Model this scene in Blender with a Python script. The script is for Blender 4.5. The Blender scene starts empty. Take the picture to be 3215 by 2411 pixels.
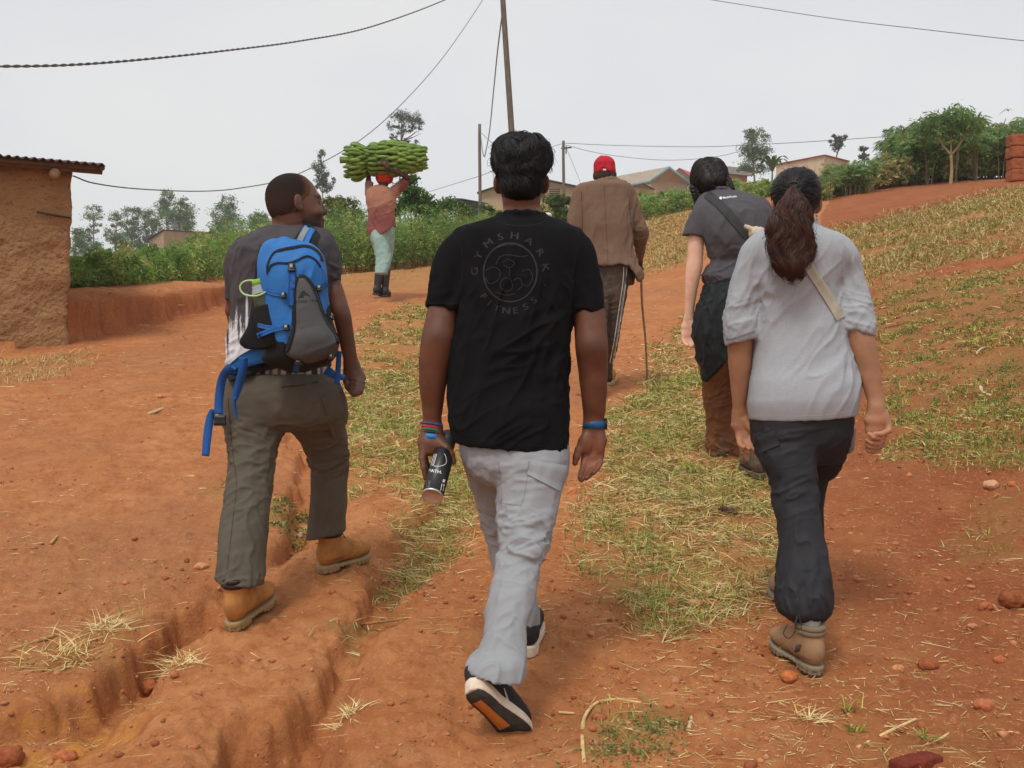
import bpy, math, random
import numpy as np
from mathutils import Vector, Matrix
from mathutils.bvhtree import BVHTree

random.seed(7)
RNG = np.random.default_rng(7)
SC = bpy.context.scene
COL = SC.collection

# ------------------------------------------------------------------ camera
W, H, F = 3215.0, 2411.0, 3447.0
CAMH, PITCH = 1.6, math.atan(71.5 / 3447.0)
cam = bpy.data.cameras.new("camera")
cam.sensor_width = 36.0
cam.lens = 36.0 * F / W
cam.clip_start, cam.clip_end = 0.05, 3000.0
cam_ob = bpy.data.objects.new("camera", cam)
COL.objects.link(cam_ob)
cam_ob.location = (0, 0, CAMH)
cam_ob.rotation_euler = (math.pi / 2 - PITCH, 0, 0)
SC.camera = cam_ob
CP, SP = math.cos(PITCH), math.sin(PITCH)


def P(u, v, y):
    """world point at depth y (metres ahead) seen at photo pixel u, v"""
    xc, zc = (u - W / 2) / F, -(v - H / 2) / F
    dy, dz = CP + zc * SP, -SP + zc * CP
    k = y / dy
    return np.array([xc * k, y, CAMH + dz * k])


# ------------------------------------------------------------------ noise
def _hash(ix, iy, iz, seed):
    h = (ix * 374761393 + iy * 668265263 + iz * 2147483647 + seed * 1274126177) & 0xFFFFFFFF
    h = ((h ^ (h >> 13)) * 1274126177) & 0xFFFFFFFF
    h = h ^ (h >> 16)
    return (h & 0xFFFF) / 32767.5 - 1.0


def vnoise(p, seed=0):
    """value noise -1..1 for an (N,3) array"""
    p = np.asarray(p, dtype=np.float64)
    i = np.floor(p).astype(np.int64)
    f = p - i
    f = f * f * f * (f * (f * 6 - 15) + 10)
    r = 0
    for dx in (0, 1):
        wx = f[:, 0] if dx else 1 - f[:, 0]
        for dy in (0, 1):
            wy = f[:, 1] if dy else 1 - f[:, 1]
            for dz in (0, 1):
                wz = f[:, 2] if dz else 1 - f[:, 2]
                r = r + _hash(i[:, 0] + dx, i[:, 1] + dy, i[:, 2] + dz, seed) * wx * wy * wz
    return r


def fbm(p, oct=4, seed=0, gain=0.5):
    a, s, r = 1.0, 1.0, 0
    for o in range(oct):
        r = r + a * vnoise(np.asarray(p) * s + 17.3 * o, seed + o)
        a *= gain
        s *= 2.03
    return r


def fbm2(x, y, sc, oct=4, seed=0, gain=0.5):
    return fbm(np.stack([x * sc, y * sc, np.zeros_like(x) + 0.37], 1), oct, seed, gain)


def sstep(a, b, x):
    t = np.clip((x - a) / (b - a), 0, 1)
    return t * t * (3 - 2 * t)


# ------------------------------------------------------------------ mesh / object helpers
def mesh_from(name, V, F_, smooth=True, cols=None, mats=None, fmat=None):
    """F_: (n,3) or (n,4) int array, or list of such arrays"""
    V = np.asarray(V, dtype=np.float32)
    arrs = F_ if isinstance(F_, list) else [F_]
    arrs = [np.asarray(a, dtype=np.int32) for a in arrs if len(a)]
    me = bpy.data.meshes.new(name)
    me.vertices.add(len(V))
    me.vertices.foreach_set("co", V.ravel())
    nl = sum(a.size for a in arrs)
    npol = sum(len(a) for a in arrs)
    me.loops.add(nl)
    me.loops.foreach_set("vertex_index", np.concatenate([a.ravel() for a in arrs]))
    tot = np.concatenate([np.full(len(a), a.shape[1], np.int32) for a in arrs])
    st = np.concatenate([[0], np.cumsum(tot)[:-1]]).astype(np.int32)
    me.polygons.add(npol)
    me.polygons.foreach_set("loop_start", st)
    me.polygons.foreach_set("loop_total", tot)
    if fmat is not None:
        me.polygons.foreach_set("material_index", np.asarray(fmat, np.int32))
    me.polygons.foreach_set("use_smooth", np.full(npol, bool(smooth)))
    me.update(calc_edges=True)
    if cols is not None:
        c = np.ones((len(V), 4), np.float32)
        c[:, :3] = cols
        at = me.color_attributes.new("Col", 'FLOAT_COLOR', 'POINT')
        at.data.foreach_set("color", c.ravel())
    for m in (mats or []):
        me.materials.append(m)
    return me


def tag(o, label=None, cat=None, group=None, kind=None):
    if label:
        o["label"] = label
    if cat:
        o["category"] = cat
    if group:
        o["group"] = group
    if kind:
        o["kind"] = kind
    return o


def link(name, me, parent=None):
    o = bpy.data.objects.new(name, me)
    COL.objects.link(o)
    if parent is not None:
        o.parent = parent
    return o


def origin_of(o):
    p = np.zeros(3)
    while o is not None:
        p = p + np.array(o.location)
        o = o.parent
    return p


def obj(name, V, F_, mat, parent=None, smooth=True, cols=None, fmat=None, org=None):
    """mesh object; V given in world coordinates (parents are never rotated)"""
    V = np.asarray(V, dtype=np.float64)
    mats = mat if isinstance(mat, list) else [mat]
    if parent is not None:
        me = mesh_from(name, V - origin_of(parent), F_, smooth, cols, mats, fmat)
        return link(name, me, parent)
    if org is None:
        org = np.array([V[:, 0].mean(), V[:, 1].mean(), V[:, 2].min()])
    org = np.asarray(org, float)
    me = mesh_from(name, V - org, F_, smooth, cols, mats, fmat)
    o = link(name, me)
    o.location = tuple(org)
    return o


def empty(name, loc, label=None, cat=None, group=None):
    o = bpy.data.objects.new(name, None)
    o.empty_display_size = 0.2
    COL.objects.link(o)
    o.location = tuple(float(c) for c in loc)
    return tag(o, label, cat, group)


class MB:
    """collects pieces of one mesh (world coordinates)"""

    def __init__(s):
        s.V, s.T, s.Q, s.C, s.n = [], [], [], [], 0

    def add(s, V, T=None, Q=None, col=None):
        V = np.asarray(V, float)
        s.V.append(V)
        if T is not None and len(T):
            s.T.append(np.asarray(T, np.int64) + s.n)
        if Q is not None and len(Q):
            s.Q.append(np.asarray(Q, np.int64) + s.n)
        c = np.ones((len(V), 3)) * (np.array(col) if col is not None else 1.0)
        s.C.append(c)
        s.n += len(V)

    def box(s, c, half, R=None, col=None):
        c, h = np.asarray(c, float), np.asarray(half, float)
        v = np.array([[x, y, z] for x in (-1, 1) for y in (-1, 1) for z in (-1, 1)]) * h
        if R is not None:
            v = v @ np.asarray(R).T
        q = [[0, 1, 3, 2], [4, 6, 7, 5], [0, 4, 5, 1], [2, 3, 7, 6], [0, 2, 6, 4], [1, 5, 7, 3]]
        s.add(v + c, Q=q, col=col)

    def tube(s, pts, rad, n=8, col=None, cap=True):
        pts = np.asarray(pts, float)
        m = len(pts)
        rad = np.full(m, rad) if np.isscalar(rad) else np.asarray(rad, float)
        tan = np.gradient(pts, axis=0)
        tan /= np.linalg.norm(tan, axis=1)[:, None] + 1e-12
        ref = np.array([0.0, 0, 1]) if abs(tan[0][2]) < 0.9 else np.array([1.0, 0, 0])
        a = np.linspace(0, 2 * math.pi, n, endpoint=False)
        V = []
        s1 = np.cross(tan[0], ref)
        s1 /= np.linalg.norm(s1)
        for i in range(m):
            s1 = s1 - tan[i] * np.dot(s1, tan[i])
            s1 /= np.linalg.norm(s1) + 1e-12
            s2 = np.cross(tan[i], s1)
            V.append(pts[i] + rad[i] * (np.cos(a)[:, None] * s1 + np.sin(a)[:, None] * s2))
        V = np.concatenate(V)
        i = np.arange(m - 1)[:, None] * n
        j = np.arange(n)[None]
        k = (j + 1) % n
        Q = np.stack([i + j, i + k, i + n + k, i + n + j], -1).reshape(-1, 4)
        T = []
        if cap:
            V = np.concatenate([V, pts[:1], pts[-1:]])
            c0, c1 = m * n, m * n + 1
            T = [[c0, (b + 1) % n, b] for b in range(n)] + [[c1, (m - 1) * n + b, (m - 1) * n + (b + 1) % n] for b in range(n)]
        s.add(V, T, Q, col)

    def ribbon(s, pts, wdir, w, th, col=None, n=None):
        """flat band along pts; wdir: width direction(s); w width; th thickness"""
        pts = np.asarray(pts, float)
        m = len(pts)
        wd = np.asarray(wdir, float)
        wd = np.tile(wd, (m, 1)) if wd.ndim == 1 else wd
        w = np.full(m, w) if np.isscalar(w) else np.asarray(w)
        tan = np.gradient(pts, axis=0)
        tan /= np.linalg.norm(tan, axis=1)[:, None] + 1e-12
        wd = wd - tan * (wd * tan).sum(1)[:, None]
        wd /= np.linalg.norm(wd, axis=1)[:, None] + 1e-12
        nn = np.cross(tan, wd)
        V = np.stack([pts + wd * w[:, None] / 2 + nn * th / 2, pts - wd * w[:, None] / 2 + nn * th / 2,
                      pts - wd * w[:, None] / 2 - nn * th / 2, pts + wd * w[:, None] / 2 - nn * th / 2], 1).reshape(-1, 3)
        i = np.arange(m - 1)[:, None] * 4
        j = np.arange(4)[None]
        k = (j + 1) % 4
        Q = np.stack([i + j, i + k, i + 4 + k, i + 4 + j], -1).reshape(-1, 4).tolist()
        Q += [[3, 2, 1, 0], [(m - 1) * 4 + b for b in range(4)]]
        s.add(V, Q=Q, col=col)

    def build(s, name, mat, parent=None, smooth=True, org=None):
        V = np.concatenate(s.V)
        Fs = []
        if s.T:
            Fs.append(np.concatenate(s.T))
        if s.Q:
            Fs.append(np.concatenate(s.Q))
        return obj(name, V, Fs, mat, parent, smooth, np.concatenate(s.C), org=org)


def bez(pts, n=24):
    """Catmull-Rom through pts"""
    p = np.asarray(pts, float)
    p = np.concatenate([[2 * p[0] - p[1]], p, [2 * p[-1] - p[-2]]])
    out = []
    segs = len(p) - 3
    for i in range(segs):
        t = np.linspace(0, 1, max(2, n // segs + 1), endpoint=(i == segs - 1))[:, None]
        a, b, c, d = p[i:i + 4]
        out.append(0.5 * (2 * b + (c - a) * t + (2 * a - 5 * b + 4 * c - d) * t ** 2 + (3 * b - a - 3 * c + d) * t ** 3))
    return np.concatenate(out)


def rot_to(z, x=None):
    """3x3 with columns X, Y, Z where Z is along z"""
    z = np.asarray(z, float)
    z = z / np.linalg.norm(z)
    x = np.array([1.0, 0, 0]) if x is None else np.asarray(x, float)
    x = x - z * x.dot(z)
    if np.linalg.norm(x) < 1e-6:
        x = np.array([0.0, 1, 0]) - z * z[1]
    x = x / np.linalg.norm(x)
    return np.stack([x, np.cross(z, x), z], 1)


# ------------------------------------------------------------------ implicit surfaces
class Cone:
    """elliptical tapered segment: a, b ends; (rs, rd) radii across / in depth at each end"""

    def __init__(s, a, b, ra, rb, side=None, k=0.0, cap=None):
        s.a, s.b = np.asarray(a, float), np.asarray(b, float)
        s.ra = np.array(ra if np.ndim(ra) else (ra, ra), float)
        s.rb = np.array(rb if np.ndim(rb) else (rb, rb), float)
        d = s.b - s.a
        s.L = np.linalg.norm(d) + 1e-9
        s.ax = d / s.L
        s.R = rot_to(s.ax, side)
        s.k, s.cap = k, cap
        m = max(s.ra.max(), s.rb.max())
        s.lo, s.hi = np.minimum(s.a, s.b) - m, np.maximum(s.a, s.b) + m

    def __call__(s, p):
        q = p - s.a
        l = q @ s.R
        t = np.clip(l[:, 2] / s.L, 0, 1)
        rs = s.ra[0] + (s.rb[0] - s.ra[0]) * t
        rd = s.ra[1] + (s.rb[1] - s.ra[1]) * t
        m = np.minimum(rs, rd)
        e = l[:, 2] - t * s.L
        ce = m if s.cap is None else s.cap
        kk = np.sqrt((l[:, 0] / rs) ** 2 + (l[:, 1] / rd) ** 2 + (e / ce) ** 2)
        return (kk - 1) * m


class Ell:
    def __init__(s, c, r, R=None, k=0.0):
        s.c, s.r = np.asarray(c, float), np.asarray(r if np.ndim(r) else (r, r, r), float)
        s.R = np.eye(3) if R is None else np.asarray(R)
        s.k = k
        m = s.r.max()
        s.lo, s.hi = s.c - m, s.c + m

    def __call__(s, p):
        l = ((p - s.c) @ s.R) / s.r
        n = np.sqrt((l * l).sum(1)) + 1e-9
        g = np.sqrt(((l / s.r) ** 2).sum(1)) + 1e-9
        return n * (n - 1) / g


class RBox:
    def __init__(s, c, h, r, R=None, k=0.0):
        s.c, s.h, s.r = np.asarray(c, float), np.asarray(h, float) - r, r
        s.R = np.eye(3) if R is None else np.asarray(R)
        s.k = k
        m = np.linalg.norm(np.asarray(h, float))
        s.lo, s.hi = s.c - m, s.c + m

    def __call__(s, p):
        l = np.abs((p - s.c) @ s.R) - s.h
        return np.sqrt((np.maximum(l, 0) ** 2).sum(1)) + np.minimum(l.max(1), 0) - s.r


class Fn:
    def __init__(s, f, lo, hi, k=0.0):
        s.f, s.lo, s.hi, s.k = f, np.asarray(lo, float), np.asarray(hi, float), k

    def __call__(s, p):
        return s.f(p)


def plane_cut(pt, n):
    """keep the side opposite to n"""
    pt, n = np.asarray(pt, float), np.asarray(n, float)
    n = n / np.linalg.norm(n)
    return lambda p: (p - pt) @ n


def smin(a, b, k):
    if k <= 0:
        return np.minimum(a, b)
    h = np.maximum(k - np.abs(a - b), 0) / k
    return np.minimum(a, b) - h * h * k * 0.25


def sdf_eval(prims, p, post=None):
    d = None
    for q in prims:
        e = q(p)
        d = e if d is None else smin(d, e, q.k)
    if post is not None:
        d = post(p, d)
    return d


def sdf_mesh(prims, res, post=None, lo=None, hi=None, pad=0.03):
    """union of prims (smooth, each with its own k), then post(p, d) -> d; surface nets"""
    L = np.min([q.lo for q in prims], 0) - pad if lo is None else np.asarray(lo, float)
    U = np.max([q.hi for q in prims], 0) + pad if hi is None else np.asarray(hi, float)
    n = np.maximum(np.ceil((U - L) / res).astype(int) + 1, 3)
    D = np.full(n, 1.0, np.float32)
    B = 14
    for i0 in range(0, n[0], B):
        for j0 in range(0, n[1], B):
            for k0 in range(0, n[2], B):
                s0 = np.array([i0, j0, k0])
                s1 = np.minimum(s0 + B, n)
                a, b = L + s0 * res - 0.02, L + (s1 - 1) * res + 0.02
                act = [q for q in prims if np.all(q.hi + q.k >= a) and np.all(q.lo - q.k <= b)]
                if not act:
                    continue
                g = np.stack(np.meshgrid(*[L[c] + np.arange(s0[c], s1[c]) * res for c in range(3)], indexing='ij'), -1)
                D[s0[0]:s1[0], s0[1]:s1[1], s0[2]:s1[2]] = sdf_eval(act, g.reshape(-1, 3), post).reshape(g.shape[:3])
    S = D < 0
    S[0], S[-1], S[:, 0], S[:, -1], S[:, :, 0], S[:, :, -1] = False, False, False, False, False, False
    D = np.where(S, D, np.maximum(D, 1e-6))
    cnt = np.zeros(n - 1, np.int8)
    for dx in (0, 1):
        for dy in (0, 1):
            for dz in (0, 1):
                cnt += S[dx:n[0] - 1 + dx, dy:n[1] - 1 + dy, dz:n[2] - 1 + dz]
    act = (cnt > 0) & (cnt < 8)
    idx = np.argwhere(act)
    num = np.full(n - 1, -1, np.int64)
    num[act] = np.arange(len(idx))
    acc = np.zeros((len(idx), 3))
    w = np.zeros(len(idx))
    cor = [(0, 0, 0), (1, 0, 0), (0, 1, 0), (1, 1, 0), (0, 0, 1), (1, 0, 1), (0, 1, 1), (1, 1, 1)]
    vals = [D[idx[:, 0] + c[0], idx[:, 1] + c[1], idx[:, 2] + c[2]].astype(float) for c in cor]
    for x in range(8):
        for ax in range(3):
            if x & (1 << ax):
                continue
            y = x | (1 << ax)
            va, vb = vals[x], vals[y]
            m = (va < 0) != (vb < 0)
            t = np.where(m, va / np.where(m, va - vb, 1), 0)
            pt = np.tile(np.array(cor[x], float), (len(idx), 1))
            pt[:, ax] += t
            acc[m] += pt[m]
            w[m] += 1
    V = L + (idx + acc / w[:, None]) * res
    Q = []
    for ax in range(3):
        sl0 = [slice(0, n[c]) for c in range(3)]
        sl1 = list(sl0)
        sl0[ax] = slice(0, n[ax] - 1)
        sl1[ax] = slice(1, n[ax])
        A, Bm = S[tuple(sl0)], S[tuple(sl1)]
        e = np.argwhere(A != Bm)
        b, c = (ax + 1) % 3, (ax + 2) % 3
        e = e[(e[:, b] > 0) & (e[:, c] > 0) & (e[:, b] < n[b] - 1) & (e[:, c] < n[c] - 1)]
        ins = A[e[:, 0], e[:, 1], e[:, 2]]

        def at(db, dc):
            f = e.copy()
            f[:, b] -= db
            f[:, c] -= dc
            return num[f[:, 0], f[:, 1], f[:, 2]]
        q = np.stack([at(1, 1), at(0, 1), at(0, 0), at(1, 0)], 1)
        q[~ins] = q[~ins][:, ::-1]
        Q.append(q)
    return V, np.concatenate(Q)


def vnormals(V, Q):
    n = np.zeros_like(V)
    a = V[Q[:, 2]] - V[Q[:, 0]]
    b = V[Q[:, -1]] - V[Q[:, 1]]
    fn = np.cross(a, b)
    for c in range(Q.shape[1]):
        np.add.at(n, Q[:, c], fn)
    return n / (np.linalg.norm(n, axis=1)[:, None] + 1e-12)


def relax(V, Q, it=1, f=0.5):
    for _ in range(it):
        s = np.zeros_like(V)
        c = np.zeros(len(V))
        for a in range(4):
            for b in ((a + 1) % 4, (a + 3) % 4):
                np.add.at(s, Q[:, a], V[Q[:, b]])
                np.add.at(c, Q[:, a], 1)
        m = c > 0
        V = V.copy()
        V[m] = V[m] * (1 - f) + f * s[m] / c[m][:, None]
    return V


def ridges(p, direction, across, along, seed=0, warp=0.35):
    """cloth folds running along `direction`; across: fold spacing (m); along: fold length (m)"""
    R = rot_to(direction)
    l = np.asarray(p) @ R
    wv = fbm(p * 6.0, 2, seed + 50)
    q = np.stack([l[:, 0] / across + wv * warp, l[:, 1] / across + 0.5 * wv * warp, l[:, 2] / along], 1)
    n = vnoise(q, seed) + 0.45 * vnoise(q * 2.1 + 5, seed + 9)
    return 1 - np.abs(n) * 1.9


def pull(V, N, amt):
    return V + N * amt[:, None]


# ------------------------------------------------------------------ materials
def mat(name, col, rough=0.8, var=0.12, scale=18.0, bump=0.0, bscale=120.0, attr=False, detail=6.0, spec=0.3,
        dist=0.004, metal=0.0, sss=0.0, col2=None, stretch=None, sheen=0.0):
    m = bpy.data.materials.new(name)
    m.use_nodes = True
    nt = m.node_tree
    N, Lk = nt.nodes, nt.links
    bs = N["Principled BSDF"]
    bs.inputs["Roughness"].default_value = rough
    bs.inputs["Specular IOR Level"].default_value = spec
    bs.inputs["Metallic"].default_value = metal
    if sheen:
        bs.inputs["Sheen Weight"].default_value = sheen
    if sss:
        bs.inputs["Subsurface Weight"].default_value = sss
        bs.inputs["Subsurface Radius"].default_value = (0.012, 0.005, 0.003)
        bs.inputs["Subsurface Scale"].default_value = 1.0
    tc = N.new("ShaderNodeTexCoord")
    co = tc.outputs["Object"]
    if stretch:
        mp = N.new("ShaderNodeMapping")
        mp.inputs["Scale"].default_value = stretch
        Lk.new(co, mp.inputs[0])
        co = mp.outputs[0]
    nz = N.new("ShaderNodeTexNoise")
    nz.inputs["Scale"].default_value = scale
    nz.inputs["Detail"].default_value = detail
    nz.inputs["Roughness"].default_value = 0.62
    Lk.new(co, nz.inputs["Vector"])
    mx = N.new("ShaderNodeMix")
    mx.data_type = 'RGBA'
    c = np.array(col)
    c2 = np.array(col2) if col2 is not None else c * (1 + var)
    c1 = c if col2 is not None else c * (1 - var)
    mx.inputs[6].default_value = (*c1, 1)
    mx.inputs[7].default_value = (*c2, 1)
    rp = N.new("ShaderNodeMapRange")
    rp.inputs[1].default_value, rp.inputs[2].default_value = 0.32, 0.68
    Lk.new(nz.outputs[0], rp.inputs[0])
    Lk.new(rp.outputs[0], mx.inputs[0])
    out = mx.outputs[2]
    if attr:
        at = N.new("ShaderNodeVertexColor")
        at.layer_name = "Col"
        mm = N.new("ShaderNodeMix")
        mm.data_type = 'RGBA'
        mm.blend_type = 'MULTIPLY'
        mm.inputs[0].default_value = 1.0
        Lk.new(out, mm.inputs[6])
        Lk.new(at.outputs[0], mm.inputs[7])
        out = mm.outputs[2]
    Lk.new(out, bs.inputs["Base Color"])
    if bump:
        nb = N.new("ShaderNodeTexNoise")
        nb.inputs["Scale"].default_value = bscale
        nb.inputs["Detail"].default_value = 5.0
        Lk.new(co, nb.inputs["Vector"])
        bp = N.new("ShaderNodeBump")
        bp.inputs["Strength"].default_value = bump
        bp.inputs["Distance"].default_value = dist
        Lk.new(nb.outputs[0], bp.inputs["Height"])
        Lk.new(bp.outputs[0], bs.inputs["Normal"])
    return m


def srgb(r, g, b):
    c = np.array([r, g, b]) / 255.0
    return np.where(c <= 0.04045, c / 12.92, ((c + 0.055) / 1.055) ** 2.4)


def speckle(m, scale, lo, hi, col, stretch=(1, 1, 1), fac=1.0):
    """adds flecks of another colour to a material"""
    nt = m.node_tree
    N, Lk = nt.nodes, nt.links
    bs = N["Principled BSDF"]
    src = bs.inputs["Base Color"].links[0].from_socket
    tc, mp, nz, mr, mx = N.new("ShaderNodeTexCoord"), N.new("ShaderNodeMapping"), N.new("ShaderNodeTexNoise"), N.new("ShaderNodeMapRange"), N.new("ShaderNodeMix")
    mp.inputs["Scale"].default_value = stretch
    nz.inputs["Scale"].default_value, nz.inputs["Detail"].default_value = scale, 4.0
    mr.inputs[1].default_value, mr.inputs[2].default_value, mr.inputs[4].default_value = lo, hi, fac
    mx.data_type = 'RGBA'
    mx.inputs[7].default_value = (*col, 1)
    Lk.new(tc.outputs["Object"], mp.inputs[0])
    Lk.new(mp.outputs[0], nz.inputs["Vector"])
    Lk.new(nz.outputs[0], mr.inputs[0])
    Lk.new(mr.outputs[0], mx.inputs[0])
    Lk.new(src, mx.inputs[6])
    Lk.new(mx.outputs[2], bs.inputs["Base Color"])
    return m
# ------------------------------------------------------------------ light and sky
SUN_EL, SUN_AZ = math.radians(58), math.radians(205)      # azimuth from +Y (ahead) towards +X
sun = bpy.data.lights.new("sun", 'SUN')
sun.energy, sun.angle, sun.color = 1.5, math.radians(12), (1.0, 0.94, 0.85)
sun_ob = bpy.data.objects.new("sun", sun)
COL.objects.link(sun_ob)
sd = Vector((math.sin(SUN_AZ) * math.cos(SUN_EL), math.cos(SUN_AZ) * math.cos(SUN_EL), math.sin(SUN_EL)))
sun_ob.rotation_euler = sd.to_track_quat('Z', 'Y').to_euler()
sun_ob.location = (-5, -8, 20)

wd = bpy.data.worlds.new("World")
SC.world = wd
wd.use_nodes = True
nt = wd.node_tree
for n_ in list(nt.nodes):
    nt.nodes.remove(n_)
out = nt.nodes.new("ShaderNodeOutputWorld")
sky = nt.nodes.new("ShaderNodeTexSky")
sky.sky_type = 'NISHITA'
sky.sun_disc = False
sky.sun_elevation, sky.sun_rotation = SUN_EL, SUN_AZ
sky.dust_density, sky.air_density = 4.0, 1.0
hs = nt.nodes.new("ShaderNodeHueSaturation")
hs.inputs["Saturation"].default_value = 0.35
bg1 = nt.nodes.new("ShaderNodeBackground")
bg1.inputs[1].default_value = 0.05
nt.links.new(sky.outputs[0], hs.inputs["Color"])
nt.links.new(hs.outputs[0], bg1.inputs[0])
tc = nt.nodes.new("ShaderNodeTexCoord")
mpn = nt.nodes.new("ShaderNodeMapping")
mpn.inputs["Scale"].default_value = (1.0, 1.0, 2.2)
nzn = nt.nodes.new("ShaderNodeTexNoise")
nzn.inputs["Scale"].default_value = 2.1
nzn.inputs["Detail"].default_value = 5
nt.links.new(tc.outputs["Generated"], mpn.inputs[0])
nt.links.new(mpn.outputs[0], nzn.inputs["Vector"])
crm = nt.nodes.new("ShaderNodeValToRGB")
crm.color_ramp.elements[0].position, crm.color_ramp.elements[1].position = 0.3, 0.72
crm.color_ramp.elements[0].color = (0.655, 0.672, 0.70, 1)
crm.color_ramp.elements[1].color = (0.80, 0.78, 0.75, 1)
nt.links.new(nzn.outputs[0], crm.inputs[0])
bg2 = nt.nodes.new("ShaderNodeBackground")
bg2.inputs[1].default_value = 0.84
nt.links.new(crm.outputs[0], bg2.inputs[0])
ad = nt.nodes.new("ShaderNodeAddShader")
nt.links.new(bg1.outputs[0], ad.inputs[0])
nt.links.new(bg2.outputs[0], ad.inputs[1])
nt.links.new(ad.outputs[0], out.inputs[0])

vs = SC.view_settings
vs.view_transform, vs.look, vs.gamma, vs.exposure = 'Standard', 'None', 1.0, 0.03
SC.cycles.use_denoising = True
SC.cycles.max_bounces = 6
SC.cycles.diffuse_bounces = 3
SC.cycles.glossy_bounces = 2
SC.cycles.transmission_bounces = 4
SC.cycles.volume_bounces = 0

# ------------------------------------------------------------------ terrain
DS = W / 2212.0


def softplus(x, k=0.35):
    return np.where(x / k > 30, x, k * np.log1p(np.exp(np.clip(x / k, -50, 30))))


def zbase(x, y):
    z = 0.16 * np.minimum(y, 60.0) + 0.0006 * np.minimum(softplus(y - 32.0, 3.0), 30.0) ** 2
    z = z + 0.153 * np.minimum(softplus(y - 60.0, 2.0), 105.0) - 0.05 * softplus(y - 185.0, 6.0)
    left = sstep(2.0, -9.0, x)
    z = z - left * (0.085 * np.minimum(softplus(y - 18.0, 2.0), 42.0) + 0.052 * np.clip(y - 60.0, 0, 110.0))
    rise = 0.30 * softplus(x - 1.5 - 0.05 * y, 0.5) * sstep(1.0, 8.0, y)
    z = z + 1.9 * np.tanh(rise / 1.9) * (1 - .8 * sstep(36, 62, y))
    z = np.where(y < 0, 0.10 * y, z)
    return z


def hit(u, v, fn=None):
    fn = fn or zbase
    ys = np.concatenate([np.arange(1.5, 30, 0.02), np.arange(30, 200, 0.2)])
    d = P(u, v, 1.0)
    k = ys / d[1] if False else ys
    pts = np.stack([d[0] * k, ys, CAMH + (d[2] - CAMH) * k], 1)
    b = pts[:, 2] - fn(pts[:, 0], pts[:, 1])
    w = np.where(b <= 0)[0]
    i = w[0] if len(w) else len(ys) - 1
    return pts[i]


def GD(u, v):
    return hit(u * DS, v * DS)[:2]


def polyline_sd(x, y, pts):
    """distance and signed side (positive right of travel) and arc fraction"""
    best = np.full(len(x), 1e9)
    sg = np.zeros(len(x))
    fr = np.zeros(len(x))
    n = len(pts) - 1
    for i in range(n):
        a, b = np.array(pts[i]), np.array(pts[i + 1])
        d = b - a
        L = np.hypot(*d) + 1e-9
        t = np.clip(((x - a[0]) * d[0] + (y - a[1]) * d[1]) / L ** 2, 0, 1)
        dx, dy = x - a[0] - t * d[0], y - a[1] - t * d[1]
        q = np.hypot(dx, dy)
        c = (d[1] * dx - d[0] * dy)
        m = q < best
        best[m], sg[m], fr[m] = q[m], np.sign(c[m]), ((i + t) / n)[m]
    return best, sg, fr


G1 = [GD(*p) for p in [(-90, 1640), (60, 1596), (150, 1560), (230, 1524), (300, 1470), (345, 1400), (395, 1340), (455, 1290),
                       (560, 1226), (640, 1150), (668, 1060), (642, 965), (612, 890)]]
G2 = [GD(*p) for p in [(540, 1700), (570, 1625), (640, 1570), (700, 1490), (735, 1420), (775, 1370), (805, 1310), (850, 1260),
                       (885, 1200), (905, 1140), (960, 1100), (1010, 1060)]]
W1 = [.09, .14, .12, .06, .045, .04, .06, .035, .025, .04, .06, .04, .02]
D1 = [.07, .13, .16, .21, .18, .16, .24, .09, .06, .12, .12, .07, .0]
W2 = [.12, .13, .08, .04, .035, .045, .05, .06, .07, .07, .06, .04]
D2 = [.16, .22, .18, .11, .09, .06, .065, .07, .06, .05, .04, .0]
STEP = [np.array([-4.62, 11.0])] + [GD(*p) for p in [(168, 742), (300, 708), (420, 676), (500, 655), (600, 642), (680, 638)]]
STH = [.50, .50, .42, .32, .25, .12, .0]
_gb = None


def carve(x, y, pts, wid, dep, seed=0):
    wx = x + .055 * fbm2(x, y, 3.2, 3, 31 + seed) + .018 * fbm2(x, y, 13.0, 2, 33 + seed)
    wy = y + .075 * fbm2(x, y, 3.2, 3, 32 + seed) + .022 * fbm2(x, y, 13.0, 2, 34 + seed)
    d, s, f = polyline_sd(wx, wy, pts)
    n = len(pts) - 1
    w = np.interp(f * n, np.arange(n + 1), wid) * (1 + .35 * fbm2(x, y, 2.4, 2, 36 + seed))
    h = np.interp(f * n, np.arange(n + 1), dep) * np.clip(1 + .55 * fbm2(x, y, 2.1, 2, 35 + seed), .35, 1.5)
    sd_ = d * np.where(s == 0, 1, s)
    soft = .018 + .045 * np.clip(fbm2(x, y, 4.0, 2, 37 + seed) + .3, 0, 1)
    prof = (.84 * sstep(-w - soft, -w + 0.02, sd_) + .16 * sstep(-w - soft - .13, -w, sd_)) * (1 - sstep(w * 0.15, w * 2.1 + 0.04, sd_))
    rim = .018 * np.exp(-((sd_ + w + soft + .05) / .06) ** 2) * (h > .03)
    return h * prof - rim


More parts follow.
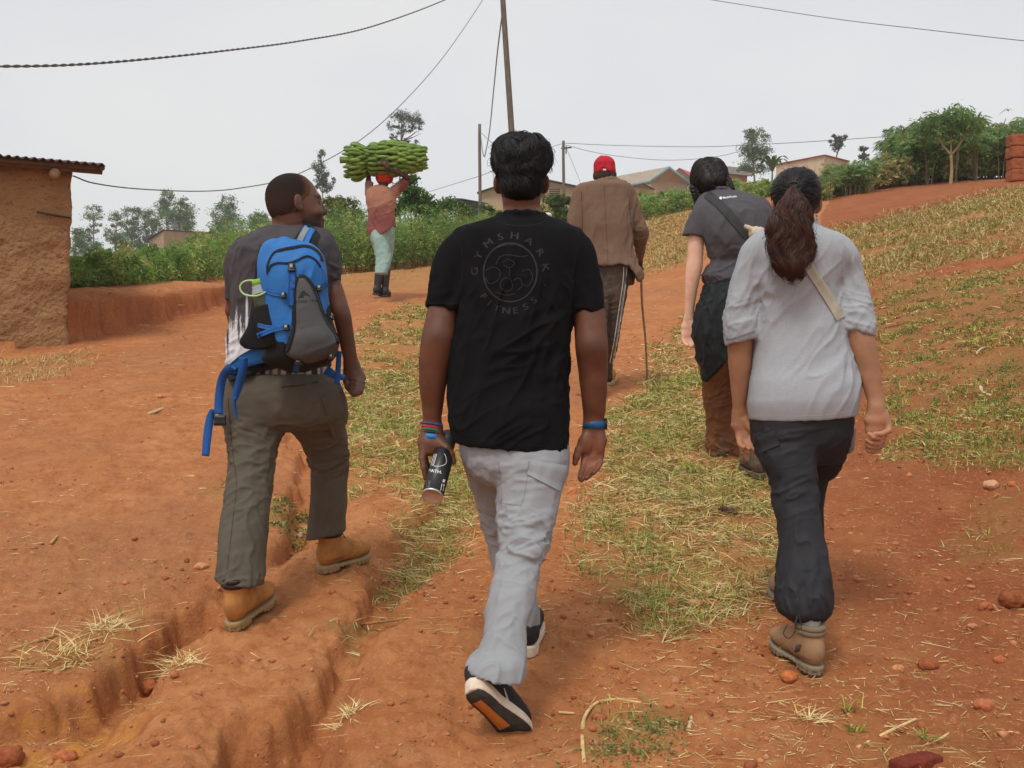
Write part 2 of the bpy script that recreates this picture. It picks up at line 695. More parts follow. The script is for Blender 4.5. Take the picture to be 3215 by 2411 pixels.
def zfull(x, y):
    z = zbase(x, y)
    near = (y > 1.0) & (y < 9) & (x > -3.2) & (x < 1.5)
    if near.any():
        c = np.zeros_like(z)
        c[near] = carve(x[near], y[near], G1, W1, D1) + carve(x[near], y[near], G2, W2, D2, 40)
        z = z - c
    m = (x < 1.0) & (y > 5) & (y < 60)
    if m.any():
        d, s, f = polyline_sd(x[m], y[m], STEP)
        n = len(STEP) - 1
        h = np.interp(f * n, np.arange(n + 1), STH)
        wob = fbm2(x[m], y[m], 3.0, 4, 77) * 0.10 + fbm2(x[m], y[m], 14.0, 2, 78) * .02
        sd_ = -d * s + wob
        zz = z[m]
        h = h * sstep(-.05, .12, (x[m] + 4.43) * -.436 + (y[m] - 11.02) * .9)
        z[m] = zz + h * (0.80 * sstep(0.0, 0.07, sd_) + 0.20 * sstep(0.05, 0.6, sd_))
    r = np.hypot(x, y)
    a = 1 - 0.6 * sstep(12, 60, r)
    z = z + a * (0.022 * fbm2(x, y, 1.3, 4, 3) + 0.011 * fbm2(x, y, 7.0, 3, 4))
    nr = r < 14
    q = np.zeros_like(z)
    q[nr] = 0.0065 * fbm2(x[nr], y[nr], 24.0, 3, 8)
    cl = np.maximum(fbm2(x[nr], y[nr], 16.0, 2, 19) - 0.45, 0)
    q[nr] += 0.024 * cl
    z = z + q * (1 - sstep(9, 14, r))
    return z


def zat(x, y):
    return zfull(np.atleast_1d(np.asarray(x, float)), np.atleast_1d(np.asarray(y, float)))


def in_poly(x, y, poly):
    c = np.zeros(len(x), bool)
    n = len(poly)
    for i in range(n):
        x1, y1 = poly[i]
        x2, y2 = poly[(i + 1) % n]
        m = ((y1 > y) != (y2 > y)) & (x < (x2 - x1) * (y - y1) / (y2 - y1 + 1e-12) + x1)
        c ^= m
    return c


PATCH = {
    'strip': ([(760, 830), (900, 800), (915, 950), (1000, 1000), (1060, 1050), (1020, 1130), (900, 1230), (845, 1290), (828, 1262),
               (868, 1150), (895, 1070), (800, 1030), (752, 1070), (748, 900)], 6500, .34, .085),
    'strip_low': ([(838, 1270), (760, 1330), (745, 1400), (790, 1390), (840, 1320), (890, 1262), (900, 1230)], 1900, .3, .07),
    'mid': ([(770, 700), (950, 640), (1010, 690), (990, 780), (920, 810), (760, 860), (740, 760)], 3200, .40, .075),
    'straw_mid': ([(738, 548), (1000, 515), (1010, 590), (860, 602), (735, 612)], 2600, .22, .09),
    'right': ([(1310, 905), (1400, 830), (1520, 800), (1530, 900), (1540, 985), (1640, 1000), (1680, 1100), (1690, 1250), (1660, 1330),
               (1560, 1375), (1450, 1400), (1350, 1380), (1300, 1320), (1240, 1200), (1285, 1050)], 8500, .30, .088),
    'right_up': ([(1395, 770), (1480, 690), (1500, 690), (1500, 830), (1420, 850)], 2200, .36, .075),
    'slope': ([(1390, 475), (1500, 462), (1500, 560), (1400, 592)], 1800, .5, .10),
    'bank': ([(1770, 505), (1900, 470), (2060, 440), (2260, 395), (2260, 500), (2100, 555), (1950, 600), (1860, 615), (1790, 570)], 3000, .46, .10),
    'right_thin': ([(1880, 620), (2260, 560), (2260, 960), (2150, 1010), (1920, 1000), (1890, 800)], 2600, .62, .06),
    'right_green': ([(1915, 860), (2260, 830), (2260, 1010), (1925, 1000)], 4200, .72, .06),
    'weed': ([(1300, 1580), (1370, 1530), (1470, 1560), (1490, 1670), (1300, 1670)], 1900, .75, .05),
    'left_straw': ([(-40, 780), (150, 762), (205, 790), (80, 825), (-40, 850)], 900, .12, .09),
    'behind': ([(575, 1090), (660, 1040), (668, 1130), (590, 1150)], 2200, .5, .06),
    'tuft': ([(50, 1385), (190, 1330), (300, 1320), (315, 1400), (190, 1462), (60, 1455)], 750, .05, .10),
    'ledge': ([(480, 612), (560, 598), (600, 600), (600, 630), (490, 640)], 700, .15, .10),
    'low_r': ([(2020, 1150), (2260, 1040), (2260, 1130), (2050, 1235)], 900, .6, .06),
    'low_l': ([(400, 1062), (520, 1052), (520, 1095), (410, 1092)], 700, .4, .06),
    'bottom_r': ([(1800, 1560), (2260, 1560), (2260, 1680), (1800, 1680)], 330, .6, .07),
}
PXY = {k: [GD(*p) for p in v[0]] for k, v in PATCH.items()}


def gmask(x, y, name):
    """soft clumpy mask of one grass patch (0..1)"""
    w = 0.11 if name not in ('bank', 'slope', 'straw_mid', 'mid') else 0.25
    xx = x + w * fbm2(x, y, 3.5, 3, 91)
    yy = y + 2.0 * w * fbm2(x, y, 3.5, 3, 92)
    return in_poly(xx, yy, PXY[name])


# ground mesh (one sheet: fine in front, coarse behind, out to the horizon)
az = np.concatenate([np.linspace(-180, -36, 60, endpoint=False), np.linspace(-36, 36, 760, endpoint=False), np.linspace(36, 180, 60, endpoint=False)])
rr = np.concatenate([np.geomspace(0.25, 2.5, 24, endpoint=False), np.geomspace(2.5, 20, 640, endpoint=False), np.geomspace(20, 700, 150)])
A_, R_ = np.meshgrid(np.radians(az), rr, indexing='ij')
gx, gy = (R_ * np.sin(A_)).ravel(), (R_ * np.cos(A_)).ravel()
gz = zfull(gx, gy)
na, nr_ = len(az), len(rr)
ii = np.arange(na)[:, None]
jj = np.arange(nr_ - 1)[None]
i2 = (ii + 1) % na
GQ = np.stack([ii * nr_ + jj, ii * nr_ + jj + 1, i2 * nr_ + jj + 1, i2 * nr_ + jj], -1).reshape(-1, 4)
GV = np.stack([gx, gy, gz], 1)
GV = np.concatenate([GV, [[0, 0, zat(0, 0)[0]]]])
fan = np.stack([np.full(na, len(GV) - 1), ii[:, 0] * nr_, i2[:, 0] * nr_], 1)
gc = np.zeros((len(GV), 3))
nearm = np.hypot(gx, gy) < 60
xs_, ys_ = gx[nearm], gy[nearm]
grass_amt = np.zeros(len(xs_))
for k in PATCH:
    grass_amt = np.maximum(grass_amt, gmask(xs_, ys_, k) * min(.8, PATCH[k][1] / 1700.0))
# far slopes are grown over
g_all = np.zeros(len(gx))
g_all[nearm] = grass_amt
g_all = np.maximum(g_all, sstep(33, 37, gy) * np.clip(1.0 + 0.35 * fbm2(gx, gy, .12, 3, 41), 0, 1))
g_all = np.maximum(g_all, sstep(0.35, 1.2, polyline_sd(gx, gy, STEP)[0] * -polyline_sd(gx, gy, STEP)[1]) * (gx < 0) * (gy < 60) * (gy > 12.5) * 0.7)
mound = [GD(*p) for p in [(1770, 470), (1800, 425), (1900, 410), (2240, 385), (2240, 400), (2050, 445), (1900, 475), (1780, 505)]]
inm = in_poly(gx, gy, mound)
g_all = np.where(inm, 0.0, g_all)
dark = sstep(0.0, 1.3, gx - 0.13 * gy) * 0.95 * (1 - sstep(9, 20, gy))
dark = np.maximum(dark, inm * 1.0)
d1, s1_, f1 = polyline_sd(gx, gy, G1)
clay = (sstep(.30, .0, d1) * (f1 < .30) * 1.0)
d_, s_, f_ = polyline_sd(gx, gy, STEP)
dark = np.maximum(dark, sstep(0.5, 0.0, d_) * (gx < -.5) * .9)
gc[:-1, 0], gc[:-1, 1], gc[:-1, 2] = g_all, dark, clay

m = bpy.data.materials.new("red_earth")
m.use_nodes = True
nt = m.node_tree
N, Lk = nt.nodes, nt.links
bs = N["Principled BSDF"]
bs.inputs["Roughness"].default_value = 0.95
bs.inputs["Specular IOR Level"].default_value = 0.12
tc = N.new("ShaderNodeTexCoord")


def noise(scale, detail=5, rough=0.6, dist=0.0):
    n = N.new("ShaderNodeTexNoise")
    n.inputs["Scale"].default_value, n.inputs["Detail"].default_value = scale, detail
    n.inputs["Roughness"].default_value, n.inputs["Distortion"].default_value = rough, dist
    Lk.new(tc.outputs["Object"], n.inputs["Vector"])
    return n.outputs[0]


def mrange(s, a, b, c=0.0, d=1.0):
    n = N.new("ShaderNodeMapRange")
    for i_, v_ in enumerate((a, b, c, d)):
        n.inputs[i_ + 1].default_value = v_
    Lk.new(s, n.inputs[0])
    return n.outputs[0]


def mix(f, a, b, mode='MIX'):
    n = N.new("ShaderNodeMix")
    n.data_type, n.blend_type = 'RGBA', mode
    for i_, s_ in ((0, f), (6, a), (7, b)):
        if hasattr(s_, "is_linked"):
            Lk.new(s_, n.inputs[i_])
        else:
            n.inputs[i_].default_value = s_ if i_ == 0 else (*s_, 1)
    return n.outputs[2]


def math_(op, a, b):
    n = N.new("ShaderNodeMath")
    n.operation = op
    for i_, s_ in ((0, a), (1, b)):
        if hasattr(s_, "is_linked"):
            Lk.new(s_, n.inputs[i_])
        else:
            n.inputs[i_].default_value = s_
    return n.outputs[0]


vc = N.new("ShaderNodeVertexColor")
vc.layer_name = "Col"
sep = N.new("ShaderNodeSeparateColor")
Lk.new(vc.outputs[0], sep.inputs[0])
c = mix(mrange(noise(1.7, 6), .38, .64), (.425, .165, .060), (.50, .215, .086))
c = mix(mrange(noise(9.0, 6, .7), .42, .66), c, (.355, .122, .042))
c = mix(mrange(noise(.55, 5, .65), .46, .70, 0, .55), c, (.33, .150, .072))
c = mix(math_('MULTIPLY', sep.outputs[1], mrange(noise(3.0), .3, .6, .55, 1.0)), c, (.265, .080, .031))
c = mix(math_('MULTIPLY', sep.outputs[2], mrange(noise(14.0, 4), .4, .6)), c, (.56, .25, .055))
c = mix(mrange(noise(55.0, 4, .75), .56, .70, 0, .75), c, (.57, .27, .14))
c = mix(mrange(noise(70.0, 4, .75), .60, .74, 0, .8), c, (.20, .06, .026))
gmx = math_('MULTIPLY', sep.outputs[0], mrange(noise(22.0, 5, .7), .34, .66, .05, .62))
gmx = math_('MAXIMUM', gmx, mrange(sep.outputs[0], .84, .98, 0, .9))
c = mix(gmx, c, mix(mrange(noise(2.4, 5), .4, .62), (.34, .245, .085), (.19, .185, .055)))
vor = N.new("ShaderNodeTexVoronoi")
vor.inputs["Scale"].default_value = 42.0
vor.inputs["Randomness"].default_value = 1.0
Lk.new(tc.outputs["Object"], vor.inputs["Vector"])
peb = mrange(vor.outputs["Distance"], .10, .22, 1, 0)
pebm = math_('MULTIPLY', peb, mrange(noise(6.0), .50, .60))
c = mix(math_('MULTIPLY', pebm, .55), c, (.50, .22, .11))
Lk.new(c, bs.inputs["Base Color"])
hgt = math_('ADD', math_('MULTIPLY', noise(38.0, 7, .72), .9), math_('MULTIPLY', pebm, .5))
bp = N.new("ShaderNodeBump")
bp.inputs["Strength"].default_value, bp.inputs["Distance"].default_value = 0.9, 0.016
Lk.new(hgt, bp.inputs["Height"])
Lk.new(bp.outputs[0], bs.inputs["Normal"])
M_EARTH = m
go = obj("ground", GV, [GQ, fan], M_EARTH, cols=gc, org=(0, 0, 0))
tag(go, "red earth hillside with ruts, gullies and trodden paths", "ground", kind="structure")

# ------------------------------------------------------------------ grass (uncountable)
STRAW = np.array([[.68, .53, .24], [.74, .61, .33], [.60, .45, .18], [.50, .39, .14]])
GREEN = np.array([[.23, .30, .055], [.33, .38, .08], [.17, .235, .05], [.44, .42, .11]])


def blades(x, y, L, colr, width, lean, seed, curl=0.6, segs=2):
    r = np.random.default_rng(seed)
    n = len(x)
    z = zfull(x, y) - 0.003
    azb = r.uniform(0, 2 * math.pi, n)
    d = np.stack([np.cos(azb), np.sin(azb), np.zeros(n)], 1)
    sdv = np.stack([-np.sin(azb), np.cos(azb), np.zeros(n)], 1)
    tw = r.uniform(-.8, .8, n)
    sdv = sdv * np.cos(tw)[:, None] + np.array([0, 0, 1.0]) * np.sin(tw)[:, None]
    base = np.stack([x, y, z], 1)
    V = []
    for s_ in range(segs + 1):
        t = s_ / segs
        hz = np.sin(np.minimum(t * lean * 1.4, 1.55)) * L * .95 * np.sin(lean * .9 + .1)
        hr = L * t * np.clip(np.cos(lean), 0.1, 1) + L * curl * .3 * t * t
        p = base + d * hr[:, None] + np.array([0, 0, 1.0]) * (hz * (1 - .35 * curl * t * t))[:, None]
        w = width * (1 - t * .85)
        if s_ < segs:
            V += [p - sdv * w[:, None] / 2, p + sdv * w[:, None] / 2]
        else:
            V += [p]
    V = np.stack(V, 1)
    k = V.shape[1]
    b = np.arange(n)[:, None] * k
    Q = np.concatenate([b + np.array([[2 * s_, 2 * s_ + 1, 2 * s_ + 3, 2 * s_ + 2]]) for s_ in range(segs - 1)]) if segs > 1 else np.zeros((0, 4), int)
    T = b + np.array([[k - 3, k - 2, k - 1]])
    return V.reshape(-1, 3), T, Q, np.repeat(colr, k, 0)


gb = MB()
r_ = np.random.default_rng(11)
for ki, (k, (pp, dens, green, ln)) in enumerate(PATCH.items()):
    poly = np.array(PXY[k])
    lo, hi = poly.min(0) - .4, poly.max(0) + .4
    area = np.prod(hi - lo)
    n = int(min(dens * 1.5 * area, 420000))
    x, y = r_.uniform(lo[0], hi[0], n), r_.uniform(lo[1], hi[1], n)
    jt = .05 if k not in ('bank', 'slope', 'straw_mid') else .3
    keep = gmask(x + r_.normal(0, jt, n), y + r_.normal(0, jt * 1.4, n), k)
    cl = fbm2(x, y, 5.0 if ln < .1 else 1.6, 3, 60 + ki)
    if k in ('right_thin', 'right_green', 'low_r', 'bottom_r', 'mid', 'low_l'):
        keep &= r_.normal(.22 if k != 'right_green' else .05, .16, n) < cl
    else:
        keep &= r_.uniform(-.95, .45, n) < cl
    dist = np.hypot(x, y)
    keep &= r_.uniform(0, 1, n) < np.clip(9.0 / dist, .12, 1.0) ** 1.3
    x, y, dist = x[keep], y[keep], dist[keep]
    n = len(x)
    if n == 0:
        continue
    gm = fbm2(x, y, 2.2, 3, 80 + ki) * .22
    isg = r_.uniform(0, 1, n) < np.clip(green + gm, .02, .95)
    col = np.where(isg[:, None], GREEN[r_.integers(0, 4, n)], STRAW[r_.integers(0, 4, n)]) * r_.uniform(.75, 1.2, n)[:, None]
    L = ln * r_.uniform(.45, 1.3, n) * np.where(isg, .8, 1.1)
    wdt = np.maximum(.0042, dist / 1098 * 1.0) * r_.uniform(.7, 1.3, n)
    lean = np.where(isg, r_.uniform(.4, 1.3, n), r_.uniform(.08, .7, n))
    if k in ('bank', 'straw_mid', 'slope', 'left_straw', 'ledge'):
        lean = r_.uniform(.15, 1.2, n)
        col = col * .82
        wdt = wdt * .7
    V, T, Q, Cc = blades(x, y, L, col, wdt, lean, 100 + ki)
    gb.add(V, T, Q)
    gb.C[-1] = Cc
M_GRASS = mat("grass_blade", (1, 1, 1), rough=.75, var=.1, attr=True, spec=.2)
o = gb.build("grass", M_GRASS, smooth=False, org=(0, 0, 0))
tag(o, "dry and green creeping grass beside the red dirt paths", "grass", kind="stuff")

# loose straw and bits over all the bare earth
n = 26000
rad = np.exp(r_.uniform(math.log(2.6), math.log(16), n))
a = r_.uniform(-.5, .5, n)
x, y = rad * np.sin(a), rad * np.cos(a)
kk = r_.uniform(0, 1, n) < np.clip(.25 + .9 * fbm2(x, y, 1.1, 3, 140) + .35 * (x > .3), .04, 1)
x, y = x[kk], y[kk]
n = len(x)
col = STRAW[r_.integers(0, 4, n)] * r_.uniform(.7, 1.25, n)[:, None]
L = np.clip(r_.lognormal(-3.2, .55, n), .015, .15)
V, T, Q, Cc = blades(x, y, L, col, np.maximum(.0022, np.hypot(x, y) / 1098 * .55) * r_.uniform(.6, 1.5, n), r_.uniform(.03, .22, n), 300, curl=.2)
V[:, 2] += .006
sb = MB()
sb.add(V, T, Q)
sb.C[-1] = Cc
o = sb.build("straw_litter", M_GRASS, smooth=False, org=(0, 0, 0))
tag(o, "scattered bits of dry straw on the red earth", "straw", kind="stuff")

# small stones and crumbs of earth
ICO_V = np.array([[0, 0, 1], [.894, 0, .447], [.276, .851, .447], [-.724, .526, .447], [-.724, -.526, .447], [.276, -.851, .447],
                  [.724, .526, -.447], [-.276, .851, -.447], [-.894, 0, -.447], [-.276, -.851, -.447], [.724, -.526, -.447], [0, 0, -1]])
ICO_T = np.array([[0, 1, 2], [0, 2, 3], [0, 3, 4], [0, 4, 5], [0, 5, 1], [1, 6, 2], [2, 7, 3], [3, 8, 4], [4, 9, 5], [5, 10, 1],
                  [6, 7, 2], [7, 8, 3], [8, 9, 4], [9, 10, 5], [10, 6, 1], [11, 7, 6], [11, 8, 7], [11, 9, 8], [11, 10, 9], [11, 6, 10]])
n = 10500
rad = np.exp(r_.uniform(math.log(2.6), math.log(13), n))
a = r_.uniform(-.5, .5, n)
x, y = rad * np.sin(a), rad * np.cos(a)
kk = r_.uniform(0, 1, n) < np.clip(.2 + .8 * fbm2(x, y, 1.6, 3, 150) + .55 * (x > .2), .05, 1)
x, y = x[kk], y[kk]
n = len(x)
sz = np.clip(r_.lognormal(-5.3, .6, n), .002, .019)
V = ICO_V[None] * (sz[:, None, None] * r_.uniform(.55, 1.35, (n, 12, 1))) * np.stack([np.ones(n), np.ones(n), r_.uniform(.5, .9, n)], 1)[:, None]
V = V + np.stack([x, y, zfull(x, y) + sz * .2], 1)[:, None]
pc = np.array([[.42, .14, .06], [.50, .20, .09], [.30, .10, .045], [.47, .21, .11]])[r_.integers(0, 4, n)] * r_.uniform(.8, 1.15, n)[:, None]
pb = MB()
pb.add(V.reshape(-1, 3), (np.arange(n)[:, None, None] * 12 + ICO_T[None]).reshape(-1, 3))
pb.C[-1] = np.repeat(pc, 12, 0)
o = pb.build("gravel", mat("pebble", (1, 1, 1), rough=.95, attr=True, spec=.15), smooth=True, org=(0, 0, 0))
tag(o, "crumbs of red earth and small pebbles lying on the dirt", "gravel", kind="stuff")

STONE_T = None


def rock(u, v, w_px, h_px, col, label, seed, flat=.75, name="rock", group="loose stones on the dirt", sink=.3):
    p = hit(u, v, lambda a, b: zfull(np.asarray(a), np.asarray(b)))
    y = p[1]
    a, h = w_px * y / F / 2 * .88, h_px * y / F / 2 * .85
    prims = [Ell(p + [0, 0, h * (1 - sink)], (a, a * flat, h))]
    V, Q = sdf_mesh(prims, max(a / 9, .004), pad=.01)
    c = V.mean(0)
    dl = V - c
    n_ = dl / (np.linalg.norm(dl, axis=1)[:, None] + 1e-9)
    fac = vnoise(n_ * 1.7 + seed * 3.3, seed) * .22 + vnoise(n_ * 4 + seed, seed + 1) * .08
    V = c + dl * (1 + fac[:, None])
    o = obj(name, V, Q, mat("stone_surface", col * .62 + np.array([.36, .15, .07]) * .30, rough=.95, var=.28, scale=55, bump=.7, bscale=110, dist=.006, spec=.15), smooth=True)
    return tag(o, label, "rock" if name == "rock" else "clod", group)


rock(2115 * DS * 0 + 2140 * DS, 1055 * DS, 62, 36, srgb(226, 172, 140), "smooth pale pink stone on the grass at the right edge", 1)
rock(2186 * DS, 1052 * DS, 38, 26, srgb(196, 112, 76), "small reddish stone right beside the pale pink stone", 2)
rock(1940 * DS, 1450 * DS, 44, 30, srgb(222, 158, 104), "cream-topped stone on bare earth below the grey sweater walker", 3)
rock(2006 * DS, 1446 * DS, 78, 50, srgb(150, 78, 42), "crumbly dark red clod right of the cream-topped stone", 4, name="clod")
rock(2125 * DS, 1535 * DS, 74, 52, srgb(188, 108, 76), "large flat brick-pink stone near the bottom right corner", 5)
rock(2128 * DS, 1318 * DS, 54, 38, srgb(180, 100, 58), "angular brown stone beside the crumbling bank at the right edge", 6)
rock(2190 * DS, 1308 * DS, 110, 66, srgb(140, 72, 40), "big dark earth clod at the right edge", 7, name="clod")
rock(2100 * DS, 1358 * DS, 36, 24, srgb(214, 150, 110), "pale tan stone under the angular brown stone", 8)
rock(2160 * DS, 1432 * DS, 50, 32, srgb(196, 112, 66), "orange stone on the bare slope above the flat brick-pink stone", 9)
rock(1705 * DS, 1470 * DS, 66, 42, srgb(208, 116, 62), "round orange stone touching the rear hiking boot of the woman in grey", 10)
rock(1700 * DS, 1418 * DS, 66, 56, srgb(194, 124, 88), "rough pinkish stone left of the woman's rear hiking boot", 11)
rock(1452 * DS, 1312 * DS, 56, 40, srgb(186, 118, 76), "dull brown stone half hidden in the straw right of the main path", 12)
rock(1502 * DS, 1310 * DS, 58, 34, srgb(206, 164, 112), "pale flat stone in the straw next to the dull brown stone", 13)
rock(1236 * DS, 1068 * DS, 36, 30, srgb(220, 138, 84), "small orange stone on the path right of the light grey trousers", 14)
rock(436 * DS, 1228 * DS, 54, 26, srgb(222, 160, 112), "flat cream stone on the dirt left of the raised brown boot", 15)
rock(142 * DS, 1640 * DS, 84, 44, srgb(192, 108, 72), "broad pinkish stone slab by the orange clay at the bottom left", 16, sink=.55)
rock(560 * DS, 1638 * DS, 40, 30, srgb(214, 140, 84), "cream stone at the bottom of the gully near the bottom edge", 17)
rock(1212 * DS, 838 * DS * 0 + 822 * DS, 32, 24, srgb(176, 96, 60), "small red stone on the path beside the black sleeve's elbow", 18)
rock(1722 * DS, 1046 * DS, 40, 26, srgb(206, 140, 86), "tan stone behind the dark trousers of the woman in grey", 19)
rock(348 * DS, 898 * DS * 0 + 860 * DS, 52, 18, srgb(204, 142, 94), "flat pale stone in the bare dirt left of the blue backpack", 20)
rock(650 * DS, 1162 * DS, 28, 24, srgb(226, 176, 150), "small white-pink stone between the olive trouser legs", 21)
rock(318 * DS, 1495 * DS, 78, 60, srgb(176, 96, 58), "rounded earth block bulging from the left gully wall", 22, name="clod", group=None, sink=.5)
rock(18 * DS, 1655 * DS, 110, 90, srgb(150, 76, 44), "dark red clod in the bottom left corner", 23, name="clod", group=None)


def stick(pts, r, col, label, name="dry_stick", group="dry sticks and stalks on the ground", lift=.006):
    w = []
    for (u, v) in pts:
        p = hit(u * DS, v * DS, lambda a, b: zfull(np.asarray(a), np.asarray(b)))
        w.append(p + [0, 0, lift])
    w = bez(w, 8 * (len(w) - 1))
    y = w[:, 1].mean()
    mb = MB()
    mb.tube(w, np.linspace(r, r * .7, len(w)) * y / F, 7)
    o = mb.build(name, mat("dry_stalk", col, rough=.85, var=.3, scale=60, stretch=(1, 1, 1)), None)
    return tag(o, label, name.replace("_", " "), group)


TAN = srgb(206, 172, 118)
stick([(1262, 1652), (1258, 1600), (1262, 1556), (1286, 1524), (1330, 1514)], 7, TAN, "thick bent straw stalk at the bottom edge right of the path")
stick([(1206, 1543), (1240, 1545)], 5, TAN, "short straight straw piece left of the bent stalk")
stick([(1330, 1514), (1385, 1522)], 5, TAN, "split straw blade reaching right from the bent stalk")
stick([(1488, 1578), (1494, 1552)], 7, srgb(216, 180, 140), "short upright chip of straw near the green weeds")
stick([(1852, 1620), (1930, 1580), (1978, 1558)], 7, srgb(212, 178, 124), "frayed tan stalk in the bottom right foreground")
stick([(1868 + 160, 1602), (2050, 1588)], 5, srgb(214, 182, 132), "pale splinter above the red brick fragment")
stick([(1890, 714), (1955, 700)], 6, srgb(130, 92, 60), "brown twig on the slope behind the right grey sleeve")
stick([(2118, 838), (2124, 850), (2140, 856)], 6, srgb(206, 178, 140), "bent pale stub on the green slope at the right")
stick([(2108, 768), (2118, 756), (2134, 750)], 4, srgb(206, 178, 140), "forked pale twig on the right slope")
stick([(322, 896), (352, 884)], 6, srgb(196, 172, 134), "pale dry leaf on the dirt left of the hanging blue strap", name="dry_leaf", group=None)
stick([(110, 1176), (124, 1160)], 5, srgb(190, 150, 100), "short straw piece on the dirt at the left edge")
stick([(2, 1190), (80, 1186)], 4, srgb(160, 110, 66), "thin brown twig at the left edge")
stick([(20, 1410), (60, 1396), (118, 1376)], 9, srgb(170, 128, 78), "fat shredded stalk lying by the straw tufts at the left")
stick([(780, 1352), (880, 1340)], 5, srgb(150, 110, 66), "dark twig lying across the grassy gully")
stick([(488, 1144), (520, 1170), (560, 1178)], 3, TAN, "thin curved straw stem left of the olive trousers")
stick([(568, 822), (610, 812)], 4, TAN, "straw stalk on the slope right of the brown hand")
stick([(845, 930), (862, 968)], 6, srgb(214, 182, 120), "broken corn stalk in the grass strip right of the olive trousers")
stick([(1980, 1436), (2050, 1432)], 3, TAN, "thin straw on the earth under the dark red clod")
# red brick fragment in the foreground
p = hit(1978 * DS, 1662 * DS, lambda a, b: zfull(np.asarray(a), np.asarray(b)))
mb = MB()
prm = [RBox(p + [0.0, 0, .012], (.075, .03, .022), .006, rot_to((0, 0, 1), (1, .55, .12)))]
V, Q = sdf_mesh(prm, .004)
V += vnormals(V, Q) * (vnoise(V * 60, 5) * .003)[:, None]
tag(obj("brick", V, Q, mat("brick_clay", srgb(112, 46, 32), var=.3, scale=50, bump=.8, bscale=120, rough=.95)), "dark red brick fragment at the bottom edge", "brick")
# dry straw tufts
for (u, v, s_, lab) in [(752, 1548, .07, "spiky straw tuft on the right rim of the near gully"),
                        (395, 1438, .09, "flattened bundle of dry straw on the dirt hump"),
                        (150, 1425, .11, "sprawling straw tuft on the left hump"),
                        (230, 1360, .11, "thin straw tuft above the left gully wall"),
                        (1745, 1560, .06, "small curled straw tuft below the hiking boot")]:
    p = GD(u, v)
    n = 130
    x, y = p[0] + r_.normal(0, s_ * .3, n), p[1] + r_.normal(0, s_ * .35, n)
    V, T, Q, Cc = blades(x, y, s_ * r_.uniform(.5, 1.4, n), STRAW[r_.integers(0, 3, n)] * 1.15, np.full(n, .0034), r_.uniform(.08, .8, n), int(u))
    mb = MB()
    mb.add(V, T, Q)
    mb.C[-1] = Cc
    tag(mb.build("straw_tuft", M_GRASS, smooth=False), lab, "straw tuft", "straw tufts in the foreground")
for (u, v, s_, n, lab) in [(608, 1628, .06, 14, "bright green grass sprig at the bottom of the near gully"),
                           (1838, 1540, .05, 16, "lone green sprig on the bare earth below the hiking boot"),
                           (1850, 1588, .05, 20, "green sprig beside the frayed tan stalk"),
                           (2000, 1610, .045, 18, "green sprig above the red brick fragment")]:
    p = GD(u, v)
    x, y = p[0] + r_.normal(0, s_ * .2, n), p[1] + r_.normal(0, s_ * .2, n)
    V, T, Q, Cc = blades(x, y, s_ * r_.uniform(.6, 1.4, n), GREEN[r_.integers(0, 3, n)] * 1.1, np.full(n, .006), r_.uniform(.4, 1.3, n), int(u))
    mb = MB()
    mb.add(V, T, Q)
    mb.C[-1] = Cc
    tag(mb.build("grass_sprig", M_GRASS, smooth=False), lab, "grass sprig", "green sprigs in the foreground")
# ------------------------------------------------------------------ figure tools
class ZLoft:
    """upright loft: rows (v, uL, uR, dy, depth ratio) traced from the photo at depth Y0 + dy"""

    def __init__(s, rows, Y0, n=2.2, k=0.0):
        z, cx, hw, cy, hd = [], [], [], [], []
        for (v, a, b, dy, ra) in rows:
            y = Y0 + dy
            p = P((a + b) / 2, v, y)
            w = (b - a) / 2 * y / F
            z.append(p[2]); cx.append(p[0]); hw.append(w); cy.append(y); hd.append(w * ra)
        A = bez(np.array([z, cx, hw, cy, hd]).T, 8 * (len(rows) - 1))
        A = A[np.argsort(A[:, 0])]
        s.z, s.cx, s.hw, s.cy, s.hd = A.T
        s.hw, s.hd = np.maximum(s.hw, .002), np.maximum(s.hd, .002)
        s.n, s.k = n, k
        s.lo = np.array([(s.cx - s.hw).min(), (s.cy - s.hd).min(), s.z[0]])
        s.hi = np.array([(s.cx + s.hw).max(), (s.cy + s.hd).max(), s.z[-1]])

    def __call__(s, p):
        z = np.clip(p[:, 2], s.z[0], s.z[-1])
        hw, hd = np.interp(z, s.z, s.hw), np.interp(z, s.z, s.hd)
        dx = np.abs(p[:, 0] - np.interp(z, s.z, s.cx)) / hw
        dy = np.abs(p[:, 1] - np.interp(z, s.z, s.cy)) / hd
        q = (dx ** s.n + dy ** s.n) ** (1 / s.n)
        d = (q - 1) * np.minimum(hw, hd)
        e = np.abs(p[:, 2] - z)
        return np.where(e > 0, np.where(d > 0, np.sqrt(d * d + e * e), e), d)

    def shrink(s, m, k=None):
        import copy
        c = copy.copy(s)
        c.hw, c.hd = np.maximum(s.hw - m, .004), np.maximum(s.hd - m, .004)
        c.k = s.k if k is None else k
        return c


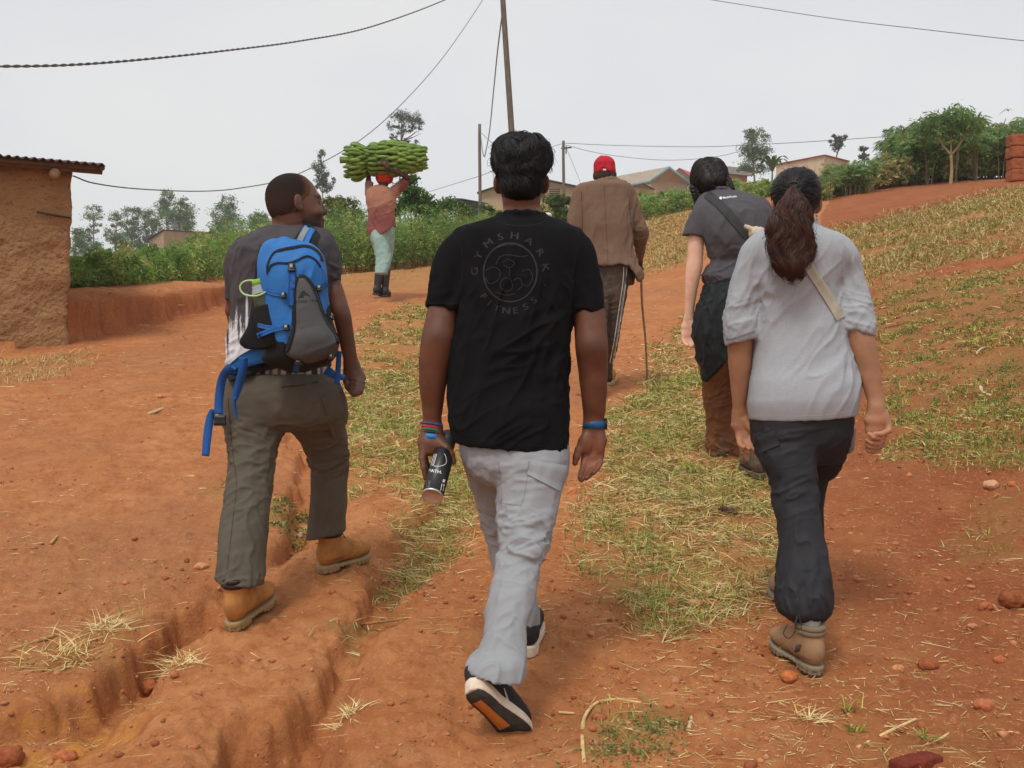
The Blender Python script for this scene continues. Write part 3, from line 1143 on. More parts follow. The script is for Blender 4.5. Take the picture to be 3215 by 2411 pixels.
class Fig:
    def __init__(s, Y0):
        s.Y = Y0

    def p(s, u, v, dy=0.0):
        return P(u, v, s.Y + dy)

    def m(s, n, dy=0.0):
        return n * (s.Y + dy) / F

    def chain(s, rows, k=0.01, kin=None, cap=None):
        """rows (u, v, dy, r_px) or (u, v, dy, r_px, ratio)"""
        out = []
        for i in range(len(rows) - 1):
            a, b = rows[i], rows[i + 1]
            ra, rb = s.m(a[3], a[2]), s.m(b[3], b[2])
            qa = a[4] if len(a) > 4 else 1
            qb = b[4] if len(b) > 4 else 1
            out.append(Cone(s.p(*a[:3]), s.p(*b[:3]), (ra, ra * qa), (rb, rb * qb), k=k if i == 0 or kin is None else kin, cap=cap))
        return out

    def cut(s, a, b, keep=+1, ydir=(0, 1, 0)):
        """plane through photo points a, b (u, v[, dy]) holding ydir; returns signed distance, > 0 below it"""
        pa, pb = s.p(*a), s.p(*b)
        n = np.cross(pb - pa, np.asarray(ydir, float))
        n /= np.linalg.norm(n)
        if n[2] > 0:
            n = -n
        return lambda q: (q - pa) @ (n * keep)


def head_prims(c, yaw=0.0, pitch=0.0, roll=0.0, s=1.0, neck_to=None, neck_r=.056, jaw=1.0, ears=True, ear_y=0.0):
    """head at c (ear level), facing +Y at yaw 0; yaw > 0 turns to +X. Returns prims, subtractors, R"""
    cy_, sy_ = math.cos(-yaw), math.sin(-yaw)
    Rz = np.array([[cy_, -sy_, 0], [sy_, cy_, 0], [0, 0, 1]])
    cp, sp_ = math.cos(pitch), math.sin(pitch)
    Rx = np.array([[1, 0, 0], [0, cp, -sp_], [0, sp_, cp]])
    cr, sr = math.cos(roll), math.sin(roll)
    Ry = np.array([[cr, 0, sr], [0, 1, 0], [-sr, 0, cr]])
    R = Rz @ Rx @ Ry
    c = np.asarray(c, float)

    def q(x, y, z):
        return c + R @ (np.array([x, y, z]) * s)
    E = lambda x, y, z, a, b, d, k, RR=None: Ell(q(x, y, z), np.array([a, b, d]) * s, R if RR is None else R @ RR, k)
    pr = [E(0, -.014, .032, .0745, .096, .084, 0), E(0, -.03, -.012, .066, .070, .068, .03), E(0, .031, -.03, .063, .066, .083, .03),
          E(0, .042, -.082, .050 * jaw, .046, .036, .03), E(0, .076, -.102, .022, .018, .016, .025),
          E(.030, .066, -.038, .022, .022, .018, .02), E(-.030, .066, -.038, .022, .022, .018, .02),
          E(0, .080, .024, .046, .015, .012, .015),
          Cone(q(0, .086, .008), q(0, .101, -.030), .009 * s, .0145 * s, k=.014), E(.015, .093, -.035, .010, .011, .009, .008), E(-.015, .093, -.035, .010, .011, .009, .008),
          E(0, .092, -.062, .024, .011, .0075, .004), E(0, .090, -.075, .021, .011, .0085, .004)]
    sub = [E(.031, .103, .002, .017, .016, .011, 0), E(-.031, .103, .002, .017, .016, .011, 0)]
    pr2 = [Ell(q(.031, .079, .003), .0125 * s, None, .004), Ell(q(-.031, .079, .003), .0125 * s, None, .004)]
    if ears:
        for sg in (-1, 1):
            a = sg * .62
            Rr = np.array([[math.cos(a), -math.sin(a), 0], [math.sin(a), math.cos(a), 0], [0, 0, 1]])
            pr2.append(Ell(q(sg * .0825, -.014 + ear_y, -.002), np.array([.0085, .019, .0305]) * s, R @ Rr, .006))
            pr2.append(Ell(q(sg * .079, -.007 + ear_y, -.025), np.array([.008, .011, .012]) * s, R @ Rr, .006))
    if neck_to is not None:
        pr.append(Cone(q(0, -.020, -.075), neck_to, (neck_r, neck_r * 1.0), (neck_r * 1.12, neck_r * 1.05), k=.03))
    for e in pr2:
        e.late = True
    return pr, sub, pr2, R, q


def head_post(sub, ear_sub=None):
    def f(p, d):
        for e in sub:
            d = -smin(-d, e(p), .012)
        return d
    return f


def garment(name, prims, res, material, parent, post=None, folds=(), cols=None, sm=1, pad=.02, extra=None, base=1.0):
    V, Q = sdf_mesh(prims, res, post, pad=pad)
    if sm:
        V = relax(V, Q, sm)
    Nn = vnormals(V, Q)
    dsp = np.zeros(len(V))
    for (dr, across, along, amp, mask, seed) in folds:
        r = ridges(V, dr, across, along, seed)
        r = 1.15 * np.maximum(r, 0) ** 1.8 - .5 * np.maximum(-r, 0) ** .8
        dsp += 1.25 * amp * r * (1 if mask is None else mask(V))
    V = V + Nn * dsp[:, None]
    V = V + Nn * (base * (ridges(V, (.2, .3, 1), .06, .30, 77) * .0022 + ridges(V, (1, .2, .35), .045, .2, 78) * .0012))[:, None]
    if extra is not None:
        V = extra(V, Nn)
    c = None if cols is None else cols(V, Nn)
    o = obj(name, V, Q, material, parent, True, c)
    return o, V, Q


def around(c, r):
    c = np.asarray(c, float)
    return lambda V: np.exp(-(((V - c) / np.asarray(r, float)) ** 2).sum(1))


def body_mesh(prims, hands, res, hres, mat_, parent, name="body", sub=(), late=()):
    """one body; hands = list of (lo, hi) boxes meshed finer with the same surface"""
    boxes = [(np.asarray(a, float), np.asarray(b, float)) for a, b in hands]

    def boxd(p, a, b):
        return np.maximum(a - p, p - b).max(1)
    hp = head_post(sub)

    def sd(p, d):
        d = hp(p, d)
        for e in late:
            d = smin(d, e(p), e.k)
        return d

    def main(p, d):
        d = sd(p, d)
        for a, b in boxes:
            d = np.maximum(d, -boxd(p, a, b - [0, 0, .014]))
        return d
    ll = [q for q in late]
    parts = [sdf_mesh(prims + [Fn(lambda p: np.full(len(p), 9.0), e.lo, e.hi) for e in ll], res, main, pad=.02)]
    for a, b in boxes:
        sub_pr = [q for q in prims if np.all(q.hi >= a) and np.all(q.lo <= b)]
        parts.append(sdf_mesh(sub_pr, hres, lambda p, d, a=a, b=b: np.maximum(sd(p, d) + .004 * sstep(b[2] - .001, b[2] + .014, p[:, 2]), boxd(p, a, b + [0, 0, .016])), lo=a - .012, hi=b + .03))
    V, Q, n = [], [], 0
    for v, q in parts:
        V.append(v); Q.append(q + n); n += len(v)
    V, Q = np.concatenate(V), np.concatenate(Q)
    return V, Q


def finish_body(V, Q, mat_, parent, cols=None, name="body"):
    V = relax(V, Q, 1, .4)
    N_ = vnormals(V, Q)
    V = V + N_ * (fbm(V * 30, 2, 5) * .0008)[:, None]
    return obj(name, V, Q, mat_, parent, True, None if cols is None else cols(V, N_)), V, Q


def bvh_of(V, Q):
    return BVHTree.FromPolygons([tuple(v) for v in V], [tuple(int(i) for i in q) for q in Q])


CAMO = np.array([0, 0, CAMH])


def strands(V, Q, pick, n, L, width, flow, lift=.004, segs=5, seed=1, wave=.0, tip_lift=0.0):
    """hair locks as tapering ribbons that follow the surface; flow(p, n) -> direction"""
    r = np.random.default_rng(seed)
    Nn = vnormals(V, Q)
    idx = np.where(pick(V, Nn))[0]
    st = V[r.choice(idx, n)]
    bv = bvh_of(V, Q)
    p = st.copy()
    pts, nrm = [], []
    ll = L * r.uniform(.6, 1.3, n)
    ph = r.uniform(0, 6.28, n)
    hgt = r.uniform(.2, 1.0, n) * lift
    for s_ in range(segs + 1):
        t = s_ / segs
        near = [bv.find_nearest(Vector(q)) for q in p]
        loc = np.array([tuple(a[0]) for a in near])
        nn = np.array([tuple(a[1]) for a in near])
        pts.append(loc + nn * (hgt + tip_lift * t * t * r.uniform(.0, 1, n))[:, None])
        nrm.append(nn)
        f = flow(loc, nn)
        f = f - nn * (f * nn).sum(1)[:, None]
        f /= np.linalg.norm(f, axis=1)[:, None] + 1e-9
        side = np.cross(nn, f)
        p = loc + (f + side * (wave * np.sin(ph + t * 5))[:, None]) * (ll / segs)[:, None]
    pts, nrm = np.stack(pts, 1), np.stack(nrm, 1)
    tan = np.gradient(pts, axis=1)
    sv = np.cross(tan, nrm)
    sv /= np.linalg.norm(sv, axis=2)[..., None] + 1e-9
    tt = np.linspace(0, 1, segs + 1)
    w = (width * r.uniform(.5, 1.4, n))[:, None] * (np.sin(np.pi * np.clip(.18 + .82 * tt, 0, 1)) ** .7 + .05)[None]
    A_, B_ = pts - sv * w[..., None] / 2 - nrm * .0008, pts + sv * w[..., None] / 2 - nrm * .0008
    C_ = pts + nrm * (w * .3)[..., None]
    VV = np.stack([A_, C_, B_], 2)          # n, seg, 3, 3
    k = (segs + 1) * 3
    b = np.arange(n)[:, None, None] * k
    s_ = np.arange(segs)[None, :, None] * 3
    q1 = np.concatenate([b + s_ + np.array([[[0, 1, 4, 3]]]), b + s_ + np.array([[[1, 2, 5, 4]]])], 1).reshape(-1, 4)
    return VV.reshape(-1, 3), q1


def text_tris(txt, size=1.0, bold=0.0):
    cu = bpy.data.curves.new("lettering", 'FONT')
    cu.body = txt
    cu.size = size
    cu.resolution_u = 3
    cu.offset = bold
    cu.align_x = 'CENTER'
    o = bpy.data.objects.new("lettering", cu)
    COL.objects.link(o)
    dg = bpy.context.evaluated_depsgraph_get()
    dg.update()
    me = o.evaluated_get(dg).to_mesh()
    me.calc_loop_triangles()
    v = np.array([tuple(a.co) for a in me.vertices]).reshape(-1, 3)[:, :2]
    t = np.array([tuple(a.vertices) for a in me.loop_triangles]).reshape(-1, 3)
    o.to_mesh_clear()
    bpy.data.objects.remove(o)
    bpy.data.curves.remove(cu)
    return v, t


def project(bv, uv, off=.0015, alt=None):
    """points of the cloth that lie behind photo pixels uv (alt: points whose depth is used where there is no cloth)"""
    out = []
    last = None
    if alt is not None:
        for i, (u, v) in enumerate(uv):
            d = P(u, v, 1.0) - CAMO
            d /= np.linalg.norm(d)
            h = bv.ray_cast(Vector(CAMO), Vector(d))
            q = None if h[0] is None else np.array(h[0]) - d * off
            if q is None or abs(q[1] - alt[i][1]) > .12:
                q = P(u, v, alt[i][1])
            out.append(q)
        return np.array(out)
    for (u, v) in uv:
        d = P(u, v, 1.0) - CAMO
        d /= np.linalg.norm(d)
        h = bv.ray_cast(Vector(CAMO), Vector(d))
        if h[0] is None:
            q = None
        else:
            q = np.array(h[0]) - d * off
        out.append(q)
        last = q if q is not None else last
    f = last if last is not None else np.zeros(3)
    res = []
    for q in out:
        if q is None:
            q = f
        f = q
        res.append(q)
    return np.array(res)


def print_text(mb, bv, txt, u, v, h, ang=0.0, wx=1.0, bold=0.0, off=.0015, shear=0.0):
    """one word centred at u, v with cap height h px, turned by ang (clockwise radians)"""
    p, t = text_tris(txt, 1.0, bold)
    if len(p) == 0:
        return
    s_ = h / .69
    x, y = p[:, 0] * s_ * wx + shear * p[:, 1] * s_, -(p[:, 1] - .345) * s_
    uu = u + x * math.cos(ang) - y * math.sin(ang)
    vv_ = v + x * math.sin(ang) + y * math.cos(ang)
    mb.add(project(bv, np.stack([uu, vv_], 1), off), t[:, ::-1])


def print_line(mb, bv, uv, w, off=.0015):
    """band of width w px along pixel polyline uv"""
    uv = np.asarray(uv, float)
    t = np.gradient(uv, axis=0)
    n = np.stack([-t[:, 1], t[:, 0]], 1)
    n /= np.linalg.norm(n, axis=1)[:, None] + 1e-9
    w = np.full(len(uv), w) if np.isscalar(w) else np.asarray(w)
    a, b = project(bv, uv - n * w[:, None] / 2, off), project(bv, uv + n * w[:, None] / 2, off)
    k = np.arange(len(uv) - 1)
    m_ = len(uv)
    mb.add(np.concatenate([a, b]), Q=np.stack([k, k + 1, m_ + k + 1, m_ + k], 1))


def band_on(bv, uv, w, th, mb, off=.002, col=None):
    """real webbing strap lying on a surface: follows pixel path uv, width w px, thickness th m"""
    uv = np.asarray(uv, float)
    t = np.gradient(uv, axis=0)
    n = np.stack([-t[:, 1], t[:, 0]], 1)
    n /= np.linalg.norm(n, axis=1)[:, None] + 1e-9
    w = np.full(len(uv), w) if np.isscalar(w) else np.asarray(w)
    rows = []
    mid = project(bv, uv, off)
    for f in (-.5, -.17, .17, .5):
        rows.append(project(bv, uv + n * (w * f)[:, None], off, mid))
    top = []
    for r in rows:
        d = r - CAMO
        d /= np.linalg.norm(d, axis=1)[:, None]
        top.append(r - d * th)
    m_ = len(uv)
    V = np.concatenate(rows + top)
    k = np.arange(m_ - 1)
    Q = []
    for j in range(3):
        Q.append(np.stack([4 * m_ + j * m_ + k, 4 * m_ + j * m_ + k + 1, 4 * m_ + (j + 1) * m_ + k + 1, 4 * m_ + (j + 1) * m_ + k], 1))
    for j in (0, 3):
        Q.append(np.stack([j * m_ + k, j * m_ + k + 1, 4 * m_ + j * m_ + k + 1, 4 * m_ + j * m_ + k], 1))
    mb.add(V, Q=np.concatenate(Q), col=col)


def person(loc, label, group="people walking up the hill"):
    return empty("person", loc, label, "person", group)


def outline2d(rows):
    """sole outline in foot space: rows (x, yl, yr) -> distance fn on (x, y)"""
    A = bez(np.array(rows, float), 10 * (len(rows) - 1))
    A = A[np.argsort(A[:, 0])]
    return A


def shoe(parent, heel, toe, up, L, mats, kind, roll_label=None, bend=0.0):
    """heel, toe: world points on the ground line of the sole; up: rough up vector. kind: boot / trainer / hiker / gum"""
    heel, toe = np.asarray(heel, float), np.asarray(toe, float)
    x = toe - heel
    x = x / np.linalg.norm(x)
    z = np.asarray(up, float)
    z = z - x * z.dot(x)
    z /= np.linalg.norm(z)
    y = np.cross(z, x)
    R = np.stack([x, y, z], 1)
    s = L / .30

    def w(a, b, c):
        return heel + R @ (np.array([a, b, c]) * s)
    E = lambda a, b, c, ra, rb, rc, k: Ell(w(a, b, c), np.array([ra, rb, rc]) * s, R, k)
    th = {'boot': .034, 'trainer': .034, 'hiker': .032, 'gum': .022}[kind]
    A = outline2d([(-.002, .0, .0), (.012, .026, .026), (.05, .037, .037), (.11, .037, .036), (.17, .045, .044), (.22, .050, .047), (.27, .038, .036), (.298, .010, .010), (.302, 0, 0)])

    def sole_f(p):
        l = (p - heel) @ R / s
        xc = np.clip(l[:, 0], A[0, 0], A[-1, 0])
        lift = bend * np.maximum(l[:, 0] - .2, 0) ** 2 * 6 + .010 * np.maximum(l[:, 0] - .22, 0) / .08
        hw = np.interp(xc, A[:, 0], (A[:, 1] + A[:, 2]) / 2)
        flare = 1.0
        if kind == 'trainer':
            tz = th * (1.25 - .55 * np.clip(l[:, 0] / .3, 0, 1))
        elif kind in ('boot', 'hiker'):
            tz = np.where(l[:, 0] < .082, th, th * .82) * np.ones(len(l))
        else:
            tz = th * np.ones(len(l))
        d2 = np.abs(l[:, 1]) - hw * flare + np.abs(l[:, 0] - xc)
        z0 = lift
        if kind in ('boot', 'gum', 'hiker'):
            z0 = lift + .011 * sstep(.085, .092, l[:, 0]) * (1 - sstep(.15, .19, l[:, 0]))
        dz = np.maximum(z0 - l[:, 2], l[:, 2] - tz - lift * .8)
        r_ = .005
        q1, q2 = d2 + r_, dz + r_
        return (np.sqrt(np.maximum(q1, 0) ** 2 + np.maximum(q2, 0) ** 2) + np.minimum(np.maximum(q1, q2), 0) - r_) * s
    hull = [w(-.02, -.07, -.01), w(.33, -.07, -.01), w(-.02, .07, .09), w(.33, .07, .09), w(-.02, .07, -.01), w(.33, .07, -.01), w(-.02, -.07, .09), w(.33, -.07, .09)]
    lo, hi = np.min(hull, 0), np.max(hull, 0)
    top = {'boot': .165, 'trainer': .085, 'hiker': .150, 'gum': .36}[kind]
    up_pr = [E(.235, 0, th + .022, .062, .043, .030, 0), E(.17, 0, th + .036, .075, .041, .042, .03), E(.10, 0, th + .05, .075, .037, .055, .03),
             E(.05, 0, th + .045, .052, .036, .055, .02)]
    if kind in ('boot', 'hiker', 'gum'):
        up_pr.append(Cone(w(.072, 0, .06), w(.066 if kind != 'gum' else .075, 0, top), (.050 * s, .040 * s), (.050 * s, .044 * s) if kind != 'gum' else (.066 * s, .060 * s), side=x, k=.02, cap=.004))
    else:
        up_pr.append(Cone(w(.062, 0, .055), w(.050, 0, .098), (.046 * s, .034 * s), (.042 * s, .033 * s), side=x, k=.02, cap=.004))

    def up_post(p, d):
        l = (p - heel) @ R / s
        lift = bend * np.maximum(l[:, 0] - .2, 0) ** 2 * 6
        return np.maximum(d, (th * .55 + lift - l[:, 2]) * s)
    root = empty("shoe" if kind in ('trainer', 'gum') else "boot", (0, 0, 0))
    root.parent = parent
    root.location = tuple(heel - origin_of(parent))
    res = .0042 if s > .5 else .006
    V, Q = sdf_mesh(up_pr, res, up_post)
    N_ = vnormals(V, Q)
    V = relax(V, Q, 1)
    l = (V - heel) @ R / s
    V = V + N_ * (ridges(V, y, .022, .08, 3) * .0022 * np.exp(-((l[:, 0] - .17) / .04) ** 2))[:, None]
    obj("upper", V, Q, mats[0], root)
    V, Q = sdf_mesh([Fn(sole_f, lo, hi)], res * .9)
    N_ = vnormals(V, Q)
    l = (V - heel) @ R / s
    if kind in ('boot', 'hiker', 'gum'):
        V = V - N_ * (.004 * (np.sin(l[:, 0] * 2 * math.pi / .022) > .2) * (l[:, 2] < .016))[:, None] * s
    obj("sole", V, Q, mats[1], root)
    return root, w, R, s
class Cut:
    """prim kept above the planes; open (hollow) at the hem when asked"""

    def __init__(s, prim, planes, hollow=0.0, k=None, depth=.05):
        s.q, s.planes, s.h, s.depth = prim, planes if isinstance(planes, list) else [planes], hollow, depth
        s.lo, s.hi, s.k = prim.lo, prim.hi, prim.k if k is None else k

    def __call__(s, p):
        d0 = s.q(p)
        d = d0
        for pl in s.planes:
            e = pl(p)
            d = np.maximum(d, e)
            if s.h:
                d = np.maximum(d, -np.maximum(d0 + s.h, -e - s.depth))
        return d


def ring_prims(c, rx, ry, tilt_x, r, n=14, k=.004, tilt_y=0.0, n_front=None):
    a = np.linspace(0, 2 * math.pi, n + 1)
    pts = np.stack([rx * np.cos(a), ry * np.sin(a), tilt_x * np.sin(a) + tilt_y * np.cos(a)], 1) + np.asarray(c)
    return [Cone(pts[i], pts[i + 1], r, r, k=k) for i in range(n)]


def bracelet(parent, c, axis, rx, ry, r, material, beads=0, name="bracelet", label=None):
    R = rot_to(axis)
    mb = MB()
    a = np.linspace(0, 2 * math.pi, 41)
    ringp = np.asarray(c) + (R @ np.stack([rx * np.cos(a), ry * np.sin(a), 0 * a])).T
    if beads:
        for i in range(beads):
            t = 2 * math.pi * i / beads
            p = np.asarray(c) + R @ np.array([rx * math.cos(t), ry * math.sin(t), 0])
            v, q = UVS
            mb.add(v * r + p, Q=q)
    else:
        mb.ribbon(ringp, R[:, 2], r * 2, .003)
    o = mb.build(name, material, parent)
    if label:
        o["label"] = label
    return o


def _uvs(n=8, m=6):
    V = [[math.sin(math.pi * (j + .02) / (m + .04)) * math.cos(2 * math.pi * i / n), math.sin(math.pi * (j + .02) / (m + .04)) * math.sin(2 * math.pi * i / n), math.cos(math.pi * (j + .02) / (m + .04))] for j in range(m + 1) for i in range(n)]
    Q = [[j * n + i, (j + 1) * n + i, (j + 1) * n + (i + 1) % n, j * n + (i + 1) % n] for j in range(m) for i in range(n)]
    return np.array(V), np.array(Q)


UVS = _uvs()
X_, Y_, Z_ = np.array([1., 0, 0]), np.array([0, 1., 0]), np.array([0, 0, 1.])

M_RUBBER_DK = mat("dark_rubber", (.018, .017, .017), rough=.7)
M_BLACK_PLASTIC = mat("black_plastic", (.012, .012, .013), rough=.35, spec=.5)
M_HAIR_BLACK = mat("black_hair", (.0045, .0042, .0045), rough=.55, spec=.28, var=.3, scale=60)
M_HAIR_BROWN = mat("brown_hair", (.048, .0185, .0115), rough=.5, spec=.28, var=.5, scale=45)
M_PRINT_WHITE = mat("white_print", (.75, .75, .76), rough=.8, var=.04)
M_STEEL = mat("brushed_steel", (.62, .60, .58), rough=.35, metal=.9, var=.05)


def skin_mat(name, c, dark=.8):
    return mat(name, c, rough=.5, var=.10, scale=14, bump=.25, bscale=260, dist=.0012, spec=.38, sss=.06, attr=True)


# ================================================================== A: man in the black T-shirt
A = Fig(3.5)
rootA = person(P(1590, 2180, 3.45) * [1, 1, 0] + [0, 0, zat(0, 3.45)[0]], "man in black printed T-shirt and light grey cargo trousers, nearest the camera")
skA = skin_mat("deep_brown_skin", (.130, .050, .027))
shirtA = mat("black_cotton", (.0075, .0075, .0088), rough=.95, var=.18, scale=10, bump=.25, bscale=420, dist=.001, spec=.12)
trA = mat("grey_nylon", (.285, .298, .315), rough=.68, var=.05, scale=9, bump=.25, bscale=380, dist=.0009, spec=.3)

torso = ZLoft([(676, 1566, 1706, .01, .80), (692, 1514, 1756, .01, .60), (710, 1462, 1800, .005, .52), (735, 1428, 1826, .0, .52), (800, 1424, 1830, -.005, .55), (880, 1440, 1812, -.01, .58),
               (966, 1449, 1794, -.012, .60), (1033, 1436, 1786, -.01, .60), (1128, 1414, 1778, .0, .58), (1223, 1408, 1781, .0, .59), (1318, 1412, 1786, -.01, .62), (1400, 1430, 1783, -.01, .63), (1450, 1440, 1782, -.01, .63)], A.Y, 2.35)
slL = ZLoft([(728, 1436, 1500, 0, 1), (765, 1388, 1500, 0, .95), (818, 1361, 1488, 0, .95), (890, 1347, 1468, 0, .95), (975, 1338, 1452, 0, .95)], A.Y, 2.1, .03)
slR = ZLoft([(728, 1766, 1818, 0, 1), (765, 1766, 1856, 0, .95), (811, 1768, 1873, 0, .95), (906, 1782, 1889, 0, .95), (1000, 1793, 1898, 0, .95)], A.Y, 2.1, .03)
hemA = A.cut((1440, 1388), (1782, 1421))
prims = [Cut(torso, hemA), Cut(slL, A.cut((1339, 962), (1451, 964))), Cut(slR, A.cut((1794, 965), (1897, 987)))]
prims += ring_prims(A.p(1637, 687, .015), A.m(75), A.m(70), -.012, .008, k=.012)
cA = A.p
foldsA = [((.35, 0, 1), .075, .45, .0085, around(cA(1620, 1110), (.5, 9, .23)), 11), ((1, 0, .55), .060, .5, .0075, around(cA(1640, 1090), (.28, 9, .16)), 12),
          ((.8, 0, .5), .05, .3, .005, around(cA(1600, 1330), (.3, 9, .12)), 13), ((.25, 0, 1), .06, .4, .004, around(cA(1640, 880), (.2, 9, .14)), 14),
          ((1, 0, .2), .035, .2, .0015, around(cA(1398, 900), (.07, 9, .06)), 15), ((1, 0, -.2), .035, .2, .0015, around(cA(1840, 900), (.07, 9, .06)), 16),
          ((.6, 0, 1), .04, .2, .005, around(cA(1455, 950), (.07, 9, .12)), 17), ((-.6, 0, 1), .04, .2, .005, around(cA(1790, 950), (.07, 9, .12)), 18)]
o_, VA, QA = garment("t_shirt", prims, .0048, shirtA, rootA, folds=foldsA, base=.7)
bvA = bvh_of(VA, QA)
# chest-back print: ring of letters, round emblem
mb = MB()
prt = mat("faded_print", (.023, .0235, .025), rough=.7, var=.35, scale=60)
cx, cy, rr_ = 1602, 857, 106
for ch, ang in zip("GYMSHARK", (-82, -57, -32, -10, 13, 38, 63, 88)):
    a = math.radians(ang - 6)
    for dx in (-.9, .9):
        print_text(mb, bvA, ch, cx + dx + rr_ * 1.06 * math.sin(a), cy - 2 - rr_ * 1.1 * math.cos(a), 21, a, 1.3, 0)
for ch, ang in zip("FITNESS", (232, 218, 203, 187, 171, 153, 136)):
    a = math.radians(ang)
    for dx in (-.9, .9):
        print_text(mb, bvA, ch, cx + dx + rr_ * math.sin(a), cy - rr_ * 1.12 * math.cos(a), 20, a + math.pi, 1.25, 0)
print_text(mb, bvA, ".", cx + rr_ * 1.05, cy + 30, 20, .3, 1.2, .02)
t = np.linspace(0, 2 * math.pi, 64)
print_line(mb, bvA, np.stack([cx + 84 * np.sin(t), cy - 2 - 92 * np.cos(t)], 1), 4.5)
# faint drawing inside the ring: crossed arms and shoulders in outline
for ln, w in [([(1530, 820), (1545, 790), (1580, 772), (1625, 768), (1662, 788), (1676, 800)], 2.4), ([(1560, 830), (1575, 806), (1604, 800), (1640, 806), (1660, 802)], 2.6),
              ([(1582, 826), (1598, 814), (1620, 826), (1602, 840), (1584, 832)], 2.2), ([(1528, 850), (1552, 838), (1574, 852), (1566, 880), (1540, 890), (1528, 870)], 2.4),
              ([(1640, 852), (1664, 846), (1676, 870), (1662, 896), (1640, 890)], 2.4), ([(1574, 886), (1590, 872), (1608, 880), (1612, 904), (1594, 914), (1576, 902), (1574, 886)], 2.4),
              ([(1616, 880), (1634, 874), (1644, 896), (1628, 912)], 2.2), ([(1604, 842), (1602, 870)], 2.2), ([(1560, 916), (1590, 926), (1622, 922)], 2.2)]:
    print_line(mb, bvA, bez([(a - 4, b) for a, b in ln], 30), w)
po = mb.build("shirt_print", prt, o_)
M_THREAD = mat("black_thread", (.006, .006, .007))
for nm, ln in (("hem_seam", np.stack([np.linspace(1446, 1778, 40), np.linspace(1378, 1408, 40)], 1)), ("collar_seam", bez([(1560, 692), (1590, 704), (1636, 708), (1684, 704), (1712, 693)], 24)),
               ("sleeve_seam", bez([(1346, 952), (1398, 953), (1446, 953)], 16)), ("sleeve_seam", bez([(1800, 956), (1850, 966), (1890, 974)], 16)),
               ("shoulder_seam", bez([(1440, 760), (1452, 800), (1452, 860), (1450, 920)], 30)), ("shoulder_seam", bez([(1822, 760), (1808, 800), (1800, 860), (1796, 920)], 30))):
    mb = MB()
    print_line(mb, bvA, ln, 2.0, .001)
    mb.build(nm, M_THREAD, o_)

# trousers
pel = ZLoft([(1290, 1456, 1768, 0, .62), (1380, 1455, 1776, 0, .64), (1440, 1460, 1778, -.005, .66), (1492, 1490, 1768, -.01, .6), (1520, 1530, 1740, 0, .5)], A.Y, 2.3, .03)
legR = ZLoft([(1370, 1590, 1774, 0, .93), (1433, 1564, 1778, -.02, .95), (1500, 1563, 1772, -.04, .95), (1565, 1564, 1757, -.06, .95), (1632, 1567, 1742, -.09, .95), (1690, 1573, 1724, -.12, .98), (1724, 1572, 1722, -.14, 1), (1764, 1560, 1697, -.16, 1),
              (1831, 1545, 1688, -.20, 1), (1897, 1532, 1671, -.24, 1), (1963, 1519, 1653, -.28, 1), (2029, 1508, 1646, -.32, 1), (2080, 1466, 1646, -.35, .95), (2160, 1440, 1640, -.37, .95)], A.Y, 2.1, .03)
legL = ZLoft([(1370, 1447, 1600, 0, 1), (1433, 1452, 1585, .03, 1), (1500, 1468, 1588, .08, 1), (1565, 1496, 1602, .13, 1), (1618, 1510, 1612, .16, 1), (1700, 1530, 1625, .19, 1), (1764, 1540, 1640, .20, 1), (1850, 1565, 1672, .20, 1), (1930, 1600, 1692, .20, 1), (1985, 1612, 1686, .20, 1)], A.Y, 2.1, .03)
knee = cA(1650, 1700, -.12)
prims = [pel, Cut(legR, A.cut((1455, 2088, -.36), (1620, 2126, -.36), ydir=(0, 1, .12)), .019, depth=.045), Cut(legL, A.cut((1600, 1964, .2), (1690, 1968, .2)))]
foldsT = [((1, 0, -.35), .032, .22, .0075, around(cA(1650, 1690), (.15, 9, .085)), 21), ((1, 0, .4), .03, .2, .0055, around(cA(1650, 1660), (.15, 9, .10)), 22),
          ((.3, 0, 1), .045, .35, .0055, around(cA(1590, 1960), (.16, 9, .22)), 23), ((1, 0, -.25), .03, .25, .005, around(cA(1570, 2090), (.16, 9, .06)), 24),
          ((1, 0, .15), .03, .25, .004, around(cA(1620, 1470), (.2, 9, .05)), 25), ((.2, 0, 1), .05, .3, .005, around(cA(1530, 1560), (.09, 9, .15)), 26), ((1, 0, -.5), .03, .2, .005, around(cA(1520, 1620), (.09, 9, .05)), 27)]
o_, V, Q = garment("trousers", prims, .0055, trA, rootA, folds=foldsT, base=.7)
bv = bvh_of(V, Q)
mb = MB()
band_on(bv, np.stack([np.linspace(1661, 1772, 20), np.linspace(1466, 1502, 20)], 1), np.linspace(46, 84, 20), .004, mb, off=.001)
mb.build("pocket_flap", trA, o_)
M_GTHREAD = mat("grey_thread", (.22, .225, .235))
for ln in ([(1661, 1446), (1655, 1500), (1645, 1560), (1634, 1590)], [(1564, 1450), (1572, 1520), (1574, 1600)], [(1566, 1578), (1605, 1584), (1634, 1586)]):
    mb = MB()
    print_line(mb, bv, bez(ln, 30), 1.8, .001)
    mb.build("seam", M_GTHREAD, o_)

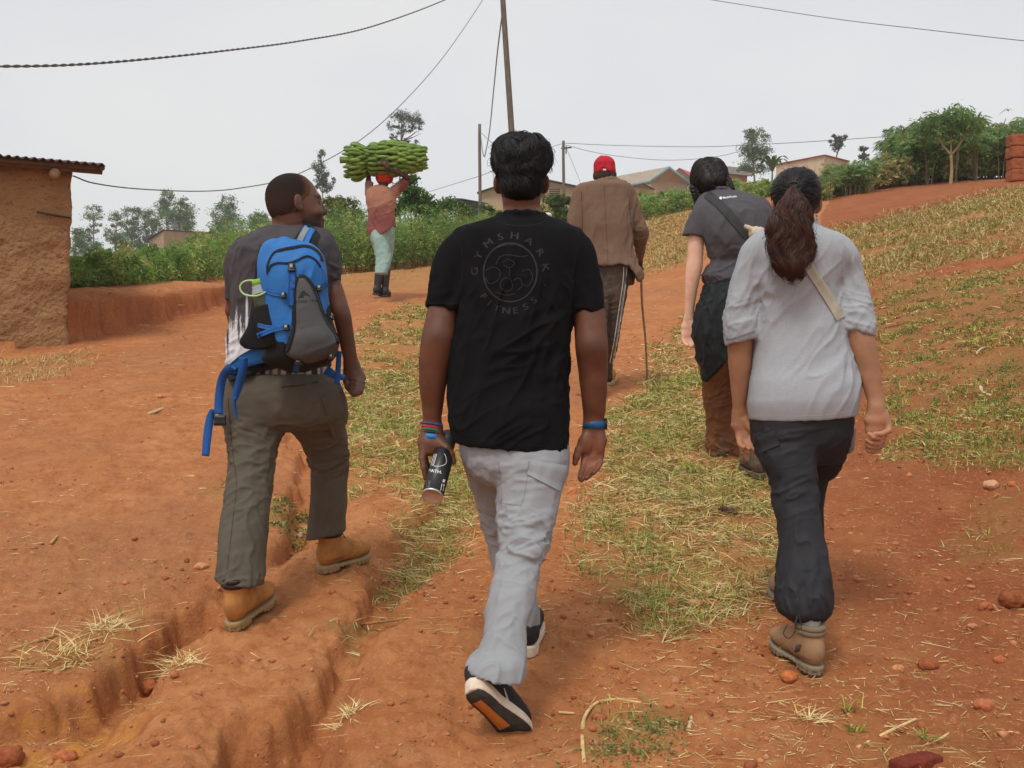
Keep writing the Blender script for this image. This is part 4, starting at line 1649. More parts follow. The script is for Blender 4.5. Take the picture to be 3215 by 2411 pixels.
# body
hA = A.p(1637, 575, .035)
hp, hsub, hlate, hR, hq = head_prims(hA + [0, .012, 0], 0, 0, 0, .95, A.p(1638, 700, .04), .056)
armL = ZLoft([(735, 1425, 1490, 0, .9), (860, 1372, 1456, 0, .9), (925, 1354, 1444, 0, .92), (1000, 1336, 1437, -.01, .98), (1061, 1323, 1430, -.02, 1), (1110, 1317, 1424, -.01, 1.0), (1159, 1315, 1411, .0, .98), (1223, 1318, 1399, .01, .95), (1280, 1325, 1391, .02, .85), (1318, 1329, 1386, .025, .75), (1352, 1330, 1385, .03, .7), (1374, 1332, 1380, .03, .5)], A.Y, 2.05, .02)
armR = ZLoft([(735, 1772, 1830, 0, .9), (860, 1790, 1872, 0, .9), (925, 1796, 1886, 0, .92), (976, 1797, 1898, 0, .95), (1033, 1802, 1905, -.01, .98), (1096, 1807, 1909, -.02, 1), (1159, 1814, 1908, 0, .98), (1223, 1822, 1906, .01, .95), (1286, 1829, 1901, .02, .85), (1311, 1831, 1897, .025, .78), (1352, 1833, 1894, .03, .7), (1378, 1836, 1892, .03, .5)], A.Y, 2.05, .02)
prims = hp + [Cut(torso.shrink(.024, .03), A.cut((1440, 1310), (1782, 1320))), armL, armR, pel.shrink(.035, .02), Cut(legR.shrink(.028, .02), A.cut((1468, 2060, -.36), (1620, 2100, -.36))), Cut(legL.shrink(.028, .02), A.cut((1600, 1950, .2), (1690, 1950, .2)))]
# left hand on the bottle
prims += A.chain([(1357, 1340, .03, 26, .8), (1350, 1392, .02, 32, .62), (1347, 1416, .015, 29, .55)], .02, .02)
prims += A.chain([(1366, 1350, .03, 20), (1378, 1396, .02, 17), (1384, 1408, .015, 13)], .015, .01)
prims += A.chain([(1384, 1394, .01, 15), (1402, 1408, -.005, 13), (1416, 1426, -.01, 10.5), (1424, 1450, -.012, 9)], .015, .006)
for i, (du, dv, dd) in enumerate([(0, 0, 0), (-2, -6, .022), (0, -12, .044), (6, -20, .062)]):
    prims += A.chain([(1332 + du, 1408 + dv * .5, .01 + dd, 12.5), (1326 + du, 1440 + dv, -.002 + dd, 10.5), (1331 + du, 1470 + dv, -.01 + dd, 9.5), (1337 + du + 3 * i, 1500 + dv, -.012 + dd, 8)], .008, .003)
# right hand, palm to the rear
prims += A.chain([(1864, 1345, .03, 28, .8), (1862, 1385, .03, 35, .5), (1864, 1432, .025, 33, .45)], .02, .015)
prims += [Ell(A.p(1840, 1390, .012), (A.m(20), .016, A.m(34)), None, .012), Ell(A.p(1884, 1392, .016), (A.m(15), .014, A.m(36)), None, .012)]
prims += A.chain([(1832, 1388, .015, 15), (1818, 1412, .01, 13), (1810, 1434, .005, 11), (1805, 1454, .002, 9)], .012, .006)
for kn, j1, j2, tp, r_f in [((1836, 1436), (1832, 1462), (1826, 1482), (1821, 1498), 11.5), ((1851, 1440), (1848, 1470), (1838, 1492), (1826, 1506), 12), ((1868, 1438), (1866, 1466), (1854, 1486), (1842, 1500), 11.5), ((1884, 1430), (1884, 1454), (1876, 1470), (1864, 1484), 10)]:
    prims += A.chain([(*kn, .025, r_f), (*j1, .012, r_f * .93), (*j2, -.012, r_f * .88), (*tp, -.034, r_f * .75)], .008, .003)
bx = [(A.p(1296, 1520, -.12), A.p(1440, 1362, .13)), (A.p(1790, 1525, -.1), A.p(1915, 1358, .12))]
V, Q = body_mesh(prims, bx, .0048, .0026, skA, rootA, sub=hsub, late=hlate)


def colA(V, N_):
    c = np.ones((len(V), 3))
    pal = np.exp(-(((V - A.p(1862, 1420, .0)) / [.045, .03, .07]) ** 2).sum(1)) * (N_[:, 1] < .1)
    c += pal[:, None] * np.array([.75, .62, .55])
    for e in ((1377, 1061), (1857, 1100)):
        c -= (np.exp(-(((V - A.p(*e, -.05)) / [.03, .05, .022]) ** 2).sum(1)) * .35)[:, None]
    nk = np.exp(-((V[:, 2] - A.p(1637, 652)[2]) / .010) ** 2) * (np.abs(V[:, 0] - hA[0]) < .08)
    c += nk[:, None] * .35
    c *= (1 + .12 * fbm(V * 25, 3, 9))[:, None]
    return c


finish_body(V, Q, skA, rootA, colA)
# neck crease chain and hair
hairA = ZLoft([(429, 1600, 1680, .02, 1.1), (434, 1578, 1698, .02, 1.15), (452, 1556, 1718, .02, 1.2), (474, 1543, 1730, .02, 1.18), (500, 1540, 1732, .015, 1.16), (525, 1546, 1726, .01, 1.16), (548, 1558, 1714, .0, 1.25), (565, 1564, 1708, .0, 1.3), (585, 1567, 1705, -.005, 1.34), (606, 1573, 1698, -.010, 1.36), (622, 1582, 1690, -.014, 1.28), (634, 1596, 1678, -.014, 1.12)], A.Y + .02, 2.3)


def face_cut(p):
    l = (p - hA) @ hR
    return np.maximum(np.minimum(l[:, 1] - .055, .16 - l[:, 2] + 9 * (l[:, 2] < .045)), 0 * l[:, 0] - 1) if False else np.where(l[:, 2] < .055, l[:, 1] - (.03 + np.clip(l[:, 2], -.09, .055) * .45), l[:, 1] - .11)


V, Q = sdf_mesh([hairA.shrink(.0055)], .0045, lambda p, d: np.maximum(d, face_cut(p)))
N_ = vnormals(V, Q)
top = sstep(A.p(1637, 590)[2], A.p(1637, 520)[2], V[:, 2])
V = V + N_ * ((.0045 * top + .001) * ridges(V, (.3, .5, 1), .03, .07, 33) - .006 * (1 - top) * 0)[:, None]
V = V - N_ * (.0015 * (1 - top))[:, None]
ho = obj("hair", V, Q, M_HAIR_BLACK, rootA)


def flow(p, n):
    d = np.tile(np.array([0.15, -.2, -1.0]), (len(p), 1))
    w1 = fbm(p * 22, 2, 44)
    d[:, 0] += 1.5 * w1 + (p[:, 0] - hA[0]) * 4
    d[:, 2] += .9 * (p[:, 2] > hA[2] + .09) * fbm(p * 18 + 3, 2, 45)
    return d


SV, SQ = strands(V, Q, lambda v, n: (v[:, 2] > A.p(1637, 565)[2]) & (n[:, 1] < .7), 2200, .055, .0042, flow, .005, 6, 5, .30, .004)
obj("hair_lock", SV, SQ, M_HAIR_BLACK, ho, True)
SV, SQ = strands(V, Q, lambda v, n: (v[:, 2] < A.p(1637, 585)[2]) & (n[:, 1] < .5), 900, .012, .0022, lambda p, n: np.tile(np.array([0., -.3, -1.]), (len(p), 1)), .002, 3, 6)
obj("hair_lock", SV, SQ, M_HAIR_BLACK, ho, True)
SV, SQ = strands(V, Q, lambda v, n: (v[:, 2] > A.p(1637, 560)[2]) & (n[:, 1] < .6), 170, .05, .0016, flow, .004, 6, 7, .5, .022)
obj("flyaway_hair", SV, SQ, M_HAIR_BLACK, ho, True)
bracelet(rootA, cA(1541, 552, .02) if False else hq(-.079, -.006, .018), (0, 1, .3), .006, .006, .002, M_STEEL, name="earring")

# bracelets and watch
axl = A.p(1358, 1330, .03) - A.p(1356, 1380, .03)
axl = axl / np.linalg.norm(axl)
for nm, u, v, w, c, lab in [("b", 1357, 1333, 33, (.05, .04, .22), "purple bead bracelet"), ("b", 1356, 1343, 33, (.42, .015, .02), "red bead bracelet"), ("b", 1357, 1351, 33.5, (.03, .16, .10), "green bead bracelet"), ("b", 1358, 1360, 34, (.012, .012, .012), "black bead bracelet")]:
    bracelet(rootA, A.p(u, v, .03), axl + np.array([.12, .2, 0]), A.m(w - 2), A.m(w - 7), A.m(4.6), mat("bead", c, rough=.35, spec=.5), 34, label=lab)
bracelet(rootA, A.p(1358, 1373, .03), axl + np.array([.06, .2, 0]), A.m(34), A.m(30), A.m(8), mat("blue_silicone", (.02, .20, .55), rough=.45), label="light blue silicone wristband")
wo = bracelet(rootA, A.p(1864, 1334, .03), (0.05, .14, 1), A.m(34), A.m(28), A.m(14), mat("teal_silicone", (.015, .085, .20), rough=.5), name="watch")
mb = MB()
mb.box(A.p(1899, 1330, .04), (.006, .018, .018), None)
mb.build("watch_case", M_BLACK_PLASTIC, wo)

# trainers
mu, ms = mat("black_knit", (.02, .02, .021), rough=.75, bump=.4, bscale=300), mat("dirty_white_foam", (.62, .47, .33), rough=.75, col2=(.70, .62, .52), scale=26)
he, to = P(1476, 2166, 3.05), P(1652, 2322, 3.20)
sh, w, R, s = shoe(rootA, he, to, (-.09, .757, .64), .30, [mu, ms], 'trainer')
mb = MB()
A2 = outline2d([(-.002, .0, .0), (.012, .026, .026), (.05, .037, .037), (.11, .037, .036), (.17, .045, .044), (.22, .050, .047), (.27, .038, .036), (.298, .010, .010), (.302, 0, 0)])


def plate(mb, x0, x1, f, zoff, sc=.86, n=24, side=None):
    xs = np.linspace(x0, x1, n)
    hw = np.interp(xs, A2[:, 0], A2[:, 1]) * sc
    lift = .010 * np.maximum(xs - .22, 0) / .08
    a = np.array([w(x, f[0] * h, zoff + li) for x, h, li in zip(xs, hw, lift)])
    b = np.array([w(x, f[1] * h, zoff + li) for x, h, li in zip(xs, hw, lift)])
    c = np.array([w(x, f[0] * h, zoff + li + .004) for x, h, li in zip(xs, hw, lift)])
    d = np.array([w(x, f[1] * h, zoff + li + .004) for x, h, li in zip(xs, hw, lift)])
    k = np.arange(n - 1)
    mb.add(np.concatenate([a, b, c, d]), Q=np.concatenate([np.stack([k, k + 1, n + k + 1, n + k], 1), np.stack([k, 2 * n + k, 2 * n + k + 1, k + 1], 1), np.stack([n + k, n + k + 1, 3 * n + k + 1, 3 * n + k], 1)]))


plate(mb, .008, .298, (-1, 1), -.0028, .9)
mb.build("outsole", mat("worn_black_rubber", (.05, .043, .038), rough=.85, var=.4, scale=50), sh)
mb = MB()
plate(mb, .05, .20, (-.05, .75), -.0052, .9)
mb.build("outsole_pad", mat("orange_rubber", (.50, .155, .025), rough=.7), sh)
upv = [o for o in sh.children if o.name.startswith("upper")][0]
vv = np.array([tuple(v.co) for v in upv.data.vertices]) + origin_of(upv)
qq = np.array([tuple(p.vertices) for p in upv.data.polygons])
bvs = bvh_of(vv, qq)
mb = MB()
sw = bez([(a + 12, b) for a, b in [(1571, 2160), (1582, 2196), (1592, 2228), (1604, 2254), (1614, 2258), (1614, 2240)]], 30)
print_line(mb, bvs, sw, np.concatenate([np.linspace(3, 11, 18), np.linspace(12, 8, len(sw) - 18)]), .002)
mb.build("side_stripe", mat("cream_stripe", (.55, .47, .37)), sh)
mb = MB()
band_on(bvs, [(1532, 2150), (1546, 2162), (1556, 2172)], 13, .002, mb)
mb.build("heel_tab", mat("grey_reflective", (.3, .3, .29)), sh)
mb = MB()
mb.tube([w(.06, 0, .085), A.p(1544, 2098, -.375), A.p(1566, 2046, -.335)], [.034, .028, .026], 16)
mb.build("sock", mat("dark_sock", (.03, .03, .035)), rootA)
mb = MB()
mb.tube([w(.085, -.010, .085), A.p(1556, 2104, -.372), A.p(1572, 2052, -.335)], [.027, .024, .022], 16)
mb.build("sock_panel", mat("blue_sock", (.015, .018, .17)), rootA)
p1, p2 = hit(1652 , 2072, lambda a, b: zfull(np.asarray(a), np.asarray(b))), hit(1672, 1978, lambda a, b: zfull(np.asarray(a), np.asarray(b)))
sh2, *_ = shoe(rootA, p1 + [0, 0, .004], p2 + [0, 0, .01], (0, -.16, 1), .30, [mu, ms], 'trainer')
mb = MB()
mb.tube([p1 + [.01, .07, .06], p1 + [.0, .06, .2]], .036, 12)
mb.build("sock", mat("dark_sock", (.03, .03, .035)), rootA)

# bottle in the left hand
b0, b1 = P(1357, 1559, 3.375), P(1411, 1364, 3.57)
ax = (b1 - b0) / np.linalg.norm(b1 - b0)
Lb = np.linalg.norm(b1 - b0)
bt = empty("water_bottle", b0, "black steel bottle with white lettering held pointing down in the left hand", "bottle")
R = rot_to(ax)


def lathe(prof, n=40):
    V, Q = [], []
    a = np.linspace(0, 2 * math.pi, n, endpoint=False)
    for (z, r) in prof:
        V.append(b0 + ax * z + r * (np.cos(a)[:, None] * R[:, 0] + np.sin(a)[:, None] * R[:, 1]))
    m_ = len(prof)
    i = np.arange(m_ - 1)[:, None] * n
    j = np.arange(n)[None]
    k = (j + 1) % n
    return np.concatenate(V), np.stack([i + j, i + k, i + n + k, i + n + j], -1).reshape(-1, 4)


rb = .0335
V, Q = lathe([(.010, .001), (.004, rb - .006), (.0, rb - .003), (.0, rb), (.004, rb + .0006), (.006, rb + .0006), (.0061, rb)])
obj("base_ring", V, Q, M_STEEL, bt)
V, Q = lathe([(.0062, rb - .001), (.0065, rb), (.18, rb), (.195, rb - .004), (.205, .022)])
ob, VB, QB = obj("flask", V, Q, mat("black_enamel", (.011, .011, .012), rough=.38, spec=.5), bt), V, Q
V, Q = lathe([(.203, .021), (.204, .026), (.216, .027), (.217, .024), (.221, .024), (.222, .027), (Lb - .003, .026), (Lb, .02), (Lb, .001)])
obj("cap", V, Q, mat("black_cap", (.025, .027, .03), rough=.5), bt)
bvb = bvh_of(VB, QB)
mb = MB()
print_text(mb, bvb, "PATH.", 1366, 1479, 9, .16, 1.25, .02, .0006)
print_line(mb, bvb, bez([(1371, 1425), (1364, 1450), (1362, 1462), (1382, 1463), (1398, 1457), (1402, 1446), (1399, 1432), (1395, 1424)], 40), 1.5, .0006)
print_line(mb, bvb, bez([(1367, 1425), (1360, 1450), (1357, 1462)], 12), 1.1, .0006)
print_line(mb, bvb, bez([(1363, 1425), (1356, 1450), (1353, 1462)], 12), 1.1, .0006)
for (u0, v0, u1, v1, w_) in [(1392, 1514, 1395, 1505, 7), (1387, 1541, 1391, 1519, 9)]:
    print_line(mb, bvb, [(u0, v0), ((u0 + u1) / 2, (v0 + v1) / 2), (u1, v1)], w_, .0006)
mb.build("lettering", M_PRINT_WHITE, bt)
mb = MB()
for i_ in range(5):
    print_line(mb, bvb, [(1338 + i_ * .2, 1508 + i_ * 4.5), (1346, 1509.5 + i_ * 4.5), (1352 - i_, 1511 + i_ * 4.5)], 1.6, .0006)
mb.build("small_print", mat("grey_print", (.2, .2, .21)), bt)
# ================================================================== B: man with the blue backpack
B = Fig(4.25)
gB = zat(-.9, 4.2)[0]
rootB = person((P(860, 1900, 4.2)[0], 4.2, gB), "man with shaved head and blue backpack, looking right, in olive trousers and tan boots")
skB = skin_mat("dark_brown_skin", (.122, .052, .032))
shB = mat("grey_jersey", (.062, .056, .062), rough=.9, var=.1, scale=12, bump=.2, bscale=380, dist=.001, attr=True)
torB = ZLoft([(704, 874, 955, .02, .8), (713, 846, 984, .01, .62), (733, 798, 1016, -.0, .58), (768, 750, 1042, -.01, .6), (809, 732, 1050, -.005, .6), (860, 729, 1048, 0, .6), (920, 731, 1042, 0, .6), (982, 732, 1038, 0, .6),
              (1021, 726, 1036, 0, .6), (1069, 721, 1036, 0, .62), (1122, 717, 1038, 0, .62), (1172, 712, 1040, 0, .62)], B.Y, 2.3)
slL = ZLoft([(752, 752, 800, .02, 1), (790, 720, 800, .03, 1), (828, 706, 785, .04, 1), (880, 707, 768, .05, 1), (945, 710, 752, .06, 1)], B.Y, 2.1, .03)
slR = ZLoft([(722, 985, 1030, 0, 1), (750, 980, 1048, 0, 1), (790, 990, 1059, 0, 1), (830, 1002, 1066, 0, 1), (867, 1018, 1069, 0, 1), (892, 1026, 1070, 0, 1)], B.Y, 2.1, .03)
prims = [Cut(torB, B.cut((712, 1146), (1040, 1152)), .014), Cut(slL, B.cut((711, 937), (750, 930)), .014), Cut(slR, B.cut((1022, 852), (1070, 882)), .014)]


def uv_of(V):
    """photo pixel of world points (used only to lay out printed cloth patterns)"""
    q = V - CAMO
    yc = q[:, 1] * CP - q[:, 2] * SP
    zc = q[:, 1] * SP + q[:, 2] * CP
    return W / 2 + F * q[:, 0] / yc, H / 2 - F * zc / yc


def colB(V, N_):
    u, v = uv_of(V)
    st = vnoise(np.stack([u / 7.0, u * 0, u * 0], 1), 3) * 60 + vnoise(np.stack([u / 2.5, v / 60, u * 0], 1), 4) * 38
    edge = 1052 + st - 110 * np.exp(-((u - 774) / 5.0) ** 2) - 30 * np.exp(-((u - 742) / 5) ** 2)
    wv = sstep(-12, 22, v - edge) * (u < 800) * (1 - sstep(782, 800, u))
    c = np.ones((len(V), 3))
    return c * (1 - wv)[:, None] + wv[:, None] * np.array([9.5, 10.5, 9.8])


fB = [((.5, 0, 1), .06, .4, .006, around(B.p(760, 980), (.12, 9, .25)), 31), ((1, 0, .3), .03, .3, .006, around(B.p(735, 1080), (.06, 9, .1)), 32), ((1, 0, -.3), .04, .3, .004, around(B.p(1045, 840), (.06, 9, .08)), 33), ((1, 0, .2), .05, .4, .004, around(B.p(800, 760), (.2, 9, .1)), 34)]
o_, VB, QB = garment("t_shirt", prims, .0055, shB, rootB, folds=fB, cols=colB)
bvB = bvh_of(VB, QB)
us = ZLoft([(1140, 716, 1036, 0, .62), (1184, 708, 1034, 0, .62)], B.Y, 2.3)


def colU(V, N_):
    u, v = uv_of(V)
    c = np.tile(np.array([.50, .44, .42]), (len(V), 1))
    c[np.sin(u / 4.2) > .35] = [.13, .12, .13]
    c[np.sin(u / 13.0 + 1) > .75] = [.035, .03, .032]
    return c


garment("undershirt", [us], .0045, mat("plaid_cotton", (1, 1, 1), rough=.9, attr=True), rootB, cols=colU)
olive = mat("olive_nylon", (.096, .083, .062), rough=.75, var=.07, scale=8, bump=.25, bscale=350, dist=.0009)
pel = ZLoft([(1176, 702, 1038, 0, .66), (1204, 700, 1054, 0, .68), (1260, 702, 1076, 0, .68), (1310, 708, 1078, .01, .66), (1345, 745, 1050, .02, .55)], B.Y, 2.3, .03)
legL = ZLoft([(1204, 701, 880, 0, 1), (1313, 704, 890, -.03, 1), (1367, 713, 879, -.05, 1), (1421, 720, 867, -.08, 1), (1465, 721, 859, -.10, 1), (1503, 717, 855, -.12, 1), (1557, 707, 849, -.15, 1), (1638, 693, 839, -.19, 1), (1747, 687, 829, -.24, 1), (1801, 682, 828, -.26, 1), (1856, 678, 828, -.28, 1)], B.Y, 2.1, .04)
legR = ZLoft([(1204, 870, 1058, 0, 1), (1260, 878, 1078, .03, 1), (1330, 908, 1083, .08, 1), (1390, 948, 1091, .13, 1), (1437, 968, 1093, .17, 1), (1480, 977, 1091, .19, 1), (1530, 978, 1088, .20, 1), (1584, 976, 1085, .21, 1), (1640, 969, 1083, .23, 1), (1706, 960, 1083, .25, 1)], B.Y, 2.1, .04)
prims = [pel, Cut(legL, B.cut((682, 1822, -.28), (828, 1836, -.28)), .014), Cut(legR, B.cut((962, 1694, .25), (1084, 1666, .25)), .014)]
fT = [((1, 0, .5), .035, .3, .0065, around(B.p(780, 1480, -.1), (.14, 9, .14)), 41), ((1, 0, -.2), .03, .25, .006, around(B.p(790, 1350), (.13, 9, .07)), 42), ((.25, 0, 1), .05, .4, .0055, around(B.p(760, 1680, -.2), (.14, 9, .2)), 43), ((1, 0, .25), .03, .25, .008, around(B.p(1030, 1440, .15), (.12, 9, .07)), 44),
      ((1, 0, -.45), .045, .3, .006, around(B.p(960, 1310, 0), (.16, 9, .09)), 45), ((.2, 0, 1), .04, .3, .004, around(B.p(1030, 1580, .2), (.12, 9, .12)), 46), ((1, 0, .3), .03, .25, .006, around(B.p(750, 1820, -.27), (.14, 9, .04)), 47)]
o_, V, Q = garment("trousers", prims, .0058, olive, rootB, folds=fT)
bvT = bvh_of(V, Q)
mb = MB()
band_on(bvT, [(1036, 1240), (1050, 1290), (1060, 1340), (1066, 1376)], [52, 56, 50, 40], .006, mb, off=.001)
mb.build("cargo_pocket", olive, o_)
mb = MB()
band_on(bvT, [(882, 1216), (940, 1210), (1000, 1198)], 5, .002, mb, off=.001)
mb.build("back_pocket_seam", mat("olive_thread", (.045, .04, .03)), o_)
mb = MB()
print_line(mb, bvT, bez([(716, 1250), (728, 1400), (742, 1520), (730, 1640), (712, 1800)], 50), 2.0, .001)
mb.build("seam", mat("olive_seam", (.04, .035, .026)), o_)
# head and body
hB = B.p(929, 642, .02)
hp, hsub, hlate, hR, hq = head_prims(hB, math.radians(72), math.radians(4), 0, 1.03, B.p(908, 722, .02), .058, ear_y=.012)
armR = ZLoft([(735, 990, 1040, 0, .9), (830, 1014, 1056, 0, .9), (868, 1024, 1065, 0, .92), (910, 1027, 1079, 0, .98), (982, 1043, 1100, -.01, 1), (1031, 1055, 1108, 0, 1), (1079, 1067, 1115, .01, .95), (1120, 1076, 1122, .02, .88), (1158, 1082, 1128, .03, .8), (1180, 1090, 1130, .03, .7)], B.Y, 2.05, .02)
prims = hp + [Cut(torB.shrink(.024, .03), B.cut((700, 1140), (1050, 1140))), armR, pel.shrink(.03, .02), Cut(legL.shrink(.026, .02), B.cut((682, 1815, -.28), (828, 1820, -.28))), Cut(legR.shrink(.026, .02), B.cut((962, 1680, .25), (1084, 1655, .25)))]
prims += B.chain([(768, 770, .03, 30), (736, 880, .05, 24), (728, 975, .08, 20), (742, 1040, .18, 18), (770, 1075, .28, 14), (790, 1085, .32, 16), (808, 1092, .36, 14)], .02, .01)
for i in range(4):
    prims += B.chain([(806, 1080 + i * 9, .36, 9), (824, 1084 + i * 9, .39, 8), (818, 1090 + i * 9, .41, 7)], .006, .003)
# right fist
prims += B.chain([(1106, 1152, .03, 22, .9), (1114, 1185, .03, 29, .85), (1118, 1208, .03, 26, .85)], .02, .012)
for i, (v0, dd) in enumerate([(1172, .03), (1186, .012), (1200, -.004), (1212, -.018)]):
    prims += B.chain([(1128 - i, v0, dd + .01, 11), (1138 - 3 * i, v0 + 16, dd - .01, 11.5), (1122 - 3 * i, v0 + 24, dd - .028, 10.5), (1104, v0 + 20, dd - .024, 9)], .008, .004)
prims += B.chain([(1092, 1168, .03, 13), (1086, 1192, .016, 11), (1092, 1214, .0, 10), (1100, 1226, -.012, 8.5)], .012, .006)
V, Q = body_mesh(prims, [(B.p(1066, 1248, -.12), B.p(1158, 1150, .10)), (hB + [-.16, -.16, -.14], hB + [.16, .16, .15])], .0055, .0030, skB, rootB, sub=hsub, late=hlate)


def hairline(l):
    return np.interp(l[:, 2], [-.082, -.07, -.03, -.01, .012, .03, .06, .09, .13], [-.12, -.05, .0, .012, .022, .046, .052, .045, .03]) - l[:, 1]


def colBb(V, N_):
    l = (V - hB) @ hR / 1.03
    c = np.ones((len(V), 3))
    bd = sstep(.010, -.006, l[:, 2] + .040 - .5 * np.abs(l[:, 1] - .075)) * (np.abs(l[:, 2] + .06) < .07) * (l[:, 1] > .0) * (l[:, 2] < -.035)
    bd = sstep(-.03, -.062, l[:, 2] - .35 * (l[:, 1] - .05)) * (l[:, 1] > .012) * (l[:, 2] > -.135)
    c *= (1 - .72 * bd)[:, None]
    lip = np.exp(-((l[:, 2] + .068) / .010) ** 2 - ((l[:, 1] - .103) / .018) ** 2)
    c += lip[:, None] * np.array([.9, .45, .5])
    br = np.exp(-((l[:, 2] - .024) / .006) ** 2) * (l[:, 1] > .06) * (np.abs(l[:, 0]) > .012)
    c *= (1 - .6 * br)[:, None]
    ey = np.exp(-((l[:, 2] - .001) / .006) ** 2) * (l[:, 1] > .078) * (np.abs(np.abs(l[:, 0]) - .031) < .015)
    c *= (1 - .6 * ey)[:, None]
    for k_, z_ in ((0, -.075), (1, -.10)):
        c *= (1 - .35 * np.exp(-((l[:, 2] - z_ - .1 * l[:, 1]) / .0035) ** 2) * (l[:, 1] < .02))[:, None]
    c *= (1 + .12 * fbm(V * 25, 3, 9))[:, None]
    return c


finish_body(V, Q, skB, rootB, colBb)


def hair_shell(prims, c, R, s, off, line, res=.0035, thick=.012):
    def post(p, d):
        l = (p - c) @ R / s
        return np.maximum(d - off, -line(l) * s)
    return sdf_mesh([q for q in prims[:3]], res, post, pad=.02)


V, Q = hair_shell(hp, hB, hR, 1.03, .0016, hairline)
V = V + vnormals(V, Q) * (vnoise(V * 900, 2) * .0006)[:, None]
_l = (V - hB) @ hR / 1.03
_f = sstep(.0, .034, hairline(_l))[:, None] * (.75 + .25 * sstep(-.02, .08, _l[:, 2]))[:, None]
obj("hair", V, Q, mat("cropped_hair", (1, 1, 1), rough=.9, var=.25, scale=300, spec=.15, bump=.5, bscale=700, dist=.0012, attr=True), rootB, True, np.array([.115, .049, .030]) * (1 - _f) + np.array([.021, .0135, .011]) * _f)
mb = MB()
for sg in (-1, 1):
    v_, q_ = UVS
    mb = MB()
    mb.add(v_ * .0118 + hq(sg * .031, .0808, .001), Q=q_)
    eo = mb.build("eye", mat("eye_white", (.20, .17, .15), rough=.3), rootB)
    mb = MB()
    mb.add(v_ * .0062 + hq(sg * .031, .0872, .001), Q=q_)
    mb.build("iris", mat("dark_iris", (.012, .008, .006), rough=.2), eo)
# boots
bu, bsl = mat("tan_nubuck", (.42, .185, .052), rough=.85, var=.25, scale=16, bump=.3, bscale=120), mat("honey_rubber", (.33, .22, .105), rough=.8, var=.15)
zg = lambda u, v: hit(u, v, lambda a, b: zfull(np.asarray(a), np.asarray(b)))


def cuff(parent, w, s, mt, z=.158, name="padded_collar", r=.011, rx=.047, ry=.041, x0=.067):
    a = np.linspace(0, 2 * math.pi, 25)
    mb = MB()
    for dz in (0, .016):
        mb.tube([w(x0 + rx * math.cos(t), ry * math.sin(t), z + dz) for t in a], r * s, 8, cap=False)
    return mb.build(name, mt, parent)


M_CUFF = mat("dark_leather", (.022, .013, .010), rough=.45)
M_LACE = mat("lace", (.12, .065, .03))
for (hu, hv, dx, dy, L_) in [(722, 1990, .27, .95, .315), (1000, 1806, .62, .83, .30)]:
    h0 = zg(hu, hv)
    d = np.array([dx, dy, 0])
    d /= np.linalg.norm(d)
    t0 = h0 + d * .3
    t0[2] = zat(t0[0], t0[1])[0]
    sh, w, R, s = shoe(rootB, h0 + [0, 0, .004], t0 + [0, 0, .012], (0, -.12, 1), L_, [bu, bsl], 'boot')
    cuff(sh, w, s, M_CUFF)
    for i in range(5):
        mb = MB()
        mb.tube([w(.115 + .012 * i, -.028, .15 - .017 * i), w(.128 + .012 * i, 0, .158 - .017 * i), w(.115 + .012 * i, .028, .15 - .017 * i)], .0026, 6)
        mb.build("lace", M_LACE, sh)
# ------------------------------------------------------------------ backpack
bpk = empty("backpack", B.p(930, 1150, -.2), "bright blue and grey hiking backpack worn over the right shoulder, hip straps dangling", "backpack")
M_BLUE, M_BLUE2 = mat("blue_ripstop", (.022, .150, .44), rough=.62, var=.12, scale=10, bump=.3, bscale=60, dist=.004), mat("blue_webbing", (.014, .095, .34), rough=.7, var=.1, scale=60)
M_BLK = mat("black_mesh", (.012, .012, .013), rough=.9, bump=.4, bscale=500, dist=.001)
M_GREY = mat("grey_ripstop", (.075, .078, .08), rough=.75, var=.1, scale=14, bump=.4, bscale=50, dist=.005)
M_BUCKLE = M_BLACK_PLASTIC
pk = ZLoft([(756, 850, 945, -.23, 1), (772, 828, 985, -.245, .95), (813, 813, 1015, -.265, .82), (867, 812, 1026, -.28, .82), (934, 824, 1030, -.285, .84), (1000, 832, 1040, -.285, .86), (1045, 836, 1054, -.28, .84), (1093, 836, 1060, -.275, .8), (1128, 826, 1046, -.265, .78), (1150, 860, 1012, -.255, .85), (1166, 900, 966, -.25, 1)], B.Y, 2.9)
V, Q = sdf_mesh([pk], .006)
V = relax(V, Q, 1)
N_ = vnormals(V, Q)
V = V + N_ * (.006 * ridges(V, (.3, 0, 1), .07, .3, 51) * around(B.p(920, 860, -.35), (.25, 9, .16))(V))[:, None]
u, v = uv_of(V)
fc = V[Q].mean(1)
fu, fv = uv_of(fc)
low = fv > np.interp(fu, [800, 850, 890, 915, 1000, 1030, 1070], [1062, 1066, 1074, 1090, 1060, 960, 930])
fm = np.where(low | (fc[:, 1] > B.Y - .20), 1, 0)
obj("main_compartment", V, Q, [M_BLUE, M_BLK], bpk, True, None, fm)
pkV, pkQ = V, Q
pocket = ZLoft([(862, 938, 952, -.365, 1.6), (874, 926, 972, -.37, 1.2), (893, 921, 984, -.375, 1.0), (930, 920, 998, -.38, .85), (974, 920, 1012, -.385, .78), (1015, 918, 1030, -.385, .7), (1055, 913, 1054, -.385, .6), (1083, 904, 1062, -.38, .56), (1112, 903, 1046, -.37, .6), (1130, 934, 1008, -.36, .9), (1137, 958, 985, -.35, 1.3)], B.Y, 2.5)
V, Q = sdf_mesh([pocket], .0055)
V = relax(V, Q, 1)
N_ = vnormals(V, Q)
V = V + N_ * (.004 * ridges(V, (1, 0, .4), .05, .2, 52) * around(B.p(990, 1060, -.4), (.2, 9, .1))(V))[:, None]
po = obj("front_pocket", V, Q, M_GREY, bpk)
poV, poQ = V, Q
